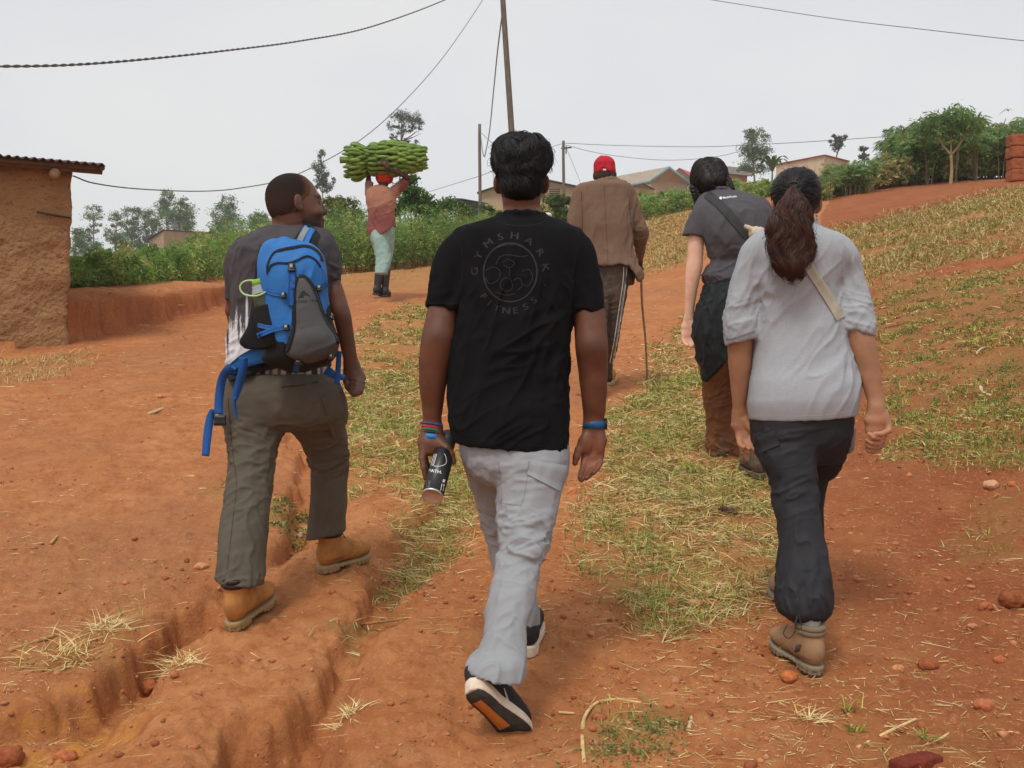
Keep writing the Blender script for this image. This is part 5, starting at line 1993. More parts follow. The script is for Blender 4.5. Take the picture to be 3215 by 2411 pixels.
t0, t1 = B.p(810, 878, -.33), B.p(858, 1088, -.345)
ax = (t0 - t1) / np.linalg.norm(t0 - t1)
R = rot_to(ax)
Lw = np.linalg.norm(t0 - t1)


def lathe2(o0, ax, R, prof, n=28):
    V = []
    a = np.linspace(0, 2 * math.pi, n, endpoint=False)
    for (z, r) in prof:
        V.append(o0 + ax * z + r * (np.cos(a)[:, None] * R[:, 0] + np.sin(a)[:, None] * R[:, 1]))
    i = np.arange(len(prof) - 1)[:, None] * n
    j = np.arange(n)[None]
    k = (j + 1) % n
    return np.concatenate(V), np.stack([i + j, i + k, i + n + k, i + n + j], -1).reshape(-1, 4)


V, Q = lathe2(t1, ax, R, [(0, .002), (0, .036), (.05, .041), (Lw * .57, .041), (Lw * .60, .0415), (Lw * .60, .037), (Lw * .57, .036)])
V = V + vnormals(V, Q) * (.002 * fbm(V * 30, 2, 3))[:, None]
obj("bottle_pocket", V, Q, M_BLK, bpk)
bvp = bvh_of(np.concatenate([pkV, poV, V]), np.concatenate([pkQ, poQ + len(pkV), Q + len(pkV) + len(poV)]))
mb = MB()
band_on(bvp, bez([(934, 868), (924, 900), (922, 974), (920, 1036), (908, 1075), (897, 1106)], 40), np.linspace(8, 14, len(bez([(0, 0)] * 6, 40))), .003, mb)
band_on(bvp, bez([(938, 866), (958, 868), (980, 892), (998, 930), (1012, 974), (1032, 1016), (1054, 1048), (1062, 1080)], 50), 9, .003, mb)
mb.build("pocket_edging", M_BLK, bpk)
mb = MB()
band_on(bvp, bez([(838, 860), (840, 828), (859, 793), (888, 782), (921, 776), (953, 771), (981, 777), (1004, 796), (1014, 820)], 60), np.concatenate([np.full(20, 5), np.full(len(bez([(0, 0)] * 9, 60)) - 20, 8)]), .003, mb)
mb.build("zip", M_BLK, bpk)
mb = MB()
band_on(bvp, bez([(842, 849), (850, 833), (870, 825), (902, 825), (926, 819), (954, 806), (970, 804), (991, 815), (1008, 838)], 60), 5, .003, mb)
mb.build("zip", M_BLK, bpk)
mb = MB()
print_text(mb, bvp, "OZARK TRAIL", 964, 945, 7.5, -.06, 1.25, .01, .001)
print_line(mb, bvp, [(926, 953), (960, 951), (996, 946)], 1.2, .001)
lg = project(bvp, [(935, 937), (946, 916), (954, 911), (962, 919), (968, 926), (975, 931), (953, 935), (957, 926), (951, 920)], .001)
mb.add(lg, T=[[0, 1, 8], [1, 2, 8], [0, 8, 6], [8, 7, 6], [2, 3, 7], [2, 7, 8], [3, 4, 5], [3, 5, 7]])
mb.build("logo_print", mat("black_print", (.014, .014, .015), rough=.6), po)
mb = MB()


def strap(uv, w, name="strap", bv=None, th=.003, m_=None, n=30, off=.003):
    mb = MB()
    pts = bez(uv, n)
    band_on(bv or bvp, pts, np.interp(np.linspace(0, 1, len(pts)), np.linspace(0, 1, np.size(w)), np.atleast_1d(w)), th, mb, off=off)
    return mb.build(name, m_ or M_BLUE2, bpk)


strap([(918, 850), (916, 900), (912, 958)], [18, 20, 19], off=.006)
strap([(833, 905), (850, 918), (882, 924)], 14)
strap([(808, 1020), (840, 1027), (886, 1026)], 13)
strap([(808, 1054), (832, 1044), (858, 1034), (888, 1028)], 15, off=.006)
strap([(1028, 890), (1018, 898), (1010, 904)], 14)
strap([(937, 1130), (932, 1150), (928, 1168)], 20, off=.008)
strap([(1046, 985), (1044, 998)], 14)


def buckle(u, v, wu, hv, label=None, bv=None, ang=0.0):
    c = project(bv or bvp, [(u, v)], .008)[0]
    k = (B.Y - .35) / F
    Rb = np.array([[math.cos(ang), 0, math.sin(ang)], [0, 1, 0], [-math.sin(ang), 0, math.cos(ang)]])
    V, Q = sdf_mesh([RBox(c, (wu * k / 2, .009, hv * k / 2), .004, Rb, .003), RBox(c + [0, -.004, -hv * k * .33], (wu * k * .62, .007, hv * k * .12), .003, Rb, .003)], .003, pad=.01)
    o = obj("buckle", V, Q, M_BUCKLE, bpk)
    mb = MB()
    mb.box(c + [0, -.0105, hv * k * .12], (wu * k * .22, .0015, hv * k * .2))
    mb.build("buckle_badge", mat("pale_grey_plastic", (.42, .43, .44), rough=.5), o)


for b_ in [(916, 840, 20, 28), (890, 927, 16, 20), (899, 1028, 18, 20), (1003, 904, 18, 20), (1041, 997, 14, 18), (938, 1134, 24, 26), (1040, 1118, 16, 22)]:
    buckle(*b_)
# harness panel between pack and back, side pocket
pn = ZLoft([(768, 818, 900, -.17, .5), (838, 802, 900, -.185, .4), (934, 794, 900, -.19, .35), (1021, 778, 900, -.19, .32), (1072, 752, 900, -.18, .3), (1094, 768, 900, -.18, .3)], B.Y, 3)
V, Q = sdf_mesh([pn], .006)
obj("harness_panel", V, Q, M_BLK, bpk)
gb_ = empty("water_bottle", t1, "green sports bottle with a pale green loop, tucked in the backpack side pocket", "bottle")
V, Q = lathe2(t1, ax, R, [(.01, .002), (.01, .032), (Lw * .78, .033), (Lw * .84, .028), (Lw * .845, .002)])
obj("flask", V, Q, mat("dark_green_plastic", (.035, .055, .012), rough=.18, spec=.5), gb_)
V, Q = lathe2(t1, ax, R, [(Lw * .78, .034), (Lw * .80, .0345), (Lw * .805, .031), (Lw * .83, .0315), (Lw * .835, .029), (Lw * .86, .0295), (Lw * .865, .026), (Lw * .91, .027), (Lw * .915, .002)])
obj("collar", V, Q, mat("grey_rubber", (.26, .28, .28), rough=.6), gb_)
V, Q = lathe2(t1, ax, R, [(Lw * .912, .021), (Lw * .916, .0235), (Lw * .99, .0235), (Lw, .021), (Lw, .001)])
obj("cap", V, Q, mat("lime_plastic", (.23, .42, .05), rough=.5), gb_)
mb = MB()
mb.tube(bez([B.p(800, 880, -.335), B.p(772, 882, -.34), B.p(756, 894, -.34), B.p(755, 910, -.34), B.p(768, 924, -.345), B.p(794, 929, -.37), B.p(816, 926, -.375), B.p(838, 914, -.37)], 40), .0032, 8)
mb.build("carry_loop", mat("pale_lime_rubber", (.42, .62, .25), rough=.6), gb_)
# shoulder strap over the right shoulder
bvS = bvB
strap([(952, 768), (966, 744), (978, 728), (988, 718)], [70, 64, 56, 48], "shoulder_strap", bvS, .008, M_BLK, off=.004)
strap([(946, 768), (956, 744), (967, 724), (975, 712)], [40, 38, 36, 34], "shoulder_strap_cover", bvS, .006, M_BLUE, off=.012)
strap([(937, 766), (947, 743), (957, 723), (964, 713)], 17, "reflective_patch", bvS, .004, mat("grey_patch", (.22, .24, .25)), off=.02)
mb = MB()
mb.tube(bez([B.p(866, 770, -.2), B.p(880, 752, -.2), B.p(900, 750, -.2), B.p(918, 764, -.2)], 20), .008, 8)
mb.build("haul_loop", M_BLUE, bpk)
# hip belt wing and hanging straps (left)
bvH = bvh_of(np.concatenate([VB, V * 0 + [50, 50, 50]]), np.concatenate([QB, Q * 0 + len(VB)])) if False else bvB
trs = [o for o in rootB.children if o.name.startswith("trousers")][0]
tv = np.array([tuple(q.co) for q in trs.data.vertices]) + origin_of(trs)
tq = np.array([tuple(q.vertices) for q in trs.data.polygons])
bvH = bvh_of(np.concatenate([VB, tv]), np.concatenate([QB, tq + len(VB)]))
strap([(868, 1130), (812, 1146), (758, 1168), (716, 1190)], [52, 46, 36, 22], "hip_belt_pad", bvH, .022, M_BLK, off=.004)
strap([(862, 1098), (820, 1112), (770, 1132), (724, 1162)], [50, 56, 46, 34], "hip_belt", bvH, .016, M_BLUE, off=.028)


def hang(pts, w, m_=M_BLUE2, wdir=X_, th=.003, name="hanging_strap", k=None):
    y = np.array([p[2] for p in pts])
    P_ = bez([B.p(*p) for p in pts], 30)
    ww = np.interp(np.linspace(0, 1, len(P_)), np.linspace(0, 1, len(np.atleast_1d(w))), np.atleast_1d(w)) * (B.Y - .2) / F
    mb = MB()
    mb.ribbon(P_, wdir, ww, th)
    return mb.build(name, m_, bpk)


hang([(728, 1154, -.24), (712, 1166, -.23), (700, 1184, -.21), (692, 1216, -.19), (687, 1262, -.18), (687, 1300, -.18)], [34, 30, 26, 27, 27, 28])
hang([(670, 1286, -.17), (660, 1312, -.16), (652, 1362, -.16), (645, 1432, -.17)], [18, 25, 27, 24])
hang([(765, 1122, -.26), (762, 1160, -.25), (751, 1204, -.23), (741, 1238, -.22), (737, 1254, -.22)], [26, 27, 27, 22, 18], wdir=(1, .2, .1))
hang([(736, 1252, -.22), (737, 1280, -.215), (743, 1314, -.21)], [12, 10, 7], wdir=(1, .6, 0))
hang([(1065, 1102, -.2), (1062, 1150, -.2), (1058, 1208, -.2)], [16, 17, 17])
hang([(1022, 1160, -.2), (1050, 1178, -.19), (1082, 1186, -.1)], [30, 24, 18], wdir=Z_)
c = B.p(691, 1318, -.18)
V, Q = sdf_mesh([RBox(c, (.022, .007, .016), .005), RBox(c + [0, 0, -.016], (.024, .006, .006), .003, None, .004)], .003, pad=.01)
o = obj("buckle", V, Q, M_BUCKLE, bpk)
# ================================================================== C: woman in the grey sweater
C = Fig(3.85)
rootC = person((P(2530, 1900, 3.85)[0], 3.85, zat(1.0, 3.85)[0]), "woman in light grey sweatshirt and charcoal trousers with long reddish brown ponytail")
skC = skin_mat("brown_skin", (.34, .165, .088))
swC = mat("heather_grey_jersey", (.355, .378, .408), rough=.92, var=.16, scale=160, bump=.25, bscale=420, dist=.001, stretch=(1, 1, 4))
chC = mat("charcoal_nylon", (.020, .020, .024), rough=.72, var=.08, scale=9, bump=.25, bscale=380, dist=.0009, spec=.3)
tor = ZLoft([(700, 2440, 2556, .0, .8), (712, 2415, 2576, -.005, .62), (728, 2384, 2612, -.01, .56), (752, 2358, 2650, -.01, .56), (800, 2348, 2668, -.01, .58), (860, 2354, 2652, -.01, .6), (906, 2362, 2634, -.01, .62), (956, 2377, 2640, -.005, .62), (1020, 2374, 2656, 0, .62),
             (1083, 2368, 2668, 0, .63), (1146, 2364, 2688, -.005, .64), (1197, 2356, 2700, -.015, .66), (1241, 2352, 2697, -.02, .68), (1273, 2350, 2690, -.02, .68), (1345, 2357, 2672, -.01, .66)], C.Y, 2.3)
slL = ZLoft([(735, 2380, 2440, 0, 1), (760, 2347, 2430, 0, 1), (785, 2327, 2420, 0, 1), (830, 2313, 2402, 0, 1), (893, 2295, 2378, 0, .95), (944, 2284, 2374, 0, .95), (988, 2275, 2374, 0, .95), (1020, 2271, 2376, 0, .95), (1050, 2274, 2375, 0, .95), (1100, 2280, 2372, 0, .95)], C.Y, 2.1, .03)
slR = ZLoft([(735, 2575, 2628, 0, 1), (770, 2588, 2668, 0, 1), (804, 2602, 2697, 0, 1), (861, 2622, 2709, 0, .95), (925, 2632, 2728, -.01, .95), (969, 2632, 2738, -.02, .95), (1000, 2636, 2744, -.03, .95), (1026, 2642, 2748, -.035, .95), (1072, 2650, 2744, -.04, .95)], C.Y, 2.1, .03)


def hemC(p):
    x0, x1 = C.p(2360, 1316)[0], C.p(2672, 1300)[0]
    t = np.clip((p[:, 0] - x0) / (x1 - x0), 0, 1)
    zh = C.p(2360, 1316)[2] * (1 - t) + C.p(2672, 1302)[2] * t - .006 * np.sin(t * math.pi)
    return zh - p[:, 2]


prims = [Cut(tor, hemC, .014, depth=.04), Cut(slL, C.cut((2279, 1084), (2373, 1052))), Cut(slR, C.cut((2648, 1030), (2745, 1063)))]
prims += ring_prims(C.p(2498, 704, .03), C.m(62), C.m(60), -.01, .008, k=.012)
fC = [((1, 0, .25), .026, .2, .0060, around(C.p(2322, 1000), (.07, 9, .07)), 61), ((1, 0, -.3), .026, .2, .0060, around(C.p(2690, 985, -.02), (.07, 9, .07)), 62), ((.7, 0, 1), .06, .5, .0065, around(C.p(2460, 950), (.2, 9, .2)), 63), ((.6, 0, 1), .05, .5, .005, around(C.p(2600, 1120), (.16, 9, .2)), 64),
      ((-.3, 0, 1), .035, .3, .006, around(C.p(2640, 830), (.07, 9, .12)), 65), ((.4, 0, 1), .035, .3, .005, around(C.p(2360, 880), (.07, 9, .12)), 66)]
o_, VC, QC = garment("sweatshirt", prims, .0052, swC, rootC, folds=fC, base=.35)
bvC = bvh_of(VC, QC)
mb = MB()
print_line(mb, bvC, bez([(2364, 1306), (2440, 1306), (2520, 1306), (2600, 1302), (2664, 1290)], 40), 2.2, .001)
mb.build("hem_seam", mat("pale_thread", (.48, .49, .5)), o_)
mb = MB()
band_on(bvC, bez([(2330 - 52, 1066), (2300, 1062), (2340, 1050), (2370, 1038)], 20), 3, .003, mb, off=.0)
mb.build("cuff_seam", mat("grey_thread_dark", (.20, .205, .215)), o_)
mb = MB()
band_on(bvC, bez([(2500, 770), (2536, 830), (2560, 868), (2595, 922), (2622, 966), (2640, 1000)], 40), 31, .003, mb, off=.003)
so = mb.build("bag_strap", mat("beige_webbing", (.40, .36, .28), rough=.7, var=.06))
tag(so, "beige webbing strap slung diagonally across the grey sweatshirt's back", "bag strap")

pel = ZLoft([(1265, 2366, 2682, -.01, .62), (1321, 2366, 2671, -.01, .66), (1381, 2370, 2664, 0, .66), (1425, 2392, 2648, .01, .6), (1455, 2425, 2625, .02, .5)], C.Y, 2.3, .03)
legL = ZLoft([(1321, 2366, 2558, -.01, 1), (1381, 2371, 2558, -.02, 1), (1429, 2379, 2558, -.04, 1), (1471, 2398, 2560, -.06, 1), (1513, 2420, 2563, -.08, 1), (1560, 2427, 2566, -.10, 1), (1592, 2430, 2568, -.115, 1), (1640, 2443, 2575, -.14, 1), (1712, 2446, 2588, -.17, 1), (1773, 2443, 2600, -.20, 1),
              (1863, 2441, 2606, -.24, 1), (1902, 2441, 2607, -.25, .95), (1924, 2454, 2603, -.26, .9), (1940, 2476, 2592, -.26, .85), (1950, 2492, 2580, -.26, .8)], C.Y, 2.1, .03)
legR = ZLoft([(1321, 2536, 2671, 0, 1), (1381, 2540, 2662, .04, 1), (1441, 2540, 2645, .09, 1), (1483, 2534, 2626, .13, 1), (1519, 2520, 2596, .16, 1), (1600, 2500, 2584, .19, 1), (1680, 2486, 2584, .21, 1), (1750, 2464, 2560, .23, 1), (1812, 2440, 2530, .25, 1), (1840, 2444, 2524, .25, 1)], C.Y, 2.1, .03)
prims = [pel, legL, legR]
fT = [((1, 0, .35), .035, .25, .007, around(C.p(2490, 1540, -.1), (.12, 9, .07)), 71), ((1, 0, .2), .03, .25, .0055, around(C.p(2450, 1380, -.03), (.14, 9, .06)), 72), ((.2, 0, 1), .045, .4, .006, around(C.p(2520, 1780, -.2), (.12, 9, .2)), 73), ((-.3, 0, 1), .03, .2, .007, around(C.p(2520, 1880, -.25), (.12, 9, .06)), 74), ((1, 0, .4), .03, .25, .006, around(C.p(2640, 1440, .05), (.08, 9, .08)), 75)]
o_, V, Q = garment("trousers", prims, .0055, chC, rootC, folds=fT)
bvt = bvh_of(V, Q)
mb = MB()
band_on(bvt, [(2385, 1395), (2412, 1384), (2440, 1374)], [52, 50, 50], .005, mb, off=.001)
mb.build("pocket_flap", chC, o_)
mb = MB()
print_line(mb, bvt, bez([(2388, 1450), (2420, 1470), (2470, 1470), (2520, 1452), (2552, 1416)], 40), 1.8, .001)
mb.build("seam", mat("charcoal_thread", (.010, .010, .012)), o_)
mb = MB()
mb.tube(bez([C.p(2508, 1930, -.36), C.p(2516, 1965, -.37), C.p(2508, 1978, -.37), C.p(2496, 1960, -.37), C.p(2504, 1936, -.36)], 30), .0016, 6)
mb.tube(bez([C.p(2502, 1934, -.36), C.p(2496, 1980, -.37), C.p(2476, 2004, -.36), C.p(2460, 1988, -.36), C.p(2474, 1958, -.36)], 30), .0014, 6)
mb.build("drawcord", M_BLACK_PLASTIC, o_)

hC = C.p(2498, 642, .03)
hp, hsub, hlate, hR, hq = head_prims(hC, math.radians(4), -.06, 0, .93, C.p(2496, 720, .03), .048)
armL = ZLoft([(775, 2345, 2400, 0, .95), (900, 2308, 2362, 0, .9), (1000, 2290, 2362, 0, .92), (1051, 2284, 2364, 0, .95), (1089, 2285, 2362, .01, .95), (1146, 2287, 2360, .02, .95), (1209, 2294, 2352, .03, .9), (1273, 2300, 2342, .04, .8), (1305, 2303, 2343, .05, .72), (1332, 2306, 2348, .05, .5)], C.Y, 2.05, .02)
armR = ZLoft([(775, 2610, 2668, 0, .95), (900, 2640, 2712, -.01, .95), (1000, 2650, 2736, -.03, .95), (1051, 2656, 2743, -.04, .95), (1115, 2674, 2756, -.05, .95), (1178, 2697, 2765, -.06, .92), (1241, 2718, 2772, -.07, .8), (1285, 2728, 2776, -.08, .72), (1318, 2732, 2776, -.08, .5)], C.Y, 2.05, .02)
prims = hp + [Cut(tor.shrink(.025, .03), C.cut((2360, 1270), (2680, 1270))), armL, armR, pel.shrink(.03, .02), Cut(legL.shrink(.028, .02), C.cut((2440, 1890, -.25), (2606, 1890, -.25))), Cut(legR.shrink(.026, .02), C.cut((2436, 1810, .25), (2530, 1810, .25)))]
prims += [Cone(C.p(2546, 1880, -.262), C.p(2546, 2010, -.265), .034, .036, k=.01)]
# left hand, palm to the rear, fingers hooked to the right
prims += C.chain([(2322, 1298, .05, 20, .8), (2328, 1335, .05, 26, .5), (2336, 1372, .045, 25, .45)], .02, .012)
prims += C.chain([(2340, 1320, .04, 13), (2358, 1344, .03, 10.5), (2368, 1366, .025, 8.5), (2371, 1390, .02, 7.2)], .012, .005)
for kn, j1, j2, tp in [((2352, 1370), (2360, 1388), (2368, 1400), (2377, 1408)), ((2342, 1376), (2346, 1395), (2356, 1407), (2368, 1411)), ((2331, 1378), (2334, 1396), (2342, 1406), (2352, 1409)), ((2320, 1372), (2322, 1390), (2328, 1400), (2336, 1404))]:
    prims += C.chain([(*kn, .045, 9), (*j1, .03, 8.3), (*j2, .005, 7.8), (*tp, -.012, 6.8)], .006, .003)
# right hand half closed
prims += C.chain([(2752, 1283, -.08, 22, .8), (2752, 1318, -.08, 34, .52), (2752, 1352, -.075, 36, .5)], .02, .012)
prims += C.chain([(2776, 1310, -.085, 15), (2789, 1336, -.09, 11), (2790, 1352, -.10, 9.5), (2768, 1362, -.125, 8.5), (2746, 1362, -.13, 7)], .010, .004)
for a_, b_, c_, d_, dd in [((2776, 1366), (2764, 1376), (2742, 1372), (2728, 1362), 0), ((2772, 1382), (2756, 1392), (2736, 1390), (2721, 1382), .012), ((2766, 1398), (2750, 1404), (2732, 1402), (2720, 1394), .02), ((2758, 1410), (2744, 1417), (2730, 1415), (2722, 1408), .028)]:
    prims += C.chain([(a_[0] - 8, a_[1] - 24, -.07, 10), (*a_, -.085 + dd, 9.8), (*b_, -.112 + dd, 9), (*c_, -.128 + dd, 8), (*d_, -.125 + dd, 6.8)], .007, .0035)
V, Q = body_mesh(prims, [(C.p(2288, 1428, -.1), C.p(2392, 1300, .13)), (C.p(2700, 1440, -.2), C.p(2812, 1282, .0))], .0055, .0028, skC, rootC, sub=hsub, late=hlate)


def colC(V, N_):
    c = np.ones((len(V), 3)) * (1 + .08 * fbm(V * 25, 3, 9))[:, None]
    for h, k in (((2745, 1350, -.1), 1.0), ((2340, 1370, .0), .6)):
        w = np.exp(-(((V - C.p(*h)) / [.05, .09, .075]) ** 2).sum(1))
        c += k * w[:, None] * np.array([.45, .42, .5])
    return c


finish_body(V, Q, skC, rootC, colC)
hair = ZLoft([(530, 2478, 2520, .02, 1.15), (535, 2460, 2541, .02, 1.2), (550, 2441, 2559, .02, 1.22), (575, 2425, 2571, .015, 1.22), (600, 2420, 2576, .01, 1.22), (630, 2423, 2574, .0, 1.22), (650, 2432, 2566, -.005, 1.25), (670, 2444, 2554, -.01, 1.3), (690, 2456, 2542, -.012, 1.3), (700, 2464, 2534, -.015, 1.2)], C.Y + .015, 2.2)
V, Q = sdf_mesh([hair.shrink(.005)], .0045, lambda p, d: np.maximum(d, np.where(((p - hC) @ hR)[:, 2] < .05, ((p - hC) @ hR)[:, 1] - (.025 + np.clip(((p - hC) @ hR)[:, 2], -.1, .05) * .5), ((p - hC) @ hR)[:, 1] - .10)))
tie = C.p(2488, 588, -.105)
dT = np.linalg.norm(V - tie, axis=1)
V = V + vnormals(V, Q) * (.0016 * ridges(np.stack([np.arctan2(V[:, 0] - tie[0], V[:, 2] - tie[2]) * .3, V[:, 1] * .2, V[:, 0] * 0], 1), (0, 0, 1), .012, 1, 81))[:, None]
ho = obj("hair", V, Q, M_HAIR_BLACK, rootC)
SV, SQ = strands(V, Q, lambda v, n: n[:, 1] < .6, 1500, .07, .0028, lambda p, n: tie - p, .0022, 5, 82, .05)
obj("hair_lock", SV, SQ, mat("dark_brown_hair", (.007, .0052, .0050), rough=.45, spec=.35, var=.4, scale=60), ho)
SV, SQ = strands(V, Q, lambda v, n: n[:, 1] < .6, 120, .07, .0014, lambda p, n: tie - p, .003, 6, 87, .4, .018)
obj("flyaway_hair", SV, SQ, M_HAIR_BLACK, ho, True)
pt = ZLoft([(585, 2477, 2499, -.125, 1), (600, 2466, 2512, -.14, .8), (620, 2453, 2526, -.15, .7), (650, 2434, 2543, -.155, .6), (690, 2414, 2553, -.155, .55), (725, 2406, 2557, -.155, .55), (760, 2408, 2555, -.155, .55), (795, 2415, 2550, -.155, .55), (825, 2424, 2538, -.155, .6), (850, 2444, 2518, -.155, .7), (878, 2468, 2494, -.15, .9)], C.Y, 2.1)
V, Q = sdf_mesh([pt.shrink(.008)], .0045)
N_ = vnormals(V, Q)
wv = np.stack([V[:, 0] + .018 * np.sin(V[:, 2] * 42 + V[:, 0] * 14), V[:, 1], V[:, 2] * .22], 1)
V = V + N_ * (.010 * vnoise(wv * 55, 83) + .004 * vnoise(wv * 120, 84))[:, None]
po = obj("ponytail", V, Q, M_HAIR_BROWN, rootC)


def pflow(p, n):
    d = np.tile(np.array([0., 0, -1.]), (len(p), 1))
    d[:, 0] = .75 * np.sin(p[:, 2] * 42 + p[:, 0] * 30) * sstep(tie[2], tie[2] - .1, p[:, 2]) + (p[:, 0] - tie[0]) * 4 * (p[:, 2] > tie[2] - .1) - (p[:, 0] - tie[0]) * 7 * (p[:, 2] < tie[2] - .24)
    return d


SV, SQ = strands(V, Q, lambda v, n: n[:, 1] < .5, 1500, .13, .0042, pflow, .008, 8, 85, .12, .004)
obj("hair_lock", SV, SQ, M_HAIR_BROWN, po)
SV, SQ = strands(V, Q, lambda v, n: (n[:, 1] < .6) & (np.abs(n[:, 0]) > .45) & (v[:, 2] < tie[2] - .06), 90, .11, .0022, pflow, .016, 8, 86, .5, .022)
obj("hair_lock", SV, SQ, M_HAIR_BROWN, po)
mb = MB()
a = np.linspace(0, 2 * math.pi, 25)
mb.tube([tie + [.017 * math.cos(t), -.012, .009 * math.sin(t) + .006] for t in a], .004, 8, cap=False)
mb.build("hair_tie", M_RUBBER_DK, po)
v_, q_ = UVS
mb = MB()
mb.add(v_ * .0055 + C.p(2566, 677, .01), Q=q_)
mb.build("earring", mat("pearl", (.8, .79, .76), rough=.25, spec=.6), rootC)
# hiking boots and sock
hu_, hs_ = mat("taupe_suede", (.33, .195, .105), rough=.9, var=.12, scale=20, bump=.3, bscale=200), mat("grey_brown_rubber", (.24, .19, .125), rough=.85, var=.2)
M_HPAD, M_HMESH = mat("padded_collar", (.20, .155, .10), rough=.85), mat("charcoal_mesh", (.075, .062, .055), rough=.9, bump=.6, bscale=400, dist=.002)
h0 = zg(2572, 2136)
d = np.array([-.30, .95, 0.])
t0 = h0 + d * .3
t0[2] = zat(t0[0], t0[1])[0]
sh, w, R, s = shoe(rootC, h0 + [0, 0, .012], t0 + [0, 0, .004], (0, -.12, 1), .285, [hu_, hs_], 'hiker')
cuff(sh, w, s, M_HPAD, .142, r=.012, rx=.046, ry=.039)
for sg in (-1, 1):
    mb = MB()
    mb.tube([w(.050, sg * .040, .10), w(.066, sg * .0395, .082), w(.088, sg * .0405, .058)], [.004, .0135, .004], 10)
    mb.build("mesh_panel", M_HMESH, sh)
mb = MB()
mb.tube([w(.068, 0, .10), w(.07, 0, .16), w(.074, 0, .235)], [.036, .0335, .036], 18)
mb.build("sock", mat("grey_ribbed_sock", (.40, .385, .34), rough=.9, bump=.6, bscale=30, stretch=(6, 6, .2)), rootC)
h1 = zg(2494, 1946)
t1_ = h1 + np.array([-.02, 1, 0]) * .3
t1_[2] = zat(t1_[0], t1_[1])[0]
sh, w, R, s = shoe(rootC, h1 + [0, 0, .004], t1_ + [0, 0, .004], (0, -.12, 1), .285, [hu_, hs_], 'hiker')
cuff(sh, w, s, M_HPAD, .142, r=.012, rx=.046, ry=.039)
bt2 = empty("drink_bottle", C.p(2664, 1345, .02), "clear bottle with blue cap in the charcoal trousers' right pocket", "bottle")
V, Q = sdf_mesh([Cone(C.p(2656, 1400, .02), C.p(2660, 1350, .02), .030, .030, k=0), Cone(C.p(2660, 1350, .02), C.p(2662, 1338, .02), .022, .014, k=.01)], .004)
obj("flask", V, Q, mat("clear_plastic", (.22, .24, .26), rough=.12, spec=.6), bt2)
mb = MB()
mb.tube([C.p(2662, 1338, .02), C.p(2664, 1318, .02)], .0155, 14)
mb.build("cap", mat("blue_cap", (.14, .30, .62), rough=.4), bt2)

# ================================================================== D: walker in the dark grey T-shirt
Dg = Fig(6.1)
rootD = person((P(2290, 1480, 6.1)[0], 6.1, zat(1.2, 6.1)[0]), "walker with dark braids in charcoal T-shirt and rust brown trousers, head bowed")
skD = skin_mat("pale_skin", (.72, .43, .31))
tsD = mat("charcoal_jersey", (.078, .074, .084), rough=.9, var=.12, scale=10, bump=.2, bscale=300, dist=.001)
tor = ZLoft([(598, 2232, 2292, .10, .8), (604, 2212, 2335, .08, .62), (618, 2196, 2372, .05, .55), (640, 2186, 2402, .02, .55), (675, 2188, 2412, -.02, .58), (741, 2208, 2422, -.04, .6), (798, 2222, 2424, -.02, .6), (819, 2230, 2424, -.01, .6), (842, 2220, 2420, -.005, .62), (868, 2206, 2418, 0, .64), (890, 2215, 2416, 0, .62), (935, 2222, 2412, 0, .6)], Dg.Y, 2.25)
slL = ZLoft([(622, 2200, 2242, .03, 1), (645, 2184, 2240, .02, 1), (672, 2170, 2236, .0, 1), (703, 2154, 2224, 0, 1), (752, 2139, 2209, 0, 1)], Dg.Y, 2.1, .03)
slR = ZLoft([(622, 2368, 2400, .03, 1), (650, 2370, 2420, .02, 1), (703, 2378, 2432, 0, 1), (752, 2384, 2442, 0, 1)], Dg.Y, 2.1, .03)
prims = [Cut(tor, Dg.cut((2210, 896), (2420, 918))), Cut(slL, Dg.cut((2138, 738), (2210, 743)), .014), Cut(slR, Dg.cut((2384, 742), (2442, 740)))]
prims += ring_prims(Dg.p(2258, 606, .09), Dg.m(40), Dg.m(38), -.02, .008, k=.012)
fD = [((1, 0, .4), .05, .4, .007, around(Dg.p(2280, 850), (.2, 9, .12)), 91), ((.2, 0, 1), .06, .5, .006, around(Dg.p(2300, 720), (.2, 9, .2)), 92), ((1, 0, -.3), .03, .3, .006, around(Dg.p(2240, 880), (.1, 9, .05)), 93)]
o_, V, Q = garment("t_shirt", prims, .0075, tsD, rootD, folds=fD)
bvD = bvh_of(V, Q)
mb = MB()
print_text(mb, bvD, "MathWorks", 2291, 618, 6.2, -.12, 1.0, .02, .002)
mb.add(project(bvD, [(2256, 622), (2263, 616), (2268, 621), (2263, 627)], .002), T=[[0, 1, 2], [0, 2, 3]])
mb.build("shirt_print", M_PRINT_WHITE, o_)
mb = MB()
band_on(bvD, bez([(2218, 608), (2262, 644), (2310, 696), (2350, 742), (2390, 800)], 40), 27, .004, mb, off=.004)
so = mb.build("shoulder_bag_strap", mat("slate_webbing", (.035, .038, .038), rough=.75))
tag(so, "wide slate strap crossing the charcoal T-shirt's back", "bag strap")
c = Dg.p(2376, 732, -.2)
V, Q = sdf_mesh([Ell(c, (.042, .03, .036)), Ell(c + [.03, 0, -.03], (.035, .03, .05), None, .02), Cone(c + [-.03, -.005, .02], c + [-.066, -.01, .038], .011, .009, k=.012)], .006)
V = V + vnormals(V, Q) * (.005 * ridges(V, (.4, 0, 1), .02, .06, 5))[:, None]
tag(obj("cloth_bundle", V, Q, mat("cream_cloth", (.55, .47, .36), rough=.9, var=.15, scale=40)), "crumpled cream cloth bundle hanging at the slate strap, beside the ponytail", "cloth bundle")
rust = mat("rust_brown_nylon", (.175, .070, .030), rough=.75, var=.12, scale=9, bump=.3, bscale=200, dist=.0015)
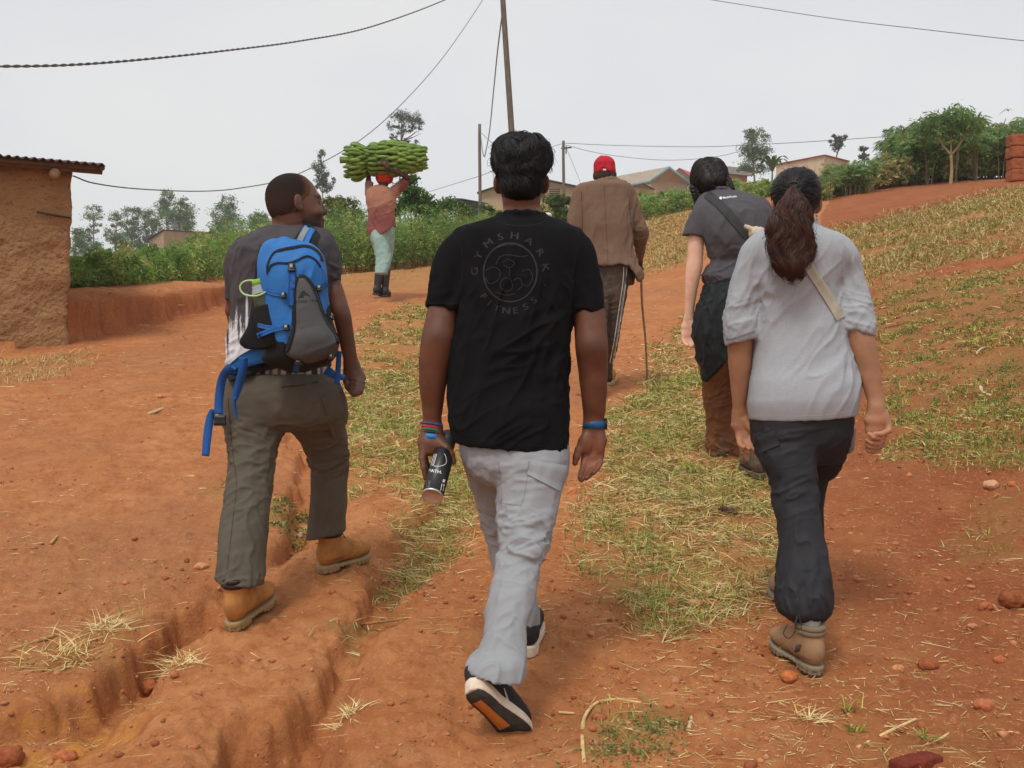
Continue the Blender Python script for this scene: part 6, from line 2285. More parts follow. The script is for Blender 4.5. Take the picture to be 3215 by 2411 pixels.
pel = ZLoft([(900, 2222, 2408, 0, .65), (1000, 2205, 2400, 0, .68), (1080, 2200, 2395, .0, .66), (1130, 2230, 2370, .01, .5)], Dg.Y, 2.3, .03)
legL = ZLoft([(1040, 2194, 2310, 0, 1), (1110, 2197, 2302, .03, 1), (1172, 2203, 2300, .08, 1), (1241, 2212, 2301, .14, 1), (1336, 2222, 2306, .2, 1), (1368, 2222, 2312, .22, 1), (1425, 2223, 2318, .25, 1), (1450, 2226, 2318, .26, 1)], Dg.Y, 2.1, .04)
legR = ZLoft([(1040, 2290, 2398, 0, 1), (1172, 2310, 2392, -.04, 1), (1241, 2322, 2388, -.07, 1), (1336, 2334, 2388, -.12, 1), (1400, 2338, 2392, -.16, 1), (1450, 2338, 2398, -.2, 1)], Dg.Y, 2.1, .04)
o_, V, Q = garment("trousers", [pel, legL, legR], .0075, rust, rootD, folds=[((1, 0, .3), .04, .25, .008, around(Dg.p(2265, 1250, .1), (.12, 9, .22)), 94), ((1, 0, -.2), .03, .25, .009, around(Dg.p(2268, 1400, .2), (.12, 9, .1)), 95), ((.2, 0, 1), .04, .3, .006, None, 96)])
jk = ZLoft([(900, 2214, 2400, 0, .72), (930, 2204, 2400, -.01, .76), (975, 2188, 2396, -.02, .8), (1020, 2178, 2390, -.02, .8), (1060, 2177, 2380, -.02, .8), (1102, 2186, 2360, -.02, .8), (1150, 2202, 2340, -.02, .85), (1195, 2216, 2320, -.02, .9)], Dg.Y, 2.3)
cutj = Dg.cut((2219, 1186), (2390, 985))
o_, V, Q = garment("tied_jacket", [Cut(jk, cutj)], .0075, mat("dark_teal_nylon", (.010, .013, .015), rough=.75, var=.2), rootD, folds=[((.3, 0, 1), .07, .5, .010, None, 97), ((-.2, 0, 1), .04, .4, .006, None, 98)])
hD = Dg.p(2229, 566, .16)
hp, hsub, hlate, hR, hq = head_prims(hD, math.radians(8), -.45, .12, .96, Dg.p(2256, 616, .08), .05)
armL = ZLoft([(640, 2188, 2222, 0, .9), (703, 2172, 2212, 0, .95), (747, 2161, 2211, 0, .95), (804, 2158, 2207, 0, .95), (842, 2154, 2205, 0, .95), (893, 2151, 2193, .01, .95), (956, 2150, 2182, .03, .9), (1000, 2148, 2178, .04, .75), (1026, 2148, 2172, .04, .5)], Dg.Y, 2.05, .02)
prims = hp + [Cut(tor.shrink(.03, .03), Dg.cut((2210, 870), (2420, 870))), armL, pel.shrink(.03, .02), Cut(legL.shrink(.03, .02), Dg.cut((2222, 1430, .25), (2318, 1430, .25))), Cut(legR.shrink(.02, .02), Dg.cut((2330, 1430, -.2), (2398, 1430, -.2)))]
prims += Dg.chain([(2390, 660, 0, 26), (2410, 800, .02, 21), (2412, 900, .05, 19), (2404, 1000, .1, 15), (2400, 1040, .12, 17)], .02, .01)
prims += Dg.chain([(2163, 1000, .04, 14, .8), (2160, 1026, .04, 19, .5), (2159, 1050, .035, 19, .45)], .015, .01)
prims += Dg.chain([(2172, 1014, .03, 9), (2178, 1034, .02, 7), (2178, 1054, .015, 6)], .01, .004)
for u0, i in ((2146, 0), (2154, 1), (2162, 2), (2170, 3)):
    prims += Dg.chain([(u0, 1048, .035, 6.6), (u0 - 1, 1066, .03, 6.2), (u0 + 5, 1079 + (i in (1, 2)) * 4, .01, 5.8), (u0 + 13, 1084 + (i in (1, 2)) * 4, -.01, 5)], .006, .003)
V, Q = body_mesh(prims, [(Dg.p(2120, 1100, -.1), Dg.p(2200, 998, .12))], .007, .0034, skD, rootD, sub=hsub, late=hlate)
finish_body(V, Q, skD, rootD, lambda V, N_: np.ones((len(V), 3)) * (1 + .06 * fbm(V * 25, 3, 9))[:, None] + (np.exp(-(((V - Dg.p(2160, 1060)) / [.05, .1, .07]) ** 2).sum(1)))[:, None] * np.array([.0, -.12, -.15]))
M_HAIR_D = mat("dark_braid_hair", (.012, .0075, .0062), rough=.5, spec=.3, var=.5, scale=40)
hair = ZLoft([(497, 2210, 2240, .18, 1.1), (503, 2190, 2260, .18, 1.2), (518, 2176, 2275, .17, 1.25), (545, 2168, 2285, .15, 1.22), (572, 2168, 2287, .13, 1.2), (592, 2176, 2280, .12, 1.15), (606, 2190, 2268, .11, 1.1), (616, 2205, 2252, .10, 1.0)], Dg.Y, 2.2)
V, Q = sdf_mesh([hair.shrink(.004)], .006, lambda p, d: np.maximum(np.maximum(d, p[:, 1] - (Dg.Y + .22)), (P(2270, 612, Dg.Y)[2] - p[:, 2]) * .75 + (p[:, 0] - P(2262, 600, Dg.Y)[0]) * .66))
part = np.exp(-((V[:, 0] - np.interp(V[:, 2], [Dg.p(0, 600)[2], Dg.p(0, 505)[2]], [Dg.p(2258, 600)[0], Dg.p(2222, 505)[0]])) / .006) ** 2)
V = V + vnormals(V, Q) * (.003 * ridges(V, (.5, 0, 1), .02, .12, 99) - .006 * part)[:, None]
ho = obj("hair", V, Q, M_HAIR_D, rootD)
SV, SQ = strands(V, Q, lambda v, n: n[:, 1] < .5, 700, .06, .0038, lambda p, n: np.stack([np.sign(p[:, 0] - hD[0] - .02) * .9, 0 * p[:, 0], -np.ones(len(p))], 1), .003, 5, 100, .1)
obj("hair_lock", SV, SQ, M_HAIR_D, ho)
for pts in ([(2180, 585, .10), (2184, 604, .09), (2190, 622, .09), (2192, 642, .11), (2190, 664, .14)], [(2276, 560, .08), (2286, 576, .06), (2292, 592, .05), (2298, 604, .06)]):
    mb = MB()
    cl = bez([Dg.p(*p) for p in pts], 14)
    tn = np.gradient(cl, axis=0)
    for i in range(0, len(cl)):
        t = tn[i] / np.linalg.norm(tn[i])
        sd_ = np.cross(t, Y_)
        for ph in (0, 2.1, 4.2):
            pass
    n = 60
    cl = bez([Dg.p(*p) for p in pts], n)
    m_ = len(cl)
    tn = np.gradient(cl, axis=0)
    tn /= np.linalg.norm(tn, axis=1)[:, None]
    sx = np.cross(tn, Y_)
    sx /= np.linalg.norm(sx, axis=1)[:, None]
    for ph in (0, 2.094, 4.189):
        t = np.linspace(0, 5 * math.pi, m_) + ph
        mb.tube(cl + sx * (.015 * np.sin(t))[:, None] + np.array([0, 1., 0]) * (.010 * np.sin(2 * t))[:, None], np.linspace(.016, .010, m_), 8)
    mb.build("braid", M_HAIR_D, rootD)
bo, bso = mat("brown_camo_leather", (.16, .115, .07), rough=.9, col2=(.06, .045, .03), scale=30), mat("brown_rubber", (.11, .085, .055), rough=.9)
for (hu, hv, dx) in ((2392, 1518, -.12), (2270, 1440, -.02)):
    h0 = zg(hu, hv)
    t0 = h0 + np.array([dx, 1, 0]) * .29
    t0[2] = zat(t0[0], t0[1])[0]
    shoe(rootD, h0 + [0, 0, .02], t0, (0, -.12, 1), .30, [bo, bso], 'hiker')
# black leaf-like scrap on the grass
c = zg(1572 * DS, 1108 * DS)
V, Q = sdf_mesh([Ell(c + [0, 0, .012], (.05, .035, .016), rot_to((.3, .2, 1)))], .005)
V = V + vnormals(V, Q) * (.008 * vnoise(V * 40, 3))[:, None]
tag(obj("leather_scrap", V, Q, mat("dark_scrap", (.075, .035, .028), rough=.7, var=.4, scale=40)), "dark brown scrap lying on the grass between two walkers", "scrap")
# ================================================================== E: old man in the brown jacket
E_ = Fig(8.3)
rootE = person((P(1900, 1200, 8.5)[0], 8.5, zat(.8, 8.5)[0]), "man in brown suit jacket and red cap, striped dark trousers, walking with a stick")
skE = skin_mat("very_dark_skin", (.050, .026, .019))
jkE = mat("brown_wool", (.175, .110, .075), rough=.95, var=.10, scale=7, bump=.2, bscale=300, dist=.001)
tor = ZLoft([(566, 1880, 1940, .02, .8), (573, 1850, 1966, .01, .62), (582, 1822, 1980, .0, .55), (598, 1812, 1988, 0, .52), (640, 1816, 1986, -.01, .54), (700, 1824, 1984, -.02, .58), (760, 1828, 1985, -.01, .6), (800, 1830, 1992, 0, .68), (830, 1831, 2003, 0, .70), (862, 1833, 2022, .0, .66), (895, 1834, 2020, 0, .64)], E_.Y, 2.3)
slR = ZLoft([(580, 1960, 1980, 0, 1), (592, 1960, 1991, 0, 1), (621, 1964, 2001, 0, .95), (686, 1974, 2020, .03, .95), (724, 1984, 2032, .04, .95), (745, 1988, 2031, .07, .95), (779, 1993, 2025, .16, .95), (812, 1999, 2020, .24, .95), (835, 2003, 2016, .28, .95)], E_.Y, 2.1, .02)
slL = ZLoft([(580, 1822, 1842, 0, 1), (592, 1808, 1842, 0, 1), (640, 1792, 1836, 0, .95), (697, 1782, 1830, 0, .95), (780, 1780, 1824, .02, .95), (850, 1784, 1818, .06, .9)], E_.Y, 2.1, .02)


def hemE(p):
    u, v = uv_of(p)
    vh = np.interp(u, [1825, 1883, 1950, 1976, 1992, 2004, 2014, 2026], [838, 834, 829, 834, 856, 884, 880, 862])
    return (v - vh) * E_.Y / F


prims = [Cut(tor, hemE, .02, depth=.06), slR, slL] + ring_prims(E_.p(1910, 572, .03), E_.m(36), E_.m(34), -.012, .012, k=.015)
o_, V, Q = garment("jacket", prims, .0085, jkE, rootE, folds=[((.15, 0, 1), .09, .6, .006, None, 110), ((1, 0, .2), .05, .3, .008, around(E_.p(2010, 735, .05), (.08, 9, .1)), 111), ((.3, 0, 1), .05, .4, .007, around(E_.p(1990, 830), (.1, 9, .1)), 112)])
bvE = bvh_of(V, Q)
mb = MB()
print_line(mb, bvE, bez([(1896, 580), (1902, 680), (1906, 760), (1908, 826)], 40), 1.4, .0015)
mb.build("centre_seam", mat("brown_seam", (.085, .052, .036)), o_)
for pts in ([(1826, 600), (1828, 700), (1828, 800)], [(1974, 606), (1980, 680), (1988, 740)]):
    mb = MB()
    print_line(mb, bvE, bez(pts, 30), 2.0, .0015)
    mb.build("armhole_seam", mat("brown_seam", (.07, .043, .03)), o_)
trE = mat("dusty_dark_fleece", (.060, .045, .038), rough=.95, col2=(.11, .075, .055), scale=9)
legR = ZLoft([(800, 1868, 1960, 0, .8), (833, 1872, 1972, 0, .9), (882, 1880, 1972, .01, 1), (940, 1884, 1963, .03, 1), (990, 1886, 1955, .05, 1), (1055, 1888, 1945, .08, 1), (1100, 1890, 1934, .14, 1), (1150, 1894, 1921, .22, 1), (1172, 1896, 1919, .25, 1)], E_.Y, 2.1, .03)
legL = ZLoft([(800, 1850, 1930, 0, .8), (833, 1846, 1920, 0, .9), (940, 1846, 1910, -.04, 1), (1055, 1850, 1900, -.1, 1), (1150, 1852, 1890, -.16, 1), (1200, 1852, 1886, -.18, 1)], E_.Y, 2.1, .03)
pel = ZLoft([(770, 1860, 1955, 0, .6), (833, 1848, 1970, 0, .62), (870, 1850, 1968, .0, .62)], E_.Y, 2.2, .03)
o_, V, Q = garment("trousers", [pel, legR, legL], .0085, trE, rootE, folds=[((1, 0, .3), .04, .3, .007, around(E_.p(1910, 960), (.12, 9, .2)), 113), ((.2, 0, 1), .05, .4, .006, None, 114)])
bv = bvh_of(V, Q)
cl = bez([(1962, 838), (1960, 880), (1950, 950), (1941, 1010), (1932, 1070), (1918, 1140)], 60)
for off, w, c in ((-3.5, 3.0, (.62, .58, .52)), (2.5, 2.2, (.20, .26, .30)), (6.0, 2.4, (.62, .60, .56))):
    mb = MB()
    print_line(mb, bv, cl + [off, 0], w, .002)
    mb.build("side_stripe", mat("stripe_cotton", c), o_)
hE = E_.p(1899, 552, .05)
hp, hsub, hlate, hR, hq = head_prims(hE, math.radians(6), -.05, 0, .97, E_.p(1910, 580, .03), .05)
prims = hp + [tor.shrink(.07, .03), legR.shrink(.03), Cut(legL.shrink(.03), E_.cut((1850, 1190, -.18), (1890, 1190, -.18))), pel.shrink(.05, .02)]
prims += E_.chain([(1985, 620, 0, 12), (2004, 715, .05, 11), (2010, 820, .26, 8), (2010, 846, .30, 8)], .02, .01)
prims += E_.chain([(1816, 610, 0, 12), (1802, 720, .0, 11), (1800, 860, .06, 8)], .02, .01)
prims += [Cone(E_.p(1908, 1160, .25), E_.p(1910, 1186, .26), .036, .036, k=.01)]
for i in range(4):
    prims += E_.chain([(2006, 840 + 4 * i, .30, 4), (2016, 842 + 4 * i, .27, 3.8), (2017, 845 + 4 * i, .31, 3.4)], .006, .003)
prims += E_.chain([(2004, 838, .29, 4), (2007, 850, .26, 3.6), (2013, 856, .27, 3.2)], .006, .003)
V, Q = body_mesh(prims, [(E_.p(1985, 872, .2), E_.p(2035, 834, .4))], .009, .004, skE, rootE, sub=hsub, late=hlate)
finish_body(V, Q, skE, rootE, lambda V, N_: np.ones((len(V), 3)) * (1 + .08 * fbm(V * 25, 3, 9))[:, None])
capR = ZLoft([(489, 1890, 1904, .03, 1.1), (492, 1882, 1913, .03, 1.2), (498, 1872, 1922, .035, 1.3), (510, 1866, 1929, .04, 1.3), (525, 1864, 1931, .045, 1.3), (538, 1864, 1932, .045, 1.3), (544, 1865, 1931, .045, 1.3)], E_.Y, 2.2)
V, Q = sdf_mesh([capR, Cone(hE + [0, .09, .04], hE + [.02, .17, .02], (.07, .016), (.06, .012), k=.02)], .006)
V = V + vnormals(V, Q) * (.0035 * ridges(V, (.3, 0, 1), .05, .1, 7))[:, None]
co = obj("cap", V, Q, mat("red_cotton", (.46, .018, .035), rough=.85, var=.1, bump=.2, bscale=300), rootE)
bv = bvh_of(V, Q)
mb = MB()
op = bez([(1881, 536), (1884, 528), (1890, 524), (1900, 524), (1908, 530), (1910, 535)], 24)
a = project(bv, op, .002)
b = project(bv, np.stack([op[:, 0], np.full(len(op), 537.0)], 1), .002)
k = np.arange(len(op) - 1)
mb.add(np.concatenate([a, b]), Q=np.stack([k, k + 1, len(op) + k + 1, len(op) + k], 1))
mb.build("strap_opening", mat("dark_opening", (.012, .006, .006)), co)
mb = MB()
band_on(bv, [(1893, 534), (1898, 534), (1903, 534)], 7, .002, mb, off=.004)
mb.build("strap_tab", M_PRINT_WHITE, co)
for (hu, hv, lab) in ((1916, 1214, None), (1868, 1250, None)):
    h0 = zg(hu, hv)
    t0 = h0 + np.array([.12, 1, 0]) * .28
    t0[2] = zat(t0[0], t0[1])[0]
    shoe(rootE, h0 + [0, 0, .01], t0, (0, -.12, 1), .28, [mat("ochre_rubber", (.40, .20, .045), rough=.7), mat("pale_sole", (.42, .30, .18))], 'trainer')
s0, s1 = E_.p(2012, 842, .29), zg(2032, 1190)
mb = MB()
st = bez([s0 + [0, 0, .06], s0 * .7 + s1 * .3 + [-.006, 0, 0], s0 * .35 + s1 * .65 + [.004, 0, 0], s1], 30)
mb.tube(st, np.linspace(.0105, .008, len(st)), 9)
tag(mb.build("walking_stick", mat("bare_wood", (.26, .185, .11), rough=.8, var=.2, scale=30)), "straight wooden walking stick held by the man in the brown jacket", "walking stick")

# ================================================================== F: man carrying bananas on his head
Fm = Fig(15.2)
rootF = person((P(1190, 940, 15.2)[0], 15.2, zat(-1.8, 15.2)[0]), "barefaced carrier in faded pink shirt, mint trousers, rubber boots, bananas on head".replace("barefaced carrier", "man in red beanie and"))
rootF["label"] = "man in red beanie, faded pink shirt, mint trousers and black rubber boots"
skF = skin_mat("dark_skin", (.075, .034, .022))
shF = mat("faded_cotton", (1, 1, 1), rough=.95, attr=True, var=.06, scale=5)
tor = ZLoft([(586, 1168, 1214, .02, .8), (594, 1156, 1232, .0, .6), (606, 1149, 1243, 0, .58), (630, 1150, 1241, -.02, .6), (669, 1157, 1239, -.02, .62), (708, 1154, 1242, 0, .62), (730, 1152, 1245, 0, .62), (755, 1152, 1247, 0, .6)], Fm.Y, 2.3)


def hemF(p):
    u, v = uv_of(p)
    return (v - np.interp(u, [1145, 1152, 1174, 1200, 1236, 1243, 1252], [724, 728, 748, 735, 709, 716, 724])) * Fm.Y / F


prims = [Cut(tor, hemF, .02, depth=.05)] + Fm.chain([(1160, 612, .02, 13), (1157, 590, .05, 12), (1160, 572, .08, 13)], .03, .01, cap=.004)
prims += Fm.chain([(1230, 606, 0, 15), (1254, 588, .0, 15), (1274, 568, .0, 14)], .03, .01, cap=.004) + ring_prims(Fm.p(1192, 588, .03), Fm.m(20), Fm.m(18), -.01, .012, k=.015)


def colF(V, N_):
    u, v = uv_of(V)
    t = sstep(600, 700, v + 20 * fbm(V * 5, 3, 2))
    a, b = srgb(172, 122, 100), srgb(136, 82, 78)
    c = a * (1 - t)[:, None] + b * t[:, None]
    sl = sstep(1244, 1262, u)[:, None]
    c = c * (1 - sl) + srgb(128, 74, 76) * sl
    return c * .92


o_, V, Q = garment("shirt", prims, .012, shF, rootF, cols=colF, folds=[((1, 0, .5), .09, .5, .012, around(Fm.p(1200, 650), (.25, 9, .2)), 120), ((-.4, 0, 1), .07, .5, .010, around(Fm.p(1180, 700), (.3, 9, .2)), 121), ((1, 0, -.5), .06, .3, .010, around(Fm.p(1250, 590), (.15, 9, .15)), 122)])
mint = mat("mint_cotton", srgb(160, 190, 184) * .85, rough=.9, col2=srgb(142, 170, 160) * .85, scale=3)
lA = ZLoft([(700, 1166, 1206, 0, .8), (740, 1162, 1212, -.03, 1), (775, 1172, 1220, -.06, 1), (812, 1180, 1226, -.1, 1), (840, 1180, 1222, -.16, 1), (858, 1178, 1212, -.2, 1)], Fm.Y, 2.1, .04)
lB = ZLoft([(700, 1188, 1230, 0, .8), (740, 1192, 1238, .05, 1), (791, 1198, 1234, .1, 1), (830, 1196, 1224, .12, 1), (862, 1192, 1216, .13, 1)], Fm.Y, 2.1, .04)
pel = ZLoft([(680, 1170, 1228, 0, .5), (713, 1162, 1236, 0, .54), (735, 1170, 1232, 0, .55)], Fm.Y, 2.2, .04)
garment("trousers", [pel, lA, lB], .012, mint, rootF, folds=[((1, 0, .4), .10, .5, .005, None, 123), ((.2, 0, 1), .10, .6, .005, None, 124)])
hF = Fm.p(1207, 560, .05)
hp, hsub, hlate, hR, hq = head_prims(hF, 0, -.05, 0, .95, Fm.p(1194, 594, .02), .055, ears=False)
prims = hp + [tor.shrink(.085, .03), pel.shrink(.07), Cut(lA.shrink(.05), Fm.cut((1170, 850, -.2), (1220, 850, -.2))), Cut(lB.shrink(.045), Fm.cut((1190, 850, .1), (1220, 850, .1)))]
prims += Fm.chain([(1158, 590, .05, 9), (1157, 566, .08, 8.5), (1158, 548, .08, 6.5), (1157, 536, .07, 7)], .02, .01)
prims += Fm.chain([(1254, 588, 0, 11), (1284, 560, 0, 9), (1258, 545, -.1, 8.5), (1228, 533, -.22, 6.5), (1216, 526, -.25, 7.5), (1208, 516, -.26, 8)], .02, .01)
for a_, b_ in (((1212, 512), (1212, 502)), ((1206, 512), (1206, 499)), ((1201, 513), (1200, 500)), ((1197, 516), (1195, 504))):
    prims += Fm.chain([(*a_, -.26, 3), (*b_, -.265, 2.5)], .006, .002)
prims += Fm.chain([(1214, 520, -.25, 3), (1220, 510, -.26, 2.6)], .006, .002)
V, Q = body_mesh(prims, [(Fm.p(1185, 524, -.42), Fm.p(1226, 494, -.05))], .013, .006, skF, rootF, sub=hsub)
finish_body(V, Q, skF, rootF, lambda V, N_: np.ones((len(V), 3)) * (1 + .1 * fbm(V * 15, 3, 9))[:, None])
bn = ZLoft([(528, 1192, 1222, .05, 1.2), (534, 1184, 1230, .05, 1.2), (548, 1180, 1234, .05, 1.2), (562, 1181, 1233, .045, 1.2), (574, 1186, 1228, .04, 1.1)], Fm.Y, 2.2)
V, Q = sdf_mesh([bn], .011)
V = V + vnormals(V, Q) * (.006 * ridges(V, (1, 0, -.2), .04, .3, 6))[:, None]
obj("beanie", V, Q, mat("red_knit", (.50, .045, .018), rough=.95, var=.15), rootF)
gum, gso = mat("black_rubber_boot", (.035, .038, .040), rough=.5, spec=.4, var=.3, scale=8), mat("grey_rubber_sole", (.10, .085, .07))
for (hu, hv, dx, lift, yy) in ((1172, 930, .45, .05, None), (1204, 926, .12, 0, None)):
    h0 = zg(hu, hv + 8)
    t0 = h0 + np.array([dx, .9, 0]) * .28
    t0[2] = zat(t0[0], t0[1])[0]
    shoe(rootF, h0 + [0, 0, .01 + lift], t0 + [0, 0, .0], (0.05, -.12, 1), .33, [gum, gso], 'gum')
# bunch of green bananas
bx0, bx1 = Fm.p(1072, 502, .0), Fm.p(1318, 497, .0)
axb = (bx1 - bx0) / np.linalg.norm(bx1 - bx0)
Lx = np.linalg.norm(bx1 - bx0)
bb = empty("banana_bunch", Fm.p(1205, 540, 0), "large bunch of green bananas carried on the head of the man in boots", "banana bunch")
M_BAN = [mat("green_banana", c, rough=.55, var=.2, scale=14, spec=.35) for c in ((.14, .235, .034), (.175, .275, .045), (.115, .20, .028))]
mb = MB()
mb.tube(bez([bx0 + [-.02, 0, 0], bx0 + axb * .2, bx0 + axb * .6, bx1 - axb * .02], 20), np.linspace(.048, .028, len(bez([bx0] * 4, 20))), 12)
mb.build("stalk", mat("green_stalk", (.16, .22, .05)), bb)
mb = MB()
rb_ = np.random.default_rng(4)
for i in range(40):
    d = rb_.normal(0, 1, 3) * [.5, 1, 1] + [1, 0, 0]
    d /= np.linalg.norm(d)
    s_ = bx1 + axb * rb_.uniform(-.06, .01)
    mb.tube([s_, s_ + d * .05, s_ + d * rb_.uniform(.07, .12) + [0, 0, -.01]], [.007, .005, .002], 5)
mb.build("withered_tip", mat("withered_flower", (.07, .035, .022), rough=.95), bb)


def banana(c, dr, outw, L, r):
    dr = dr / np.linalg.norm(dr)
    t = np.linspace(-1, 1, 9)
    cen = c + dr * (t * L / 2)[:, None] + outw * (.16 * L * (t ** 2 - .4))[:, None] * -1
    rad = r * np.array([.30, .72, .93, 1, 1.02, 1, .92, .66, .22])
    return cen, rad


cand = []
rows = [(.14, .105, 16), (.23, .135, 18), (.36, .09, 12), (.46, .130, 19), (.58, .140, 20), (.70, .140, 20), (.81, .130, 18), (.92, .112, 16), (1.0, .085, 13)]
for ri, (f, rad_, n) in enumerate(rows):
    for lay in (0, 1):
        for i in range(n):
            th = 2 * math.pi * (i + .5 * lay + .3 * ri) / n + rb_.normal(0, .04)
            o = np.array([0, math.cos(th), math.sin(th)])
            rr = 1.5 * rad_ * (1.0 if lay == 0 else .85) * (1.12 if ri < 2 else 1)
            c = bx0 + axb * (f * Lx - .03 + (.055 if lay else 0)) + o * rr * np.array([1, 1.0, 1.04]) + np.array([0, 0, -.03 if ri < 2 else 0])
            tilt = {0: .45, 1: .28, 7: -.15, 8: -.55}.get(ri, .12)
            dr = -axb + o * tilt + rb_.normal(0, .09, 3)
            cen, rad = banana(c, dr, o, .185 * rb_.uniform(.85, 1.15), .0262 * rb_.uniform(.88, 1.12))
            vis = -o[1] + .35 * o[2] + (0 if lay else .15)
            cand.append((vis, cen, rad))
cand.sort(key=lambda t: -t[0])
rest = MB()
for i, (vis, cen, rad) in enumerate(cand):
    if i < 98:
        mb = MB()
        mb.tube(cen, rad, 7)
        mb.build("banana", M_BAN[i % 3], bb)
    else:
        rest.tube(cen, rad, 6)
o = rest.build("inner_bananas", M_BAN[0], bb)
o["kind"] = "stuff"
# ------------------------------------------------------------------ vegetation tools
def leaf_cloud(cen, size, seed, aspect=.42, updroop=0.0, nrm=None, stretch=None, fold=.25):
    """many small folded leaves (two triangles each); cen (n,3), size (n,)"""
    r = np.random.default_rng(seed)
    n = len(cen)
    d = r.normal(0, 1, (n, 3))
    d[:, 2] = d[:, 2] * .7 + updroop
    if stretch is not None:
        d *= stretch
    d /= np.linalg.norm(d, axis=1)[:, None]
    s = np.cross(d, r.normal(0, 1, (n, 3)))
    s /= np.linalg.norm(s, axis=1)[:, None] + 1e-9
    nn = np.cross(d, s)
    L = size[:, None]
    a = cen - d * L * .5
    b = cen + d * L * .5
    m1 = cen + s * L * aspect * .5 + nn * L * fold * .3
    m2 = cen - s * L * aspect * .5 + nn * L * fold * .3
    V = np.stack([a, m1, b, m2], 1).reshape(-1, 3)
    i = np.arange(n)[:, None] * 4
    return V, np.concatenate([i + [[0, 1, 2]], i + [[0, 2, 3]]])


M_LEAF = mat("leaf", (1, 1, 1), rough=.6, attr=True, var=.08, spec=.25)
_nt = M_LEAF.node_tree
_tr = _nt.nodes.new("ShaderNodeBsdfTranslucent")
_mx = _nt.nodes.new("ShaderNodeMixShader")
_mx.inputs[0].default_value = 0.45
_pb = _nt.nodes["Principled BSDF"]
_nt.links.new(_pb.inputs["Base Color"].links[0].from_socket, _tr.inputs["Color"])
_nt.links.new(_pb.outputs[0], _mx.inputs[1])
_nt.links.new(_tr.outputs[0], _mx.inputs[2])
_nt.links.new(_mx.outputs[0], [q for q in _nt.nodes if q.type == 'OUTPUT_MATERIAL'][0].inputs["Surface"])
M_BARK = mat("grey_bark", (.16, .125, .09), rough=.95, var=.35, scale=20, bump=.4, bscale=40)
M_STEM = mat("green_brown_stem", (.20, .15, .075), rough=.9, var=.3, scale=20)


def crown_points(blobs, n, seed, hollow=.55):
    """points in clumps inside ellipsoid blobs (centre, radii)"""
    r = np.random.default_rng(seed)
    vol = np.array([np.prod(b[1]) ** (2 / 3) for b in blobs])
    k = r.choice(len(blobs), n, p=vol / vol.sum())
    # clumps
    C_ = np.array([b[0] for b in blobs])
    R_ = np.array([b[1] for b in blobs])
    nc = max(14, n // 55)
    kk = r.choice(len(blobs), nc, p=vol / vol.sum())
    d = r.normal(0, 1, (nc, 3))
    d /= np.linalg.norm(d, axis=1)[:, None]
    rad = r.uniform(hollow ** 3, 1, nc)[:, None] ** (1 / 3)
    cc = C_[kk] + d * rad * R_[kk] * .92
    cs = R_[kk].mean(1) * r.uniform(.13, .30, nc)
    j = r.integers(0, nc, n)
    e = r.normal(0, 1, (n, 3)) * cs[j][:, None] * [1, 1, .75]
    return cc[j] + e, j, nc, cc


def tree(u, vbase, depth, blobs_px, label, col, seed, n=2600, leaf=None, name="tree", group="trees on the far slope", trunk_r=.16, limbs=True, droop=-.3, aspect=.5, hollow=.5):
    """blobs_px: (u, v, ru, rv) in display pixels; u, vbase: trunk foot (display px)"""
    r = np.random.default_rng(seed)
    k = depth * DS / F
    bl = []
    for (bu, bv_, ru, rv) in blobs_px:
        c = P(bu * DS, bv_ * DS, depth + r.normal(0, .3) * ru * k)
        bl.append((c, np.array([ru * k, ru * k * .95, rv * k])))
    foot = P(u * DS, vbase * DS, depth)
    foot[2] = min(foot[2], zat(foot[0], foot[1])[0])
    root = empty(name, foot, label, "tree", group)
    top = max(bl, key=lambda b: b[0][2])[0]
    mb = MB()
    base = foot - [0, 0, .3]
    ax_ = bez([base, base * .6 + top * .4 + r.normal(0, .02, 3) * depth * .1 * [1, 1, 0], top + [0, 0, .2]], 14)
    mb.tube(ax_, np.linspace(trunk_r, trunk_r * .25, len(ax_)), 7)
    mb.build("trunk", M_BARK, root)
    if limbs:
        for c, R_ in bl:
            for q in range(3):
                i = min(len(ax_) - 2, max(2, int(np.argmin(np.abs(ax_[:, 2] - (c[2] - R_[2] * .9))))))
                e = c + r.normal(0, .4, 3) * R_
                mb = MB()
                mb.tube(bez([ax_[i], (ax_[i] + e) / 2 + [0, 0, -.1 * R_[2]], e], 8), np.linspace(trunk_r * .45, trunk_r * .1, len(bez([ax_[i]] * 3, 8))), 5)
                mb.build("limb", M_BARK, root)
    n = int(n * 1.7)
    pts, j, nc, cc = crown_points(bl, n, seed, hollow)
    lf = leaf if leaf else depth * DS / F * 4.0
    V, T = leaf_cloud(pts, lf * r.uniform(.6, 1.35, n), seed + 1, aspect, droop)
    cl = r.uniform(.62, 1.3, nc)[j] * r.uniform(.75, 1.25, n)
    hue = r.uniform(-.12, .16, nc)[j]
    c = np.array(col)[None] * cl[:, None]
    c[:, 0] *= 1 + hue
    mb = MB()
    mb.add(V, T)
    mb.C[-1] = np.repeat(c, 4, 0)
    mb.build("crown", M_LEAF, root, smooth=False)
    return root


EUC, DKG, OLV, YLG = (.165, .245, .075), (.125, .205, .055), (.18, .23, .07), (.19, .26, .06)
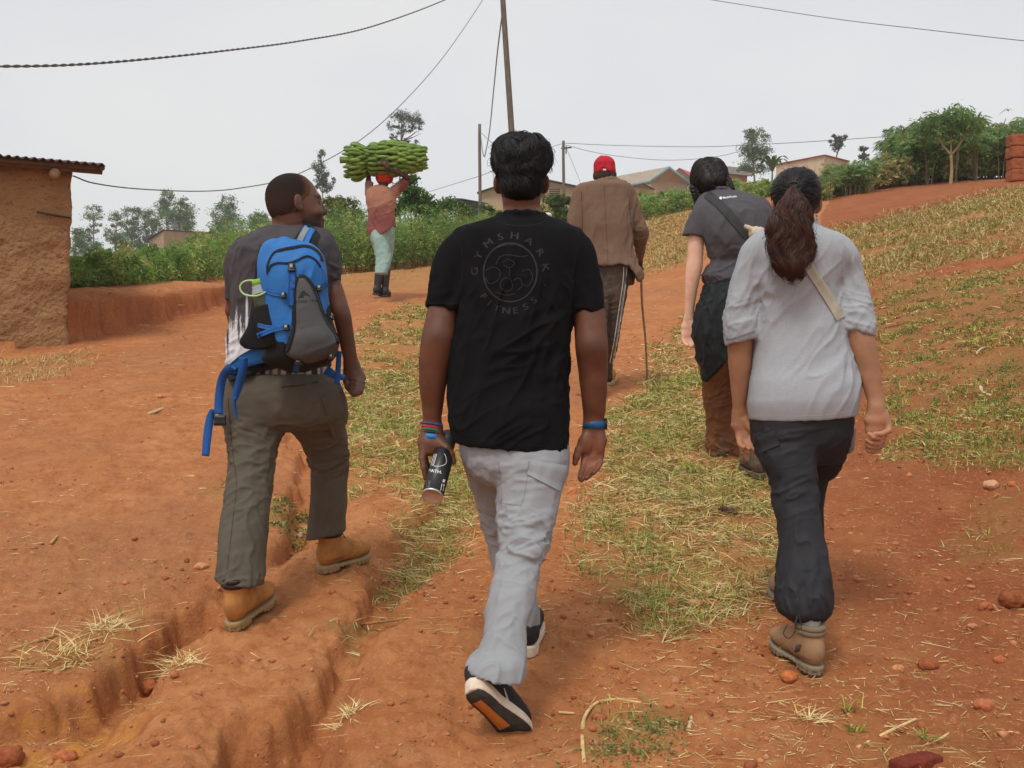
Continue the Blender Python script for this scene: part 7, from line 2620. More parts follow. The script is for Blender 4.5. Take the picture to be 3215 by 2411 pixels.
# far left row
tree(200, 560, 148, [(202, 462, 20, 20), (206, 488, 15, 14), (190, 505, 18, 16), (178, 520, 16, 22), (200, 540, 22, 22)], "thin leaning tree nearest the mud hut's edge on the far slope", EUC, 1, 2400)
tree(168, 570, 144, [(168, 512, 14, 20), (172, 540, 18, 22)], "low bushy tree just behind the edge of the mud hut", DKG, 2, 1300)
tree(252, 560, 152, [(253, 478, 16, 22), (240, 505, 18, 18), (258, 520, 20, 20)], "slender open tree second from the mud hut", EUC, 3, 1500)
tree(284, 560, 156, [(285, 465, 20, 22), (284, 495, 23, 24), (290, 530, 28, 26)], "dense round topped dark tree left of the long tan house", DKG, 4, 2600)
tree(326, 550, 158, [(326, 470, 18, 20), (330, 495, 24, 24), (318, 522, 22, 20)], "broad mid green tree behind the left corner of the long tan house", EUC, 5, 2200)
tree(360, 540, 164, [(360, 430, 18, 20), (352, 452, 22, 16), (362, 470, 20, 18)], "tall pointed tree standing highest above the long tan house", EUC, 6, 1800)
tree(394, 540, 164, [(391, 438, 16, 14), (398, 458, 26, 24), (392, 485, 28, 22)], "full round tree right of the tall pointed tree", (.155, .25, .062), 7, 2800)
tree(490, 550, 152, [(490, 440, 20, 22), (482, 465, 28, 24), (498, 485, 36, 26), (475, 500, 26, 18)], "large dense tree standing alone between the tan house and the backpacker", (.145, .24, .06), 8, 3600)
tree(562, 540, 148, [(555, 470, 20, 14), (575, 472, 16, 12), (562, 488, 30, 14)], "low wide tree touching the backpacker's shoulder", DKG, 9, 1600)
tree(694, 470, 132, [(693, 335, 11, 20), (690, 355, 17, 18), (696, 380, 18, 18), (705, 400, 16, 16), (686, 398, 13, 13), (722, 395, 9, 10)], "tall conical grey green tree left of the banana bunch", (.10, .13, .075), 10, 1700, hollow=.3)
tree(873, 470, 124, [(868, 252, 24, 15), (892, 262, 22, 18), (848, 272, 15, 13), (905, 285, 11, 16), (868, 282, 20, 10), (846, 296, 11, 8), (900, 318, 9, 13), (884, 300, 10, 8), (880, 392, 12, 14)], "tall airy umbrella shaped tree rising behind the banana bunch", (.10, .125, .07), 11, 1900, hollow=.2, trunk_r=.2)
tree(1145, 470, 124, [(1145, 306, 14, 10), (1138, 318, 16, 12)], "treetop peeping over the hair of the man in black", YLG, 12, 700)
# right side
tree(1632, 420, 120, [(1622, 295, 18, 18), (1640, 300, 20, 20), (1618, 322, 20, 18), (1645, 330, 22, 20), (1628, 352, 30, 22), (1610, 360, 16, 14), (1655, 365, 16, 14)], "tall dark two toned tree between the two women", (.125, .195, .06), 13, 3600, hollow=.35)
tree(1811, 400, 116, [(1800, 300, 10, 10), (1818, 298, 11, 12), (1810, 315, 14, 10)], "small spiky grey tree above the tan wall", (.10, .115, .075), 14, 900, hollow=.2)
tree(1866, 400, 120, [(1866, 325, 8, 11), (1866, 340, 11, 9)], "tiny pale tree left of the dark grey roof", (.11, .125, .085), 15, 600, hollow=.2)
tree(1922, 380, 112, [(1917, 290, 9, 13), (1936, 286, 11, 12), (1926, 302, 12, 8)], "thin feathery tree over the dark grey roof", (.09, .105, .07), 16, 800, hollow=.2)


def bush(u, v, depth, blobs_px, label, col, seed, n=2200, leaf=.085, group=None, name="bush", aspect=.45, droop=.15):
    r = np.random.default_rng(seed)
    k = depth * DS / F
    bl = [(P(bu * DS, bv_ * DS, depth + r.normal(0, .25) * ru * k), np.array([ru * k, ru * k * .9, rv * k])) for bu, bv_, ru, rv in blobs_px]
    foot = P(u * DS, v * DS, depth)
    root = empty(name, foot, label, "bush", group)
    for i, (c, R_) in enumerate(bl):
        mb = MB()
        mb.tube(bez([foot + [0, 0, -.3], (foot + c) / 2 + r.normal(0, .05, 3), c], 8), np.linspace(.022, .008, len(bez([foot] * 3, 8))), 5)
        mb.build("stem", M_STEM, root)
    pts, j, nc, cc = crown_points(bl, n, seed, .45)
    V, T = leaf_cloud(pts, leaf * r.uniform(.6, 1.4, n), seed + 1, aspect, droop)
    c = np.array(col)[None] * (r.uniform(.6, 1.3, nc)[j] * r.uniform(.7, 1.3, n))[:, None]
    mb = MB()
    mb.add(V, T)
    mb.C[-1] = np.repeat(c, 4, 0)
    mb.build("foliage", M_LEAF, root, smooth=False)
    return root


bush(1205, 480, 30, [(1195, 438, 26, 18), (1218, 445, 28, 22), (1190, 462, 30, 22), (1222, 470, 26, 20)], "round dark bush left of the brown jacket's sleeve", (.10, .16, .042), 21, 3600)
bush(890, 500, 25, [(870, 415, 26, 24), (892, 405, 24, 26), (905, 435, 28, 26), (868, 445, 30, 26)], "tall leafy bush right behind the banana carrier's elbow", (.115, .21, .05), 22, 3800)
bush(735, 480, 27, [(722, 440, 26, 14), (748, 440, 22, 12), (735, 462, 40, 20), (762, 470, 26, 20)], "bush with orange tinted tops left of the banana carrier", (.17, .18, .05), 23, 3800)
bush(950, 470, 27, [(925, 440, 26, 18), (955, 442, 30, 16), (990, 452, 30, 16), (940, 468, 40, 22)], "broad leafy shrub right of the banana carrier", (.11, .185, .05), 24, 4200)
bush(1062, 470, 30, [(1052, 458, 20, 12), (1075, 466, 20, 12)], "low bush behind the black T-shirt's left shoulder", (.13, .20, .05), 25, 1600)


def thicket(polys, label, seed, stems, leaves, col, hmin, hmax, vtop, leaf=.075, depth=(14, 24), cat="shrubs", name="thicket", base_drop=.2, narrow=True):
    """rank growth too tangled to count: stems and narrow leaves"""
    r = np.random.default_rng(seed)
    us = r.uniform(polys[0], polys[1], stems)
    ys = r.uniform(depth[0], depth[1], stems) if not callable(depth) else depth(us, r)
    P0 = np.array([P(u * DS, 600, y) for u, y in zip(us, ys)])
    zb = zfull(P0[:, 0], P0[:, 1])
    zt = np.array([P(u * DS, np.interp(u, *vtop) * DS, y)[2] for u, y in zip(us, ys)])
    h = np.clip(zt - zb, hmin, hmax) * np.where(r.uniform(0, 1, stems) < .12, r.uniform(1.0, 1.25, stems), r.uniform(.45, 1.02, stems))
    base = np.stack([P0[:, 0], ys, zb], 1)
    k = r.integers(0, stems, leaves)
    t = r.uniform(.08, 1, leaves) ** .75
    lean = r.normal(0, .16, (stems, 2))
    pos = base[k] + np.stack([lean[k, 0] * t * h[k], lean[k, 1] * t * h[k], t * h[k]], 1)
    spread = (.05 + .16 * (1 - np.abs(2 * t - 1))) * np.clip(h[k], .4, 1.2)
    pos[:, :2] += r.normal(0, 1, (leaves, 2)) * spread[:, None]
    V, T = leaf_cloud(pos, leaf * r.uniform(.6, 1.6, leaves), seed + 3, .22 if narrow else .5, .45 if narrow else .1)
    sc = r.uniform(.6, 1.35, stems)[k] * r.uniform(.7, 1.3, leaves)
    ci = r.integers(0, len(col), stems)[k]
    c = np.array(col)[ci] * sc[:, None] * 1.9
    mb = MB()
    mb.add(V, T)
    mb.C[-1] = np.repeat(c, 4, 0)
    q = r.choice(stems, min(stems, 160), replace=False)
    for i in q:
        mb.tube([base[i] - [0, 0, .1], base[i] + [lean[i, 0] * h[i] * .5, lean[i, 1] * h[i] * .5, h[i] * .5], base[i] + [lean[i, 0] * h[i], lean[i, 1] * h[i], h[i]]], [.009, .007, .003], 4, col=(.20, .15, .07))
    o = mb.build(name, M_LEAF, None, smooth=False)
    return tag(o, label, cat, kind="stuff")


VT_L = ([140, 200, 250, 300, 350, 400, 450, 490, 560, 620, 700], [565, 545, 548, 545, 540, 528, 512, 500, 478, 470, 462])
dl = lambda u, r: np.interp(u, [150, 300, 420, 500, 560, 700], [12.6, 14.5, 16.6, 19.2, 21, 22]) + r.uniform(0, 1, len(u)) ** 1.3 * 7
thicket((60, 700), "tangled green shrubs along the top of the cut bank at left", 31, 1100, 105000, [(.105, .180, .042), (.14, .22, .055), (.085, .14, .036), (.20, .22, .07)], .35, 2.3, VT_L, .072, dl)
VT_M = ([680, 740, 800, 860, 920, 1000, 1060, 1110], [462, 450, 470, 468, 462, 468, 470, 480])
dm = lambda u, r: np.interp(u, [680, 760, 950, 1110], [21.5, 22, 23.5, 25]) + r.uniform(0, 1, len(u)) ** 1.3 * 5
thicket((690, 1110), "rank green shrubs and tall grass behind the banana carrier", 32, 720, 72000, [(.10, .17, .042), (.145, .22, .055), (.19, .21, .07), (.08, .13, .035)], .3, 2.2, VT_M, .075, dm)
VT_R = ([1360, 1400, 1450, 1500, 1600, 1700, 1790], [432, 420, 416, 405, 392, 392, 398])
dr_ = lambda u, r: np.interp(u, [1360, 1480, 1790], [38, 37, 31]) + r.uniform(0, 1, len(u)) * 6
thicket((1370, 1790), "low green scrub on the slope below the houses", 33, 520, 26000, [(.11, .19, .048), (.15, .22, .06), (.19, .20, .07)], .25, 1.6, VT_R, .12, dr_, narrow=False)
VT_C = ([1760, 1800, 1850, 1900, 1960, 2000, 2260], [412, 390, 372, 356, 316, 300, 292])
dc_ = lambda u, r: np.interp(u, [1760, 1850, 2000, 2100, 2260], [26.6, 27.6, 28.8, 29.8, 32]) + r.uniform(0, 1, len(u)) * 7
thicket((1765, 2260), "green undergrowth between the cassava stems on the crest", 34, 760, 60000, [(.10, .17, .05), (.14, .20, .06), (.19, .19, .075), (.24, .19, .08)], .3, 1.9, VT_C, .12, dc_, narrow=False, cat="undergrowth")
# cassava plants along the crest at right
def cassava_mesh(seed, h, n_leaf=46, spread=.62, stems=3):
    r = np.random.default_rng(seed)
    st, lf, fc, col = MB(), [], [], []
    for s_ in range(stems):
        a = r.uniform(0, 6.28)
        e = np.array([math.cos(a) * spread * r.uniform(.1, .55), math.sin(a) * spread * r.uniform(.1, .55), h * r.uniform(.72, .95)])
        b0 = np.array([math.cos(a), math.sin(a), 0]) * .05
        st.tube(bez([b0 - [0, 0, .1], b0 + e * [.25, .25, .45], e], 8), np.linspace(.014, .007, len(bez([b0] * 3, 8))), 6)
        for q in range(n_leaf // stems):
            t = r.uniform(.5, 1.05)
            p0 = b0 + e * np.array([.25 + .75 * t, .25 + .75 * t, t])
            az_ = r.uniform(0, 6.28)
            pl = r.uniform(.12, .26)
            tip = p0 + np.array([math.cos(az_) * pl, math.sin(az_) * pl, r.uniform(-.02, .12)])
            nl = 6
            R0 = r.uniform(.10, .17)
            g = r.uniform(.65, 1.35)
            for m_ in range(nl):
                aa = az_ + (m_ - (nl - 1) / 2) * .55
                d = np.array([math.cos(aa), math.sin(aa), -.55 + r.normal(0, .12)])
                sd = np.array([-math.sin(aa), math.cos(aa), 0])
                i0 = len(lf) * 4
                lf.append(np.array([tip, tip + d * R0 * .55 + sd * R0 * .13, tip + d * R0, tip + d * R0 * .55 - sd * R0 * .13]))
                fc += [[i0, i0 + 1, i0 + 2], [i0, i0 + 2, i0 + 3]]
                col += [np.array([.17, .27, .088]) * g if r.uniform() > .03 else np.array([.28, .20, .03])] * 4
    return st, np.concatenate(lf), np.array(fc), np.array(col)


CASS = []
for sd_, h, nl, sp_, ns in ((1, 1.0, 44, .55, 3), (2, 1.0, 56, .65, 4), (3, 1.0, 36, .5, 2), (4, 1.0, 70, .75, 4)):
    st, lv, fc, cc = cassava_mesh(sd_, h, nl, sp_, ns)
    ms = mesh_from("stem", np.concatenate(st.V), [np.concatenate(st.T), np.concatenate(st.Q)], True, np.concatenate(st.C), [M_STEM])
    ml = mesh_from("leaves", lv, fc, False, cc, [M_LEAF])
    CASS.append((ms, ml))
r = np.random.default_rng(77)
spots = []
for i in range(64):
    u = 1770 + 480 * (i + r.uniform(-.4, .4)) / 64
    vt = np.interp(u, [1770, 1800, 1850, 1900, 1940, 1960, 2000, 2060, 2120, 2180, 2260], [392, 352, 345, 332, 300, 266, 250, 246, 252, 254, 256])
    vb = np.interp(u, [1770, 1850, 1900, 2000, 2100, 2260], [440, 420, 410, 400, 391, 372])
    y = np.interp(u, [1770, 1850, 2000, 2100, 2260], [26, 27, 28.2, 29, 31]) + r.uniform(0, 5)
    spots.append((u, vt, y))
for i, (u, vt, y) in enumerate(spots):
    p = P(u * DS, 600, y)
    p[2] = zat(p[0], y)[0]
    h = np.clip(P(u * DS, vt * DS, y)[2] - p[2], .5, 2.6) * (r.uniform(.75, 1.0) if i % 3 else 1.0)
    big = 1990 < u < 2010 and False
    o = empty("cassava_plant", p, "leafy cassava plant in the row along the crest of the red bank", "cassava plant", "cassava plants along the crest")
    a = r.uniform(0, 6.28)
    ms, ml = CASS[i % 4]
    for nm, me in (("stem", ms), ("leaves", ml)):
        c = bpy.data.objects.new(nm, me)
        COL.objects.link(c)
        c.parent = o
        c.rotation_euler = (0, 0, a)
        c.scale = (max(h * .95, .8), max(h * .95, .8), h)
# the tall forked one
def big_cassava(u, vb, vt, y, seed, label):
    p = P(u * DS, 600, y)
    p[2] = zat(p[0], y)[0]
    h = P(u * DS, vt * DS, y)[2] - p[2]
    r = np.random.default_rng(seed)
    root = empty("cassava_plant", p, label, "cassava plant", "cassava plants along the crest")
    fork = p + [.02, 0, h * .42]
    mb = MB()
    mb.tube(bez([p - [0, 0, .2], p + [.04, 0, h * .2], fork], 10), np.linspace(.05, .035, len(bez([p] * 3, 10))), 8)
    ends = [p + [-.35, .1, h * .78], p + [.45, -.05, h * .80], p + [.1, .2, h * .85]]
    for e in ends:
        mb.tube(bez([fork, (fork + e) / 2 + [0, 0, -.04], e], 8), np.linspace(.03, .012, len(bez([fork] * 3, 8))), 7)
    mb.build("stem", mat("pale_cassava_bark", (.34, .24, .12), rough=.9, var=.25), root)
    k = y * DS / F
    bl = [(e + [0, 0, .15], np.array([.75, .7, .32])) for e in ends]
    pts, j, nc, cc = crown_points(bl, 2300, seed, .3)
    V, T = leaf_cloud(pts, .15 * r.uniform(.6, 1.3, len(pts)), seed, .26, -.45)
    c = np.array([.165, .265, .085])[None] * (r.uniform(.6, 1.35, nc)[j] * r.uniform(.75, 1.25, len(pts)))[:, None]
    mb = MB()
    mb.add(V, T)
    mb.C[-1] = np.repeat(c, 4, 0)
    mb.build("leaves", M_LEAF, root, smooth=False)


big_cassava(2052, 400, 250, 27.4, 5, "tallest cassava plant with a thick pale forked stem, at the crest's right")
# banana plants
def banana_plant(u, vb, vt, y, label, n=7, seed=3, tint=(.12, .19, .045)):
    r = np.random.default_rng(seed)
    p = P(u * DS, vb * DS, y)
    h = P(u * DS, vt * DS, y)[2] - p[2]
    root = empty("banana_plant", p, label, "banana plant", "banana plants in the distance")
    mb = MB()
    mb.tube([p - [0, 0, .3], p + [0, 0, h * .5]], [.10, .06], 8)
    mb.build("trunk", mat("banana_trunk", (.16, .17, .06)), root)
    for i in range(n):
        a = 2 * math.pi * i / n + r.normal(0, .2)
        d = np.array([math.cos(a), math.sin(a), 0])
        b = p + [0, 0, h * .45]
        q = bez([b, b + d * h * .22 + [0, 0, h * .38], b + d * h * .48 + [0, 0, h * .5], b + d * h * .75 + [0, 0, h * .34]], 16)
        w = np.sin(np.linspace(.15, 3.0, len(q))) * h * .17
        mb = MB()
        mb.ribbon(q, np.array([-math.sin(a), math.cos(a), .25]), w, .01, col=np.array(tint) * r.uniform(.8, 1.2))
        mb.build("frond", M_LEAF, root)


banana_plant(1668, 400, 338, 84, "banana plant with upright fronds right of the tall dark tree", 8, 3)
banana_plant(268, 560, 520, 60, "pale young banana plant among the shrubs before the long tan house", 7, 4, (.24, .28, .06))

# ------------------------------------------------------------------ houses
def house(name_label, corners, vb, roof_h, wall_c, roof_c, over=.25, fascia_c=None, slab=.06, extra=None, ridge=None, corr=True):
    """corners: three visible footprint corners (u, y, vtop) in display px, left to right; fourth closes a parallelogram"""
    pts = [P(u * DS, v * DS, y) for (u, y, v) in corners]
    z0 = min(P(c[0] * DS, vb * DS, c[1])[2] for c in corners) - .6
    a, b, c = pts
    d = a + c - b
    root = empty("house", np.array([b[0], b[1], z0]), name_label, "house", "houses on the hill")
    top = np.array([a, b, c, d])
    bot = top.copy()
    bot[:, 2] = z0
    V = np.concatenate([bot, top])
    Q = [[0, 1, 5, 4], [1, 2, 6, 5], [2, 3, 7, 6], [3, 0, 4, 7]]
    obj("wall", V, np.array(Q + [[4, 5, 6, 7], [3, 2, 1, 0]]), wall_c, root, False)
    cen = top.mean(0)
    o2 = top + (top - cen) / np.linalg.norm(top - cen, axis=1)[:, None] * over * [1, 1, 0] + [0, 0, .012]
    V = np.concatenate([o2, o2 + [0, 0, slab]])
    if roof_h is not None:
        obj("roof", V, np.array([[0, 1, 5, 4], [1, 2, 6, 5], [2, 3, 7, 6], [3, 0, 4, 7], [4, 5, 6, 7], [3, 2, 1, 0]]), roof_c, root, False)
    return root, top, z0


M_TANW, M_PALEW = mat("tan_plaster", (.36, .255, .165), rough=.95, var=.12, scale=1.2), mat("pale_plaster", (.52, .40, .27), rough=.95, var=.15, scale=1.5)
M_RUST = mat("rusty_sheet", (.085, .055, .042), rough=.8, var=.3, scale=3)
M_GREYSHEET = mat("grey_sheet", (.34, .32, .29), rough=.6, var=.15, scale=2, metal=0)
house("long low tan house with a thin rusty roof among the far left trees", [(322, 108, 519), (354, 100, 498), (486, 112, 505)], 575, 0, M_TANW, M_RUST, .35)


def gable(label, g, depth, back, vb, wall_m, roof_m, trim_m=None, over=.3, th=.05):
    """g: gable end (u, v) left eave, peak, right eave in display px at depth (yl, yp, yr); back: world vector along the ridge"""
    yl, yp, yr = depth
    L, K, R_ = P(g[0][0] * DS, g[0][1] * DS, yl), P(g[1][0] * DS, g[1][1] * DS, yp), P(g[2][0] * DS, g[2][1] * DS, yr)
    bk = np.asarray(back, float)
    z0 = P(g[1][0] * DS, vb * DS, yp)[2] - .8
    root = empty("house", np.array([K[0], K[1], z0]), label, "house", "houses on the hill")
    fr = np.array([[L[0], L[1], z0], [R_[0], R_[1], z0], R_, K, L])
    V = np.concatenate([fr, fr + bk])
    obj("wall", V, [np.array([[0, 1, 6, 5], [1, 2, 7, 6], [2, 3, 8, 7], [3, 4, 9, 8], [4, 0, 5, 9], [0, 4, 2, 1], [5, 6, 7, 9]]), np.array([[4, 3, 2], [7, 8, 9]])], wall_m, root, False)
    ex = bk / np.linalg.norm(bk) * over
    for A_, nm in ((L, "roof"), (R_, "roof")):
        e = (A_ - K) / np.linalg.norm(A_ - K) * over
        up = np.array([0, 0, .03])
        n_ = 40
        t = np.linspace(0, 1, n_ * 4 + 1)
        top = K + up - ex + (bk + 2 * ex) * t[:, None]
        bo = A_ + e + up - ex + (bk + 2 * ex) * t[:, None]
        wv_ = np.array([0, 0, 1.]) * (.035 * np.cos(t * 2 * math.pi * n_))[:, None]
        m_ = len(t)
        k = np.arange(m_ - 1)
        V = np.concatenate([top + wv_, bo + wv_, top + wv_ - [0, 0, th], bo + wv_ - [0, 0, th]])
        Q = np.concatenate([np.stack([k, k + 1, m_ + k + 1, m_ + k], 1), np.stack([2 * m_ + k + 1, 2 * m_ + k, 3 * m_ + k, 3 * m_ + k + 1], 1), np.stack([m_ + k, m_ + k + 1, 3 * m_ + k + 1, 3 * m_ + k], 1), [[0, m_, 3 * m_, 2 * m_]], [[m_ - 1, 3 * m_ - 1, 4 * m_ - 1, 2 * m_ - 1]]])
        obj("roof", V, Q, roof_m, root, False)
        if trim_m is not None:
            mb = MB()
            mb.ribbon([K - ex * 1.08 + [0, 0, -.05], A_ + e * 1.05 - ex * 1.08 + [0, 0, -.05]], Z_, .3, .06)
            mb.ribbon([A_ + e * 1.05 - ex * 1.08 + [0, 0, -.05], A_ + e * 1.05 + bk + [0, 0, -.05]], Z_, .3, .06)
            mb.build("fascia", trim_m, root)
    return root, (L, K, R_, bk, z0)


M_DKROOF = mat("dark_tin", (.075, .068, .062), rough=.7, var=.2, scale=2)
M_TEAL = mat("teal_paint", (.17, .32, .33), rough=.7)
M_PINK = mat("pink_sheet", srgb(205, 84, 104) * .8, rough=.6, var=.08, scale=1)
M_BRICK = mat("red_brick_wall", srgb(165, 88, 62) * .85, rough=.95, var=.2, scale=6)
root, (L, K, R_, bk, z0) = gable("tan gabled house with dark roof, behind the man in black", [(1040, 415), (1142, 381), (1262, 407)], (80, 80, 81), (1.5, 12, .2), 440, mat("sandy_plaster", (.40, .295, .19), rough=.95, var=.14, scale=1.2), M_DKROOF)
mb = MB()
c = P(1742, 604, 79.9)
for i in range(4):
    mb.box(c + [0, -.05, -.22 + .145 * i], (.38, .03, .035))
mb.build("vent", M_BLACK_PLASTIC, root)
root, g3 = gable("tan house with pale corrugated roof and teal edging", [(1406, 388), (1441, 361), (1484, 395)], (129, 128, 131), (-4.9, 6.0, 0), 418, mat("tan_gable", (.42, .30, .185), rough=.95, var=.1, scale=1), mat("weathered_sheet", (.46, .41, .34), rough=.7, col2=(.38, .30, .24), scale=1.3, stretch=(3, .4, 1)), M_TEAL)
gable("tiny ochre hut with a dark roof in front of the teal edged house", [(1370, 402), (1388, 397), (1412, 409)], (112, 111.5, 113), (-1.2, 4, 0), 424, mat("ochre_plaster", (.46, .28, .15), var=.1), M_RUST, None, .15)
gable("house with a bright pink roof left of the braided walker", [(1444, 384), (1470, 364), (1500, 388)], (160, 160, 161), (6, 10, 0), 400, M_TANW, M_PINK, None, .4)
house("small brick house with a flat pale roof right of the braided walker", [(1560, 142, 378), (1575, 138, 377), (1614, 142, 380)], 398, 0, M_BRICK, M_GREYSHEET, .8, slab=.9)
root, top, z0 = house("unroofed tan wall house partly hidden by cassava", [(1676, 106, 356), (1780, 106, 336), (1832, 116, 349)], 372, None, M_PALEW, M_RUST)
mb = MB()
for i in range(2):
    a, b = top[i], top[i + 1]
    mb.ribbon([a + [0, 0, .03], b + [0, 0, .03]], np.cross(b - a, Z_), .4, .1)
mb.build("coping", M_BRICK, root)
gable("dark grey roofed house almost hidden behind the cassava crest", [(1905, 309), (1955, 286), (2010, 306)], (112, 112, 113), (4, 9, 0), 330, M_BRICK, mat("slate_grey_sheet", (.16, .165, .175), rough=.6), None, .35)
gable("far house with a salmon pink roof beside the backpacker's neck", [(572, 492), (588, 479), (606, 488)], (150, 150, 151), (4, 8, 0), 505, M_TANW, M_PINK, None, .4)
house("low dark shed left of the short utility pole", [(985, 72, 430), (1000, 70, 432), (1046, 72, 441)], 452, 0, mat("dark_boards", (.05, .048, .048), var=.3), M_DKROOF, .25)

# brick stack at the right edge
yb = 25.0
x0 = P(2179 * DS, 335 * DS, yb)[0]
zb, zt = zat(x0 + .6, yb)[0], P(2208 * DS, 292 * DS, yb)[2]
rt = empty("brick_stack", (x0 + .8, yb, zb), "stacked red mud blocks cut off by the right edge", "brick stack")
r = np.random.default_rng(5)
M_MUDB = mat("mud_brick", srgb(156, 88, 56) * .9, rough=.95, var=.25, scale=9, bump=.6, bscale=20, dist=.02)
nz = max(3, int(round((zt - zb) / .27)))
bh = (zt - zb + .05) / nz
for k in range(nz):
    for i in range(3):
        w = .55
        cc = np.array([x0 + w * .5 + (w + .015) * i - (.22 if k % 2 else 0) * (i > 0) + r.normal(0, .012), yb + r.normal(0, .02), zb - .05 + bh * (k + .5)])
        V, Q = sdf_mesh([RBox(cc, (w / 2, .18, bh * .485), .018, rot_to((r.normal(0, .02), 0, 1)))], .022, pad=.03)
        V = V + vnormals(V, Q) * (.012 * fbm(V * 9, 2, k * 3 + i))[:, None]
        obj("mud_brick", V, Q, M_MUDB, rt)

# ------------------------------------------------------------------ mud hut at the left edge
C0 = np.array([-4.43, 11.02])
AD, BD = np.array([-.90, -.436]), np.array([-.436, .90])
hz0, hz1 = 1.25, 3.585
cen = C0 + AD * 2.0 + BD * 1.8
Rh = np.array([[AD[0], BD[0], 0], [AD[1], BD[1], 0], [0, 0, 1.]])
hut = empty("mud_hut", (C0[0] - 1.5, C0[1], 1.6), "ochre mud walled hut with a rusty corrugated roof at the left edge", "hut")
fr = Fn(lambda p: np.zeros(len(p)), (0, 0, 0), (0, 0, 0))


def hut_wall(p):
    l = (p - np.array([cen[0], cen[1], (hz0 + hz1) / 2])) @ Rh
    lean = .035 * (l[:, 2] / 1.1)
    q = np.abs(np.stack([l[:, 0] + lean, l[:, 1], l[:, 2]], 1)) - (np.array([2.0, 1.8, (hz1 - hz0) / 2]) - .03)
    d = np.sqrt((np.maximum(q, 0) ** 2).sum(1)) + np.minimum(q.max(1), 0) - .03
    return d


lo = np.array([-4.95, 10.55, hz0 - .05])
hi = np.array([-4.25, 11.5, hz1 + .06])
# near corner finely modelled, the rest of the walls as plain slabs behind it
V, Q = sdf_mesh([Fn(hut_wall, [-8.6, 9.0, hz0 - .1], [-4.1, 15, hz1 + .1])], .03, pad=.05)
N_ = vnormals(V, Q)
V = V + N_ * (.022 * fbm(V * [3, 3, 4.5], 4, 61) + .010 * np.minimum(ridges(V, (1, .4, .25), .06, .13, 62), .4))[:, None]
V, Q2 = V, Q
obj("wall", V, Q, speckle(mat("mud_plaster", (.34, .19, .088), rough=.95, col2=(.265, .135, .060), scale=3.0, bump=1.0, bscale=22, dist=.04), 16, .60, .68, (.12, .055, .024), (1, 1, 2.6), .75), hut)  # short dark nicks drawn in the plaster's colour
# crack lines and straw flecks in the plaster come from bump; timber under the eave
nrm = -BD
eave = lambda t, off, z: np.array([*(C0 + AD * t + nrm * off), z])
n_ = 470
t = np.linspace(-.32, 4.2, n_)
wv_ = .013 * np.sin(t / .076 * 2 * math.pi)
zf, sl = 3.555, .16
rows_ = []
for off, dz in ((.26, 0), (-1.8, 2.06 * sl), (-3.9, 4.16 * sl)):
    rows_.append(np.stack([*(C0[:, None] + AD[:, None] * t + nrm[:, None] * off), zf + dz + wv_ + .016 * t], 1))
V = np.concatenate(rows_ + [q - [0, 0, .008] for q in rows_])
k = np.arange(n_ - 1)
Q = []
for a_ in (0, 1):
    Q += [np.stack([a_ * n_ + k, a_ * n_ + k + 1, (a_ + 1) * n_ + k + 1, (a_ + 1) * n_ + k], 1), np.stack([(3 + a_) * n_ + k + 1, (3 + a_) * n_ + k, (4 + a_) * n_ + k, (4 + a_) * n_ + k + 1], 1)]
Q.append(np.stack([k + 1, k, 3 * n_ + k, 3 * n_ + k + 1], 1))
Q.append(np.array([[0, n_, 4 * n_, 3 * n_], [n_, 2 * n_, 5 * n_, 4 * n_], [n_ - 1, 4 * n_ - 1, 5 * n_ - 1, 2 * n_ - 1]]))
obj("roof", V, np.concatenate(Q), mat("rusted_corrugated_iron", (.045, .040, .037), rough=.75, col2=(.10, .055, .032), scale=5), hut, False)
M_POLEW = mat("dark_timber", (.13, .068, .036), rough=.9, var=.3, scale=14)
mb = MB()
mb.tube([eave(-.30, .14, 3.50), eave(1.2, .15, 3.53), eave(3.8, .14, 3.56)], [.035, .04, .038], 8)
mb.build("eave_pole", M_POLEW, hut)
mb = MB()
mb.ribbon([eave(-.30, .2, 3.525), eave(1.5, .2, 3.55), eave(4.0, .2, 3.58)], Z_, .06, .02)
mb.build("fascia_board", mat("old_board", (.13, .065, .036), rough=.9, var=.3, scale=12), hut)
mb = MB()
mb.tube([eave(-.29, .22, 3.52), eave(-.30, -.6, 3.62), eave(-.30, -2.5, 3.95)], .03, 8)
mb.build("barge_pole", M_POLEW, hut)
mb = MB()
mb.tube([eave(.14, .20, 3.44), eave(.14, -.35, 3.50)], [.048, .05], 12)
mb.build("beam_end", mat("cut_log", (.30, .20, .11), rough=.9, var=.25, scale=20), hut)
mb = MB()
mb.tube([eave(.30, .035, 3.07), eave(.12, .04, 3.045), eave(-.015, .03, 3.03)], [.010, .012, .009], 6)
mb.build("twig", mat("dark_twig", (.05, .03, .022), rough=.9), hut)

# ------------------------------------------------------------------ poles and cables
M_POLE = mat("weathered_pole", (.15, .125, .095), rough=.9, var=.35, scale=8, stretch=(6, 6, .6), bump=.4, bscale=40)
M_WIRE = mat("grey_cable", (.10, .105, .11), rough=.6)


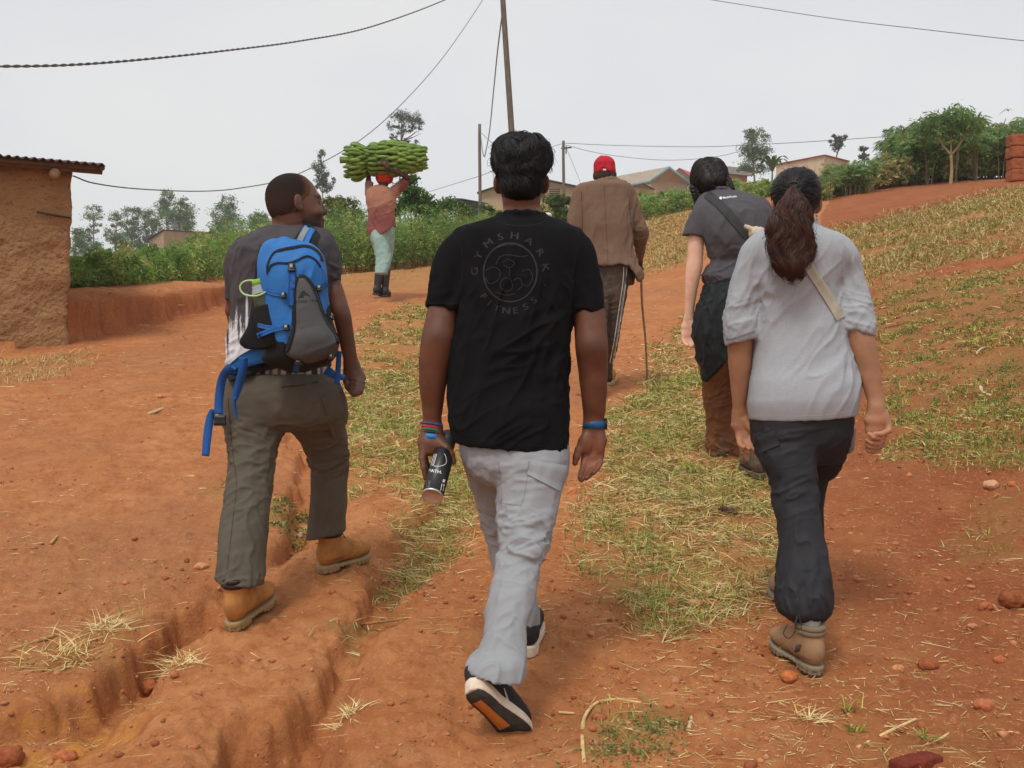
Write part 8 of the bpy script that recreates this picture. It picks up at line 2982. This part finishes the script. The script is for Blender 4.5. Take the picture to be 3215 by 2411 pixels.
def pole(u0, v0, u1, v1, y, r0, r1, label, ztop=None, cross=False):
    a, b = P(u0 * DS, v0 * DS, y), P(u1 * DS, v1 * DS, y)
    g = zat(a[0], y)[0]
    d = (b - a) / (b[2] - a[2])
    base, top = a + d * (g - .5 - a[2]), (b if ztop is None else a + d * (ztop - a[2]))
    root = empty("utility_pole", (base[0], base[1], g), label, "utility pole", "wooden utility poles")
    mb = MB()
    s = np.linspace(0, 1, 14)[:, None]
    pts = base + (top - base) * s
    pts[:, 0] += .012 * np.sin(np.linspace(0, 5, 14)) * (y / 30)
    mb.tube(pts, np.linspace(r0, r1, 14), 10)
    mb.build("shaft", M_POLE, root)
    if cross:
        mb = MB()
        mb.tube([top + [-.12, 0, -.35], top + [.35, 0, -.30]], .035, 6)
        mb.tube([top + [.1, -.03, -.25], top + [.1, -.03, -.6]], .03, 6)
        mb.build("bracket", M_BLACK_PLASTIC, root)
    return root, top, base


_, ptop, pb_ = pole(1105, 295, 1087, 0, 26, .085, .062, "tall weathered wooden pole rising behind the man in black, top out of view", ztop=11.6)
pole(1036, 440, 1037, 268, 46, .075, .065, "short thin pole left of the man in black", cross=False)
pole(1217, 412, 1218, 304, 50, .075, .065, "thin pole with a bracket between the man in black and the red cap", cross=True)


def cable(pts, r, label, twist=False, n=90):
    r = r * .85
    """pts: (u, v, depth) in display px"""
    w = bez([P(u * DS, v * DS, y) for u, v, y in pts], n)
    mb = MB()
    if twist:
        tn = np.gradient(w, axis=0)
        s_ = np.concatenate([[0], np.cumsum(np.linalg.norm(np.diff(w, axis=0), axis=1))])
        S = np.linspace(0, s_[-1], 900)
        w = np.stack([np.interp(S, s_, w[:, i]) for i in range(3)], 1)
        tn = np.gradient(w, axis=0)
        tn /= np.linalg.norm(tn, axis=1)[:, None]
        a_ = np.cross(tn, Z_)
        a_ /= np.linalg.norm(a_, axis=1)[:, None]
        b_ = np.cross(a_, tn)
        ph = S / .34 * 2 * math.pi
        for o_ in (0, math.pi):
            mb.tube(w + (a_ * np.cos(ph + o_)[:, None] + b_ * np.sin(ph + o_)[:, None]) * r * 1.0, r, 6)
    else:
        mb.tube(w, r, 6)
    return tag(mb.build("power_cable", M_WIRE, None), label, "power cable", "overhead cables")


PT = P(1500, 0, 26)
cable([(-120, 140, 8.2), (0, 143, 9), (150, 140, 10.2), (300, 129, 11.7), (480, 110, 13.8), (650, 88, 16.4), (800, 58, 19.4), (960, 0, 23.5), (1080, -60, 26)], .0085, "thick twisted cable bundle crossing the top left of the sky", True)
cable([(158, 380, 10.98), (205, 396, 11.3), (300, 408, 12.3), (430, 413, 13.8), (520, 406, 15), (620, 385, 16.5), (720, 338, 18.3), (800, 286, 20), (880, 212, 21.8), (960, 120, 23.5), (1040, 4, 25.2), (1082, -70, 26)], .0085, "single cable sagging from the mud hut up to the tall pole")
cable([(1082, -60, 26), (1300, -38, 24), (1540, 0, 22), (1800, 40, 20), (2000, 64, 18.6), (2212, 88, 17), (2350, 100, 16)], .0075, "thin cable running off the top right corner of the sky")
cable([(1085, 30, 26.1), (1075, 110, 29), (1066, 200, 33), (1058, 280, 37), (1050, 325, 40), (1046, 338, 42), (1042, 325, 44), (1038, 290, 46)], .012, "drooping cable hanging between the tall pole and the short thin pole", True)
cable([(1038, 286, 46), (1060, 306, 36), (1098, 340, 26)], .012, "stay wire slanting from the short pole behind the black hair")
cable([(1218, 309, 50), (1330, 314, 50), (1500, 317, 48), (1600, 314, 46), (1750, 306, 44), (1900, 296, 42), (1990, 290, 41)], .014, "upper nearly level wire from the bracket pole to the right")
cable([(1220, 313, 50), (1300, 332, 50), (1400, 344, 50), (1480, 345, 50), (1560, 336, 50), (1625, 318, 50)], .013, "lower sagging wire from the bracket pole towards the dark tree")
cable([(1218, 309, 50), (1190, 318, 46), (1150, 335, 40)], .012, "wire from the bracket pole into the black hair")
cable([(1222, 316, 50), (1236, 350, 51), (1250, 385, 52), (1256, 402, 53)], .010, "guy wire slanting down right of the bracket pole")
cable([(880, 428, 60), (940, 410, 55), (1036, 380, 46), (1070, 366, 43)], .013, "low wire running down left from the short thin pole")
# white flower thing seen over the black shoulder
c = P(1184 * DS, 464 * DS, 13)  # small white thing of unknown kind, shaped as a lump on a stalk
rt = empty("white_object", (c[0], c[1], zat(c[0], c[1])[0]), "small white bloom on a stalk above the black T-shirt's right shoulder", "unidentified")
mb = MB()
mb.tube([(c[0] + .02, c[1], zat(c[0], c[1])[0]), tuple(c)], .008, 6)
mb.build("stalk", M_STEM, rt)
V, Q = sdf_mesh([Ell(c, (.045, .04, .026)), Ell(c + [.02, 0, -.03], (.02, .02, .03), None, .01)], .008)
V = V + vnormals(V, Q) * (.006 * vnoise(V * 60, 2))[:, None]
obj("blob", V, Q, mat("plain_white", (.72, .68, .60), rough=.8), rt)

# leafy weeds hugging the ground
def weeds(px, label, seed, clumps, per, size, col):
    r = np.random.default_rng(seed)
    poly = np.array([GD(*q) for q in px])
    lo, hi = poly.min(0), poly.max(0)
    P_ = []
    while len(P_) < clumps:
        q = r.uniform(lo, hi)
        if in_poly(np.array([q[0]]), np.array([q[1]]), poly)[0]:
            P_.append(q)
    P_ = np.array(P_)
    j = r.integers(0, clumps, clumps * per)
    rad = r.uniform(.5, 1.5, clumps)[j]
    xy = P_[j] + r.normal(0, 1, (len(j), 2)) * (size * 2.0 * rad)[:, None]
    z = zfull(xy[:, 0], xy[:, 1]) + np.abs(r.normal(0, 1, len(j))) * size * .9 * rad
    V, T = leaf_cloud(np.stack([xy[:, 0], xy[:, 1], z], 1), size * r.uniform(.5, 1.3, len(j)), seed, .6, .1)
    c = np.array(col)[None] * (r.uniform(.6, 1.3, clumps)[j] * r.uniform(.7, 1.3, len(j)))[:, None]
    mb = MB()
    mb.add(V, T)
    mb.C[-1] = np.repeat(c, 4, 0)
    tag(mb.build("weeds", M_LEAF, None, smooth=False, org=(0, 0, 0)), label, "weeds", kind="stuff")


weeds([(1310, 1600), (1370, 1548), (1450, 1560), (1480, 1590), (1470, 1670), (1300, 1670)], "dark green leafy weeds at the bottom edge right of the path", 401, 40, 16, .014, (.26, .29, .10))
weeds([(1890, 640), (2240, 580), (2240, 1000), (1930, 1000), (1900, 800)], "scattered low leafy weeds on the right slope", 402, 110, 26, .022, (.20, .26, .08))
weeds([(800, 700), (960, 650), (990, 760), (900, 1000), (770, 900)], "small leafy weeds in the grass between the two men", 403, 60, 26, .020, (.16, .22, .065))
weeds([(590, 1080), (665, 1050), (668, 1130), (590, 1145)], "leafy weeds in the gully behind the olive trousers", 404, 22, 30, .018, (.15, .20, .06))
# ------------------------------------------------------------------ the air: pale haze that fades the far slope
hm = bpy.data.materials.new("haze_air")
hm.use_nodes = True
nt = hm.node_tree
for n_ in list(nt.nodes):
    nt.nodes.remove(n_)
ho_ = nt.nodes.new("ShaderNodeOutputMaterial")
hv = nt.nodes.new("ShaderNodeVolumePrincipled")
hv.inputs["Color"].default_value = (.93, .95, 1.0, 1)
hv.inputs["Density"].default_value = 0.0008
hv.inputs["Anisotropy"].default_value = 0.0
nt.links.new(hv.outputs[0], ho_.inputs["Volume"])
zmin = float(GV[:, 2].min()) - 1.0
mb = MB()
mb.box((0, 60, (zmin + 34) / 2), (760, 780, (34 - zmin) / 2))
V_ = np.concatenate(mb.V)
hz = obj("haze", V_, np.concatenate(mb.Q), hm, None, False, org=(0, 0, 0))
tag(hz, "thin pale haze lying over the hillside", "haze", kind="stuff")
SC.cycles.volume_step_rate = 4.0
SC.cycles.volume_max_steps = 64
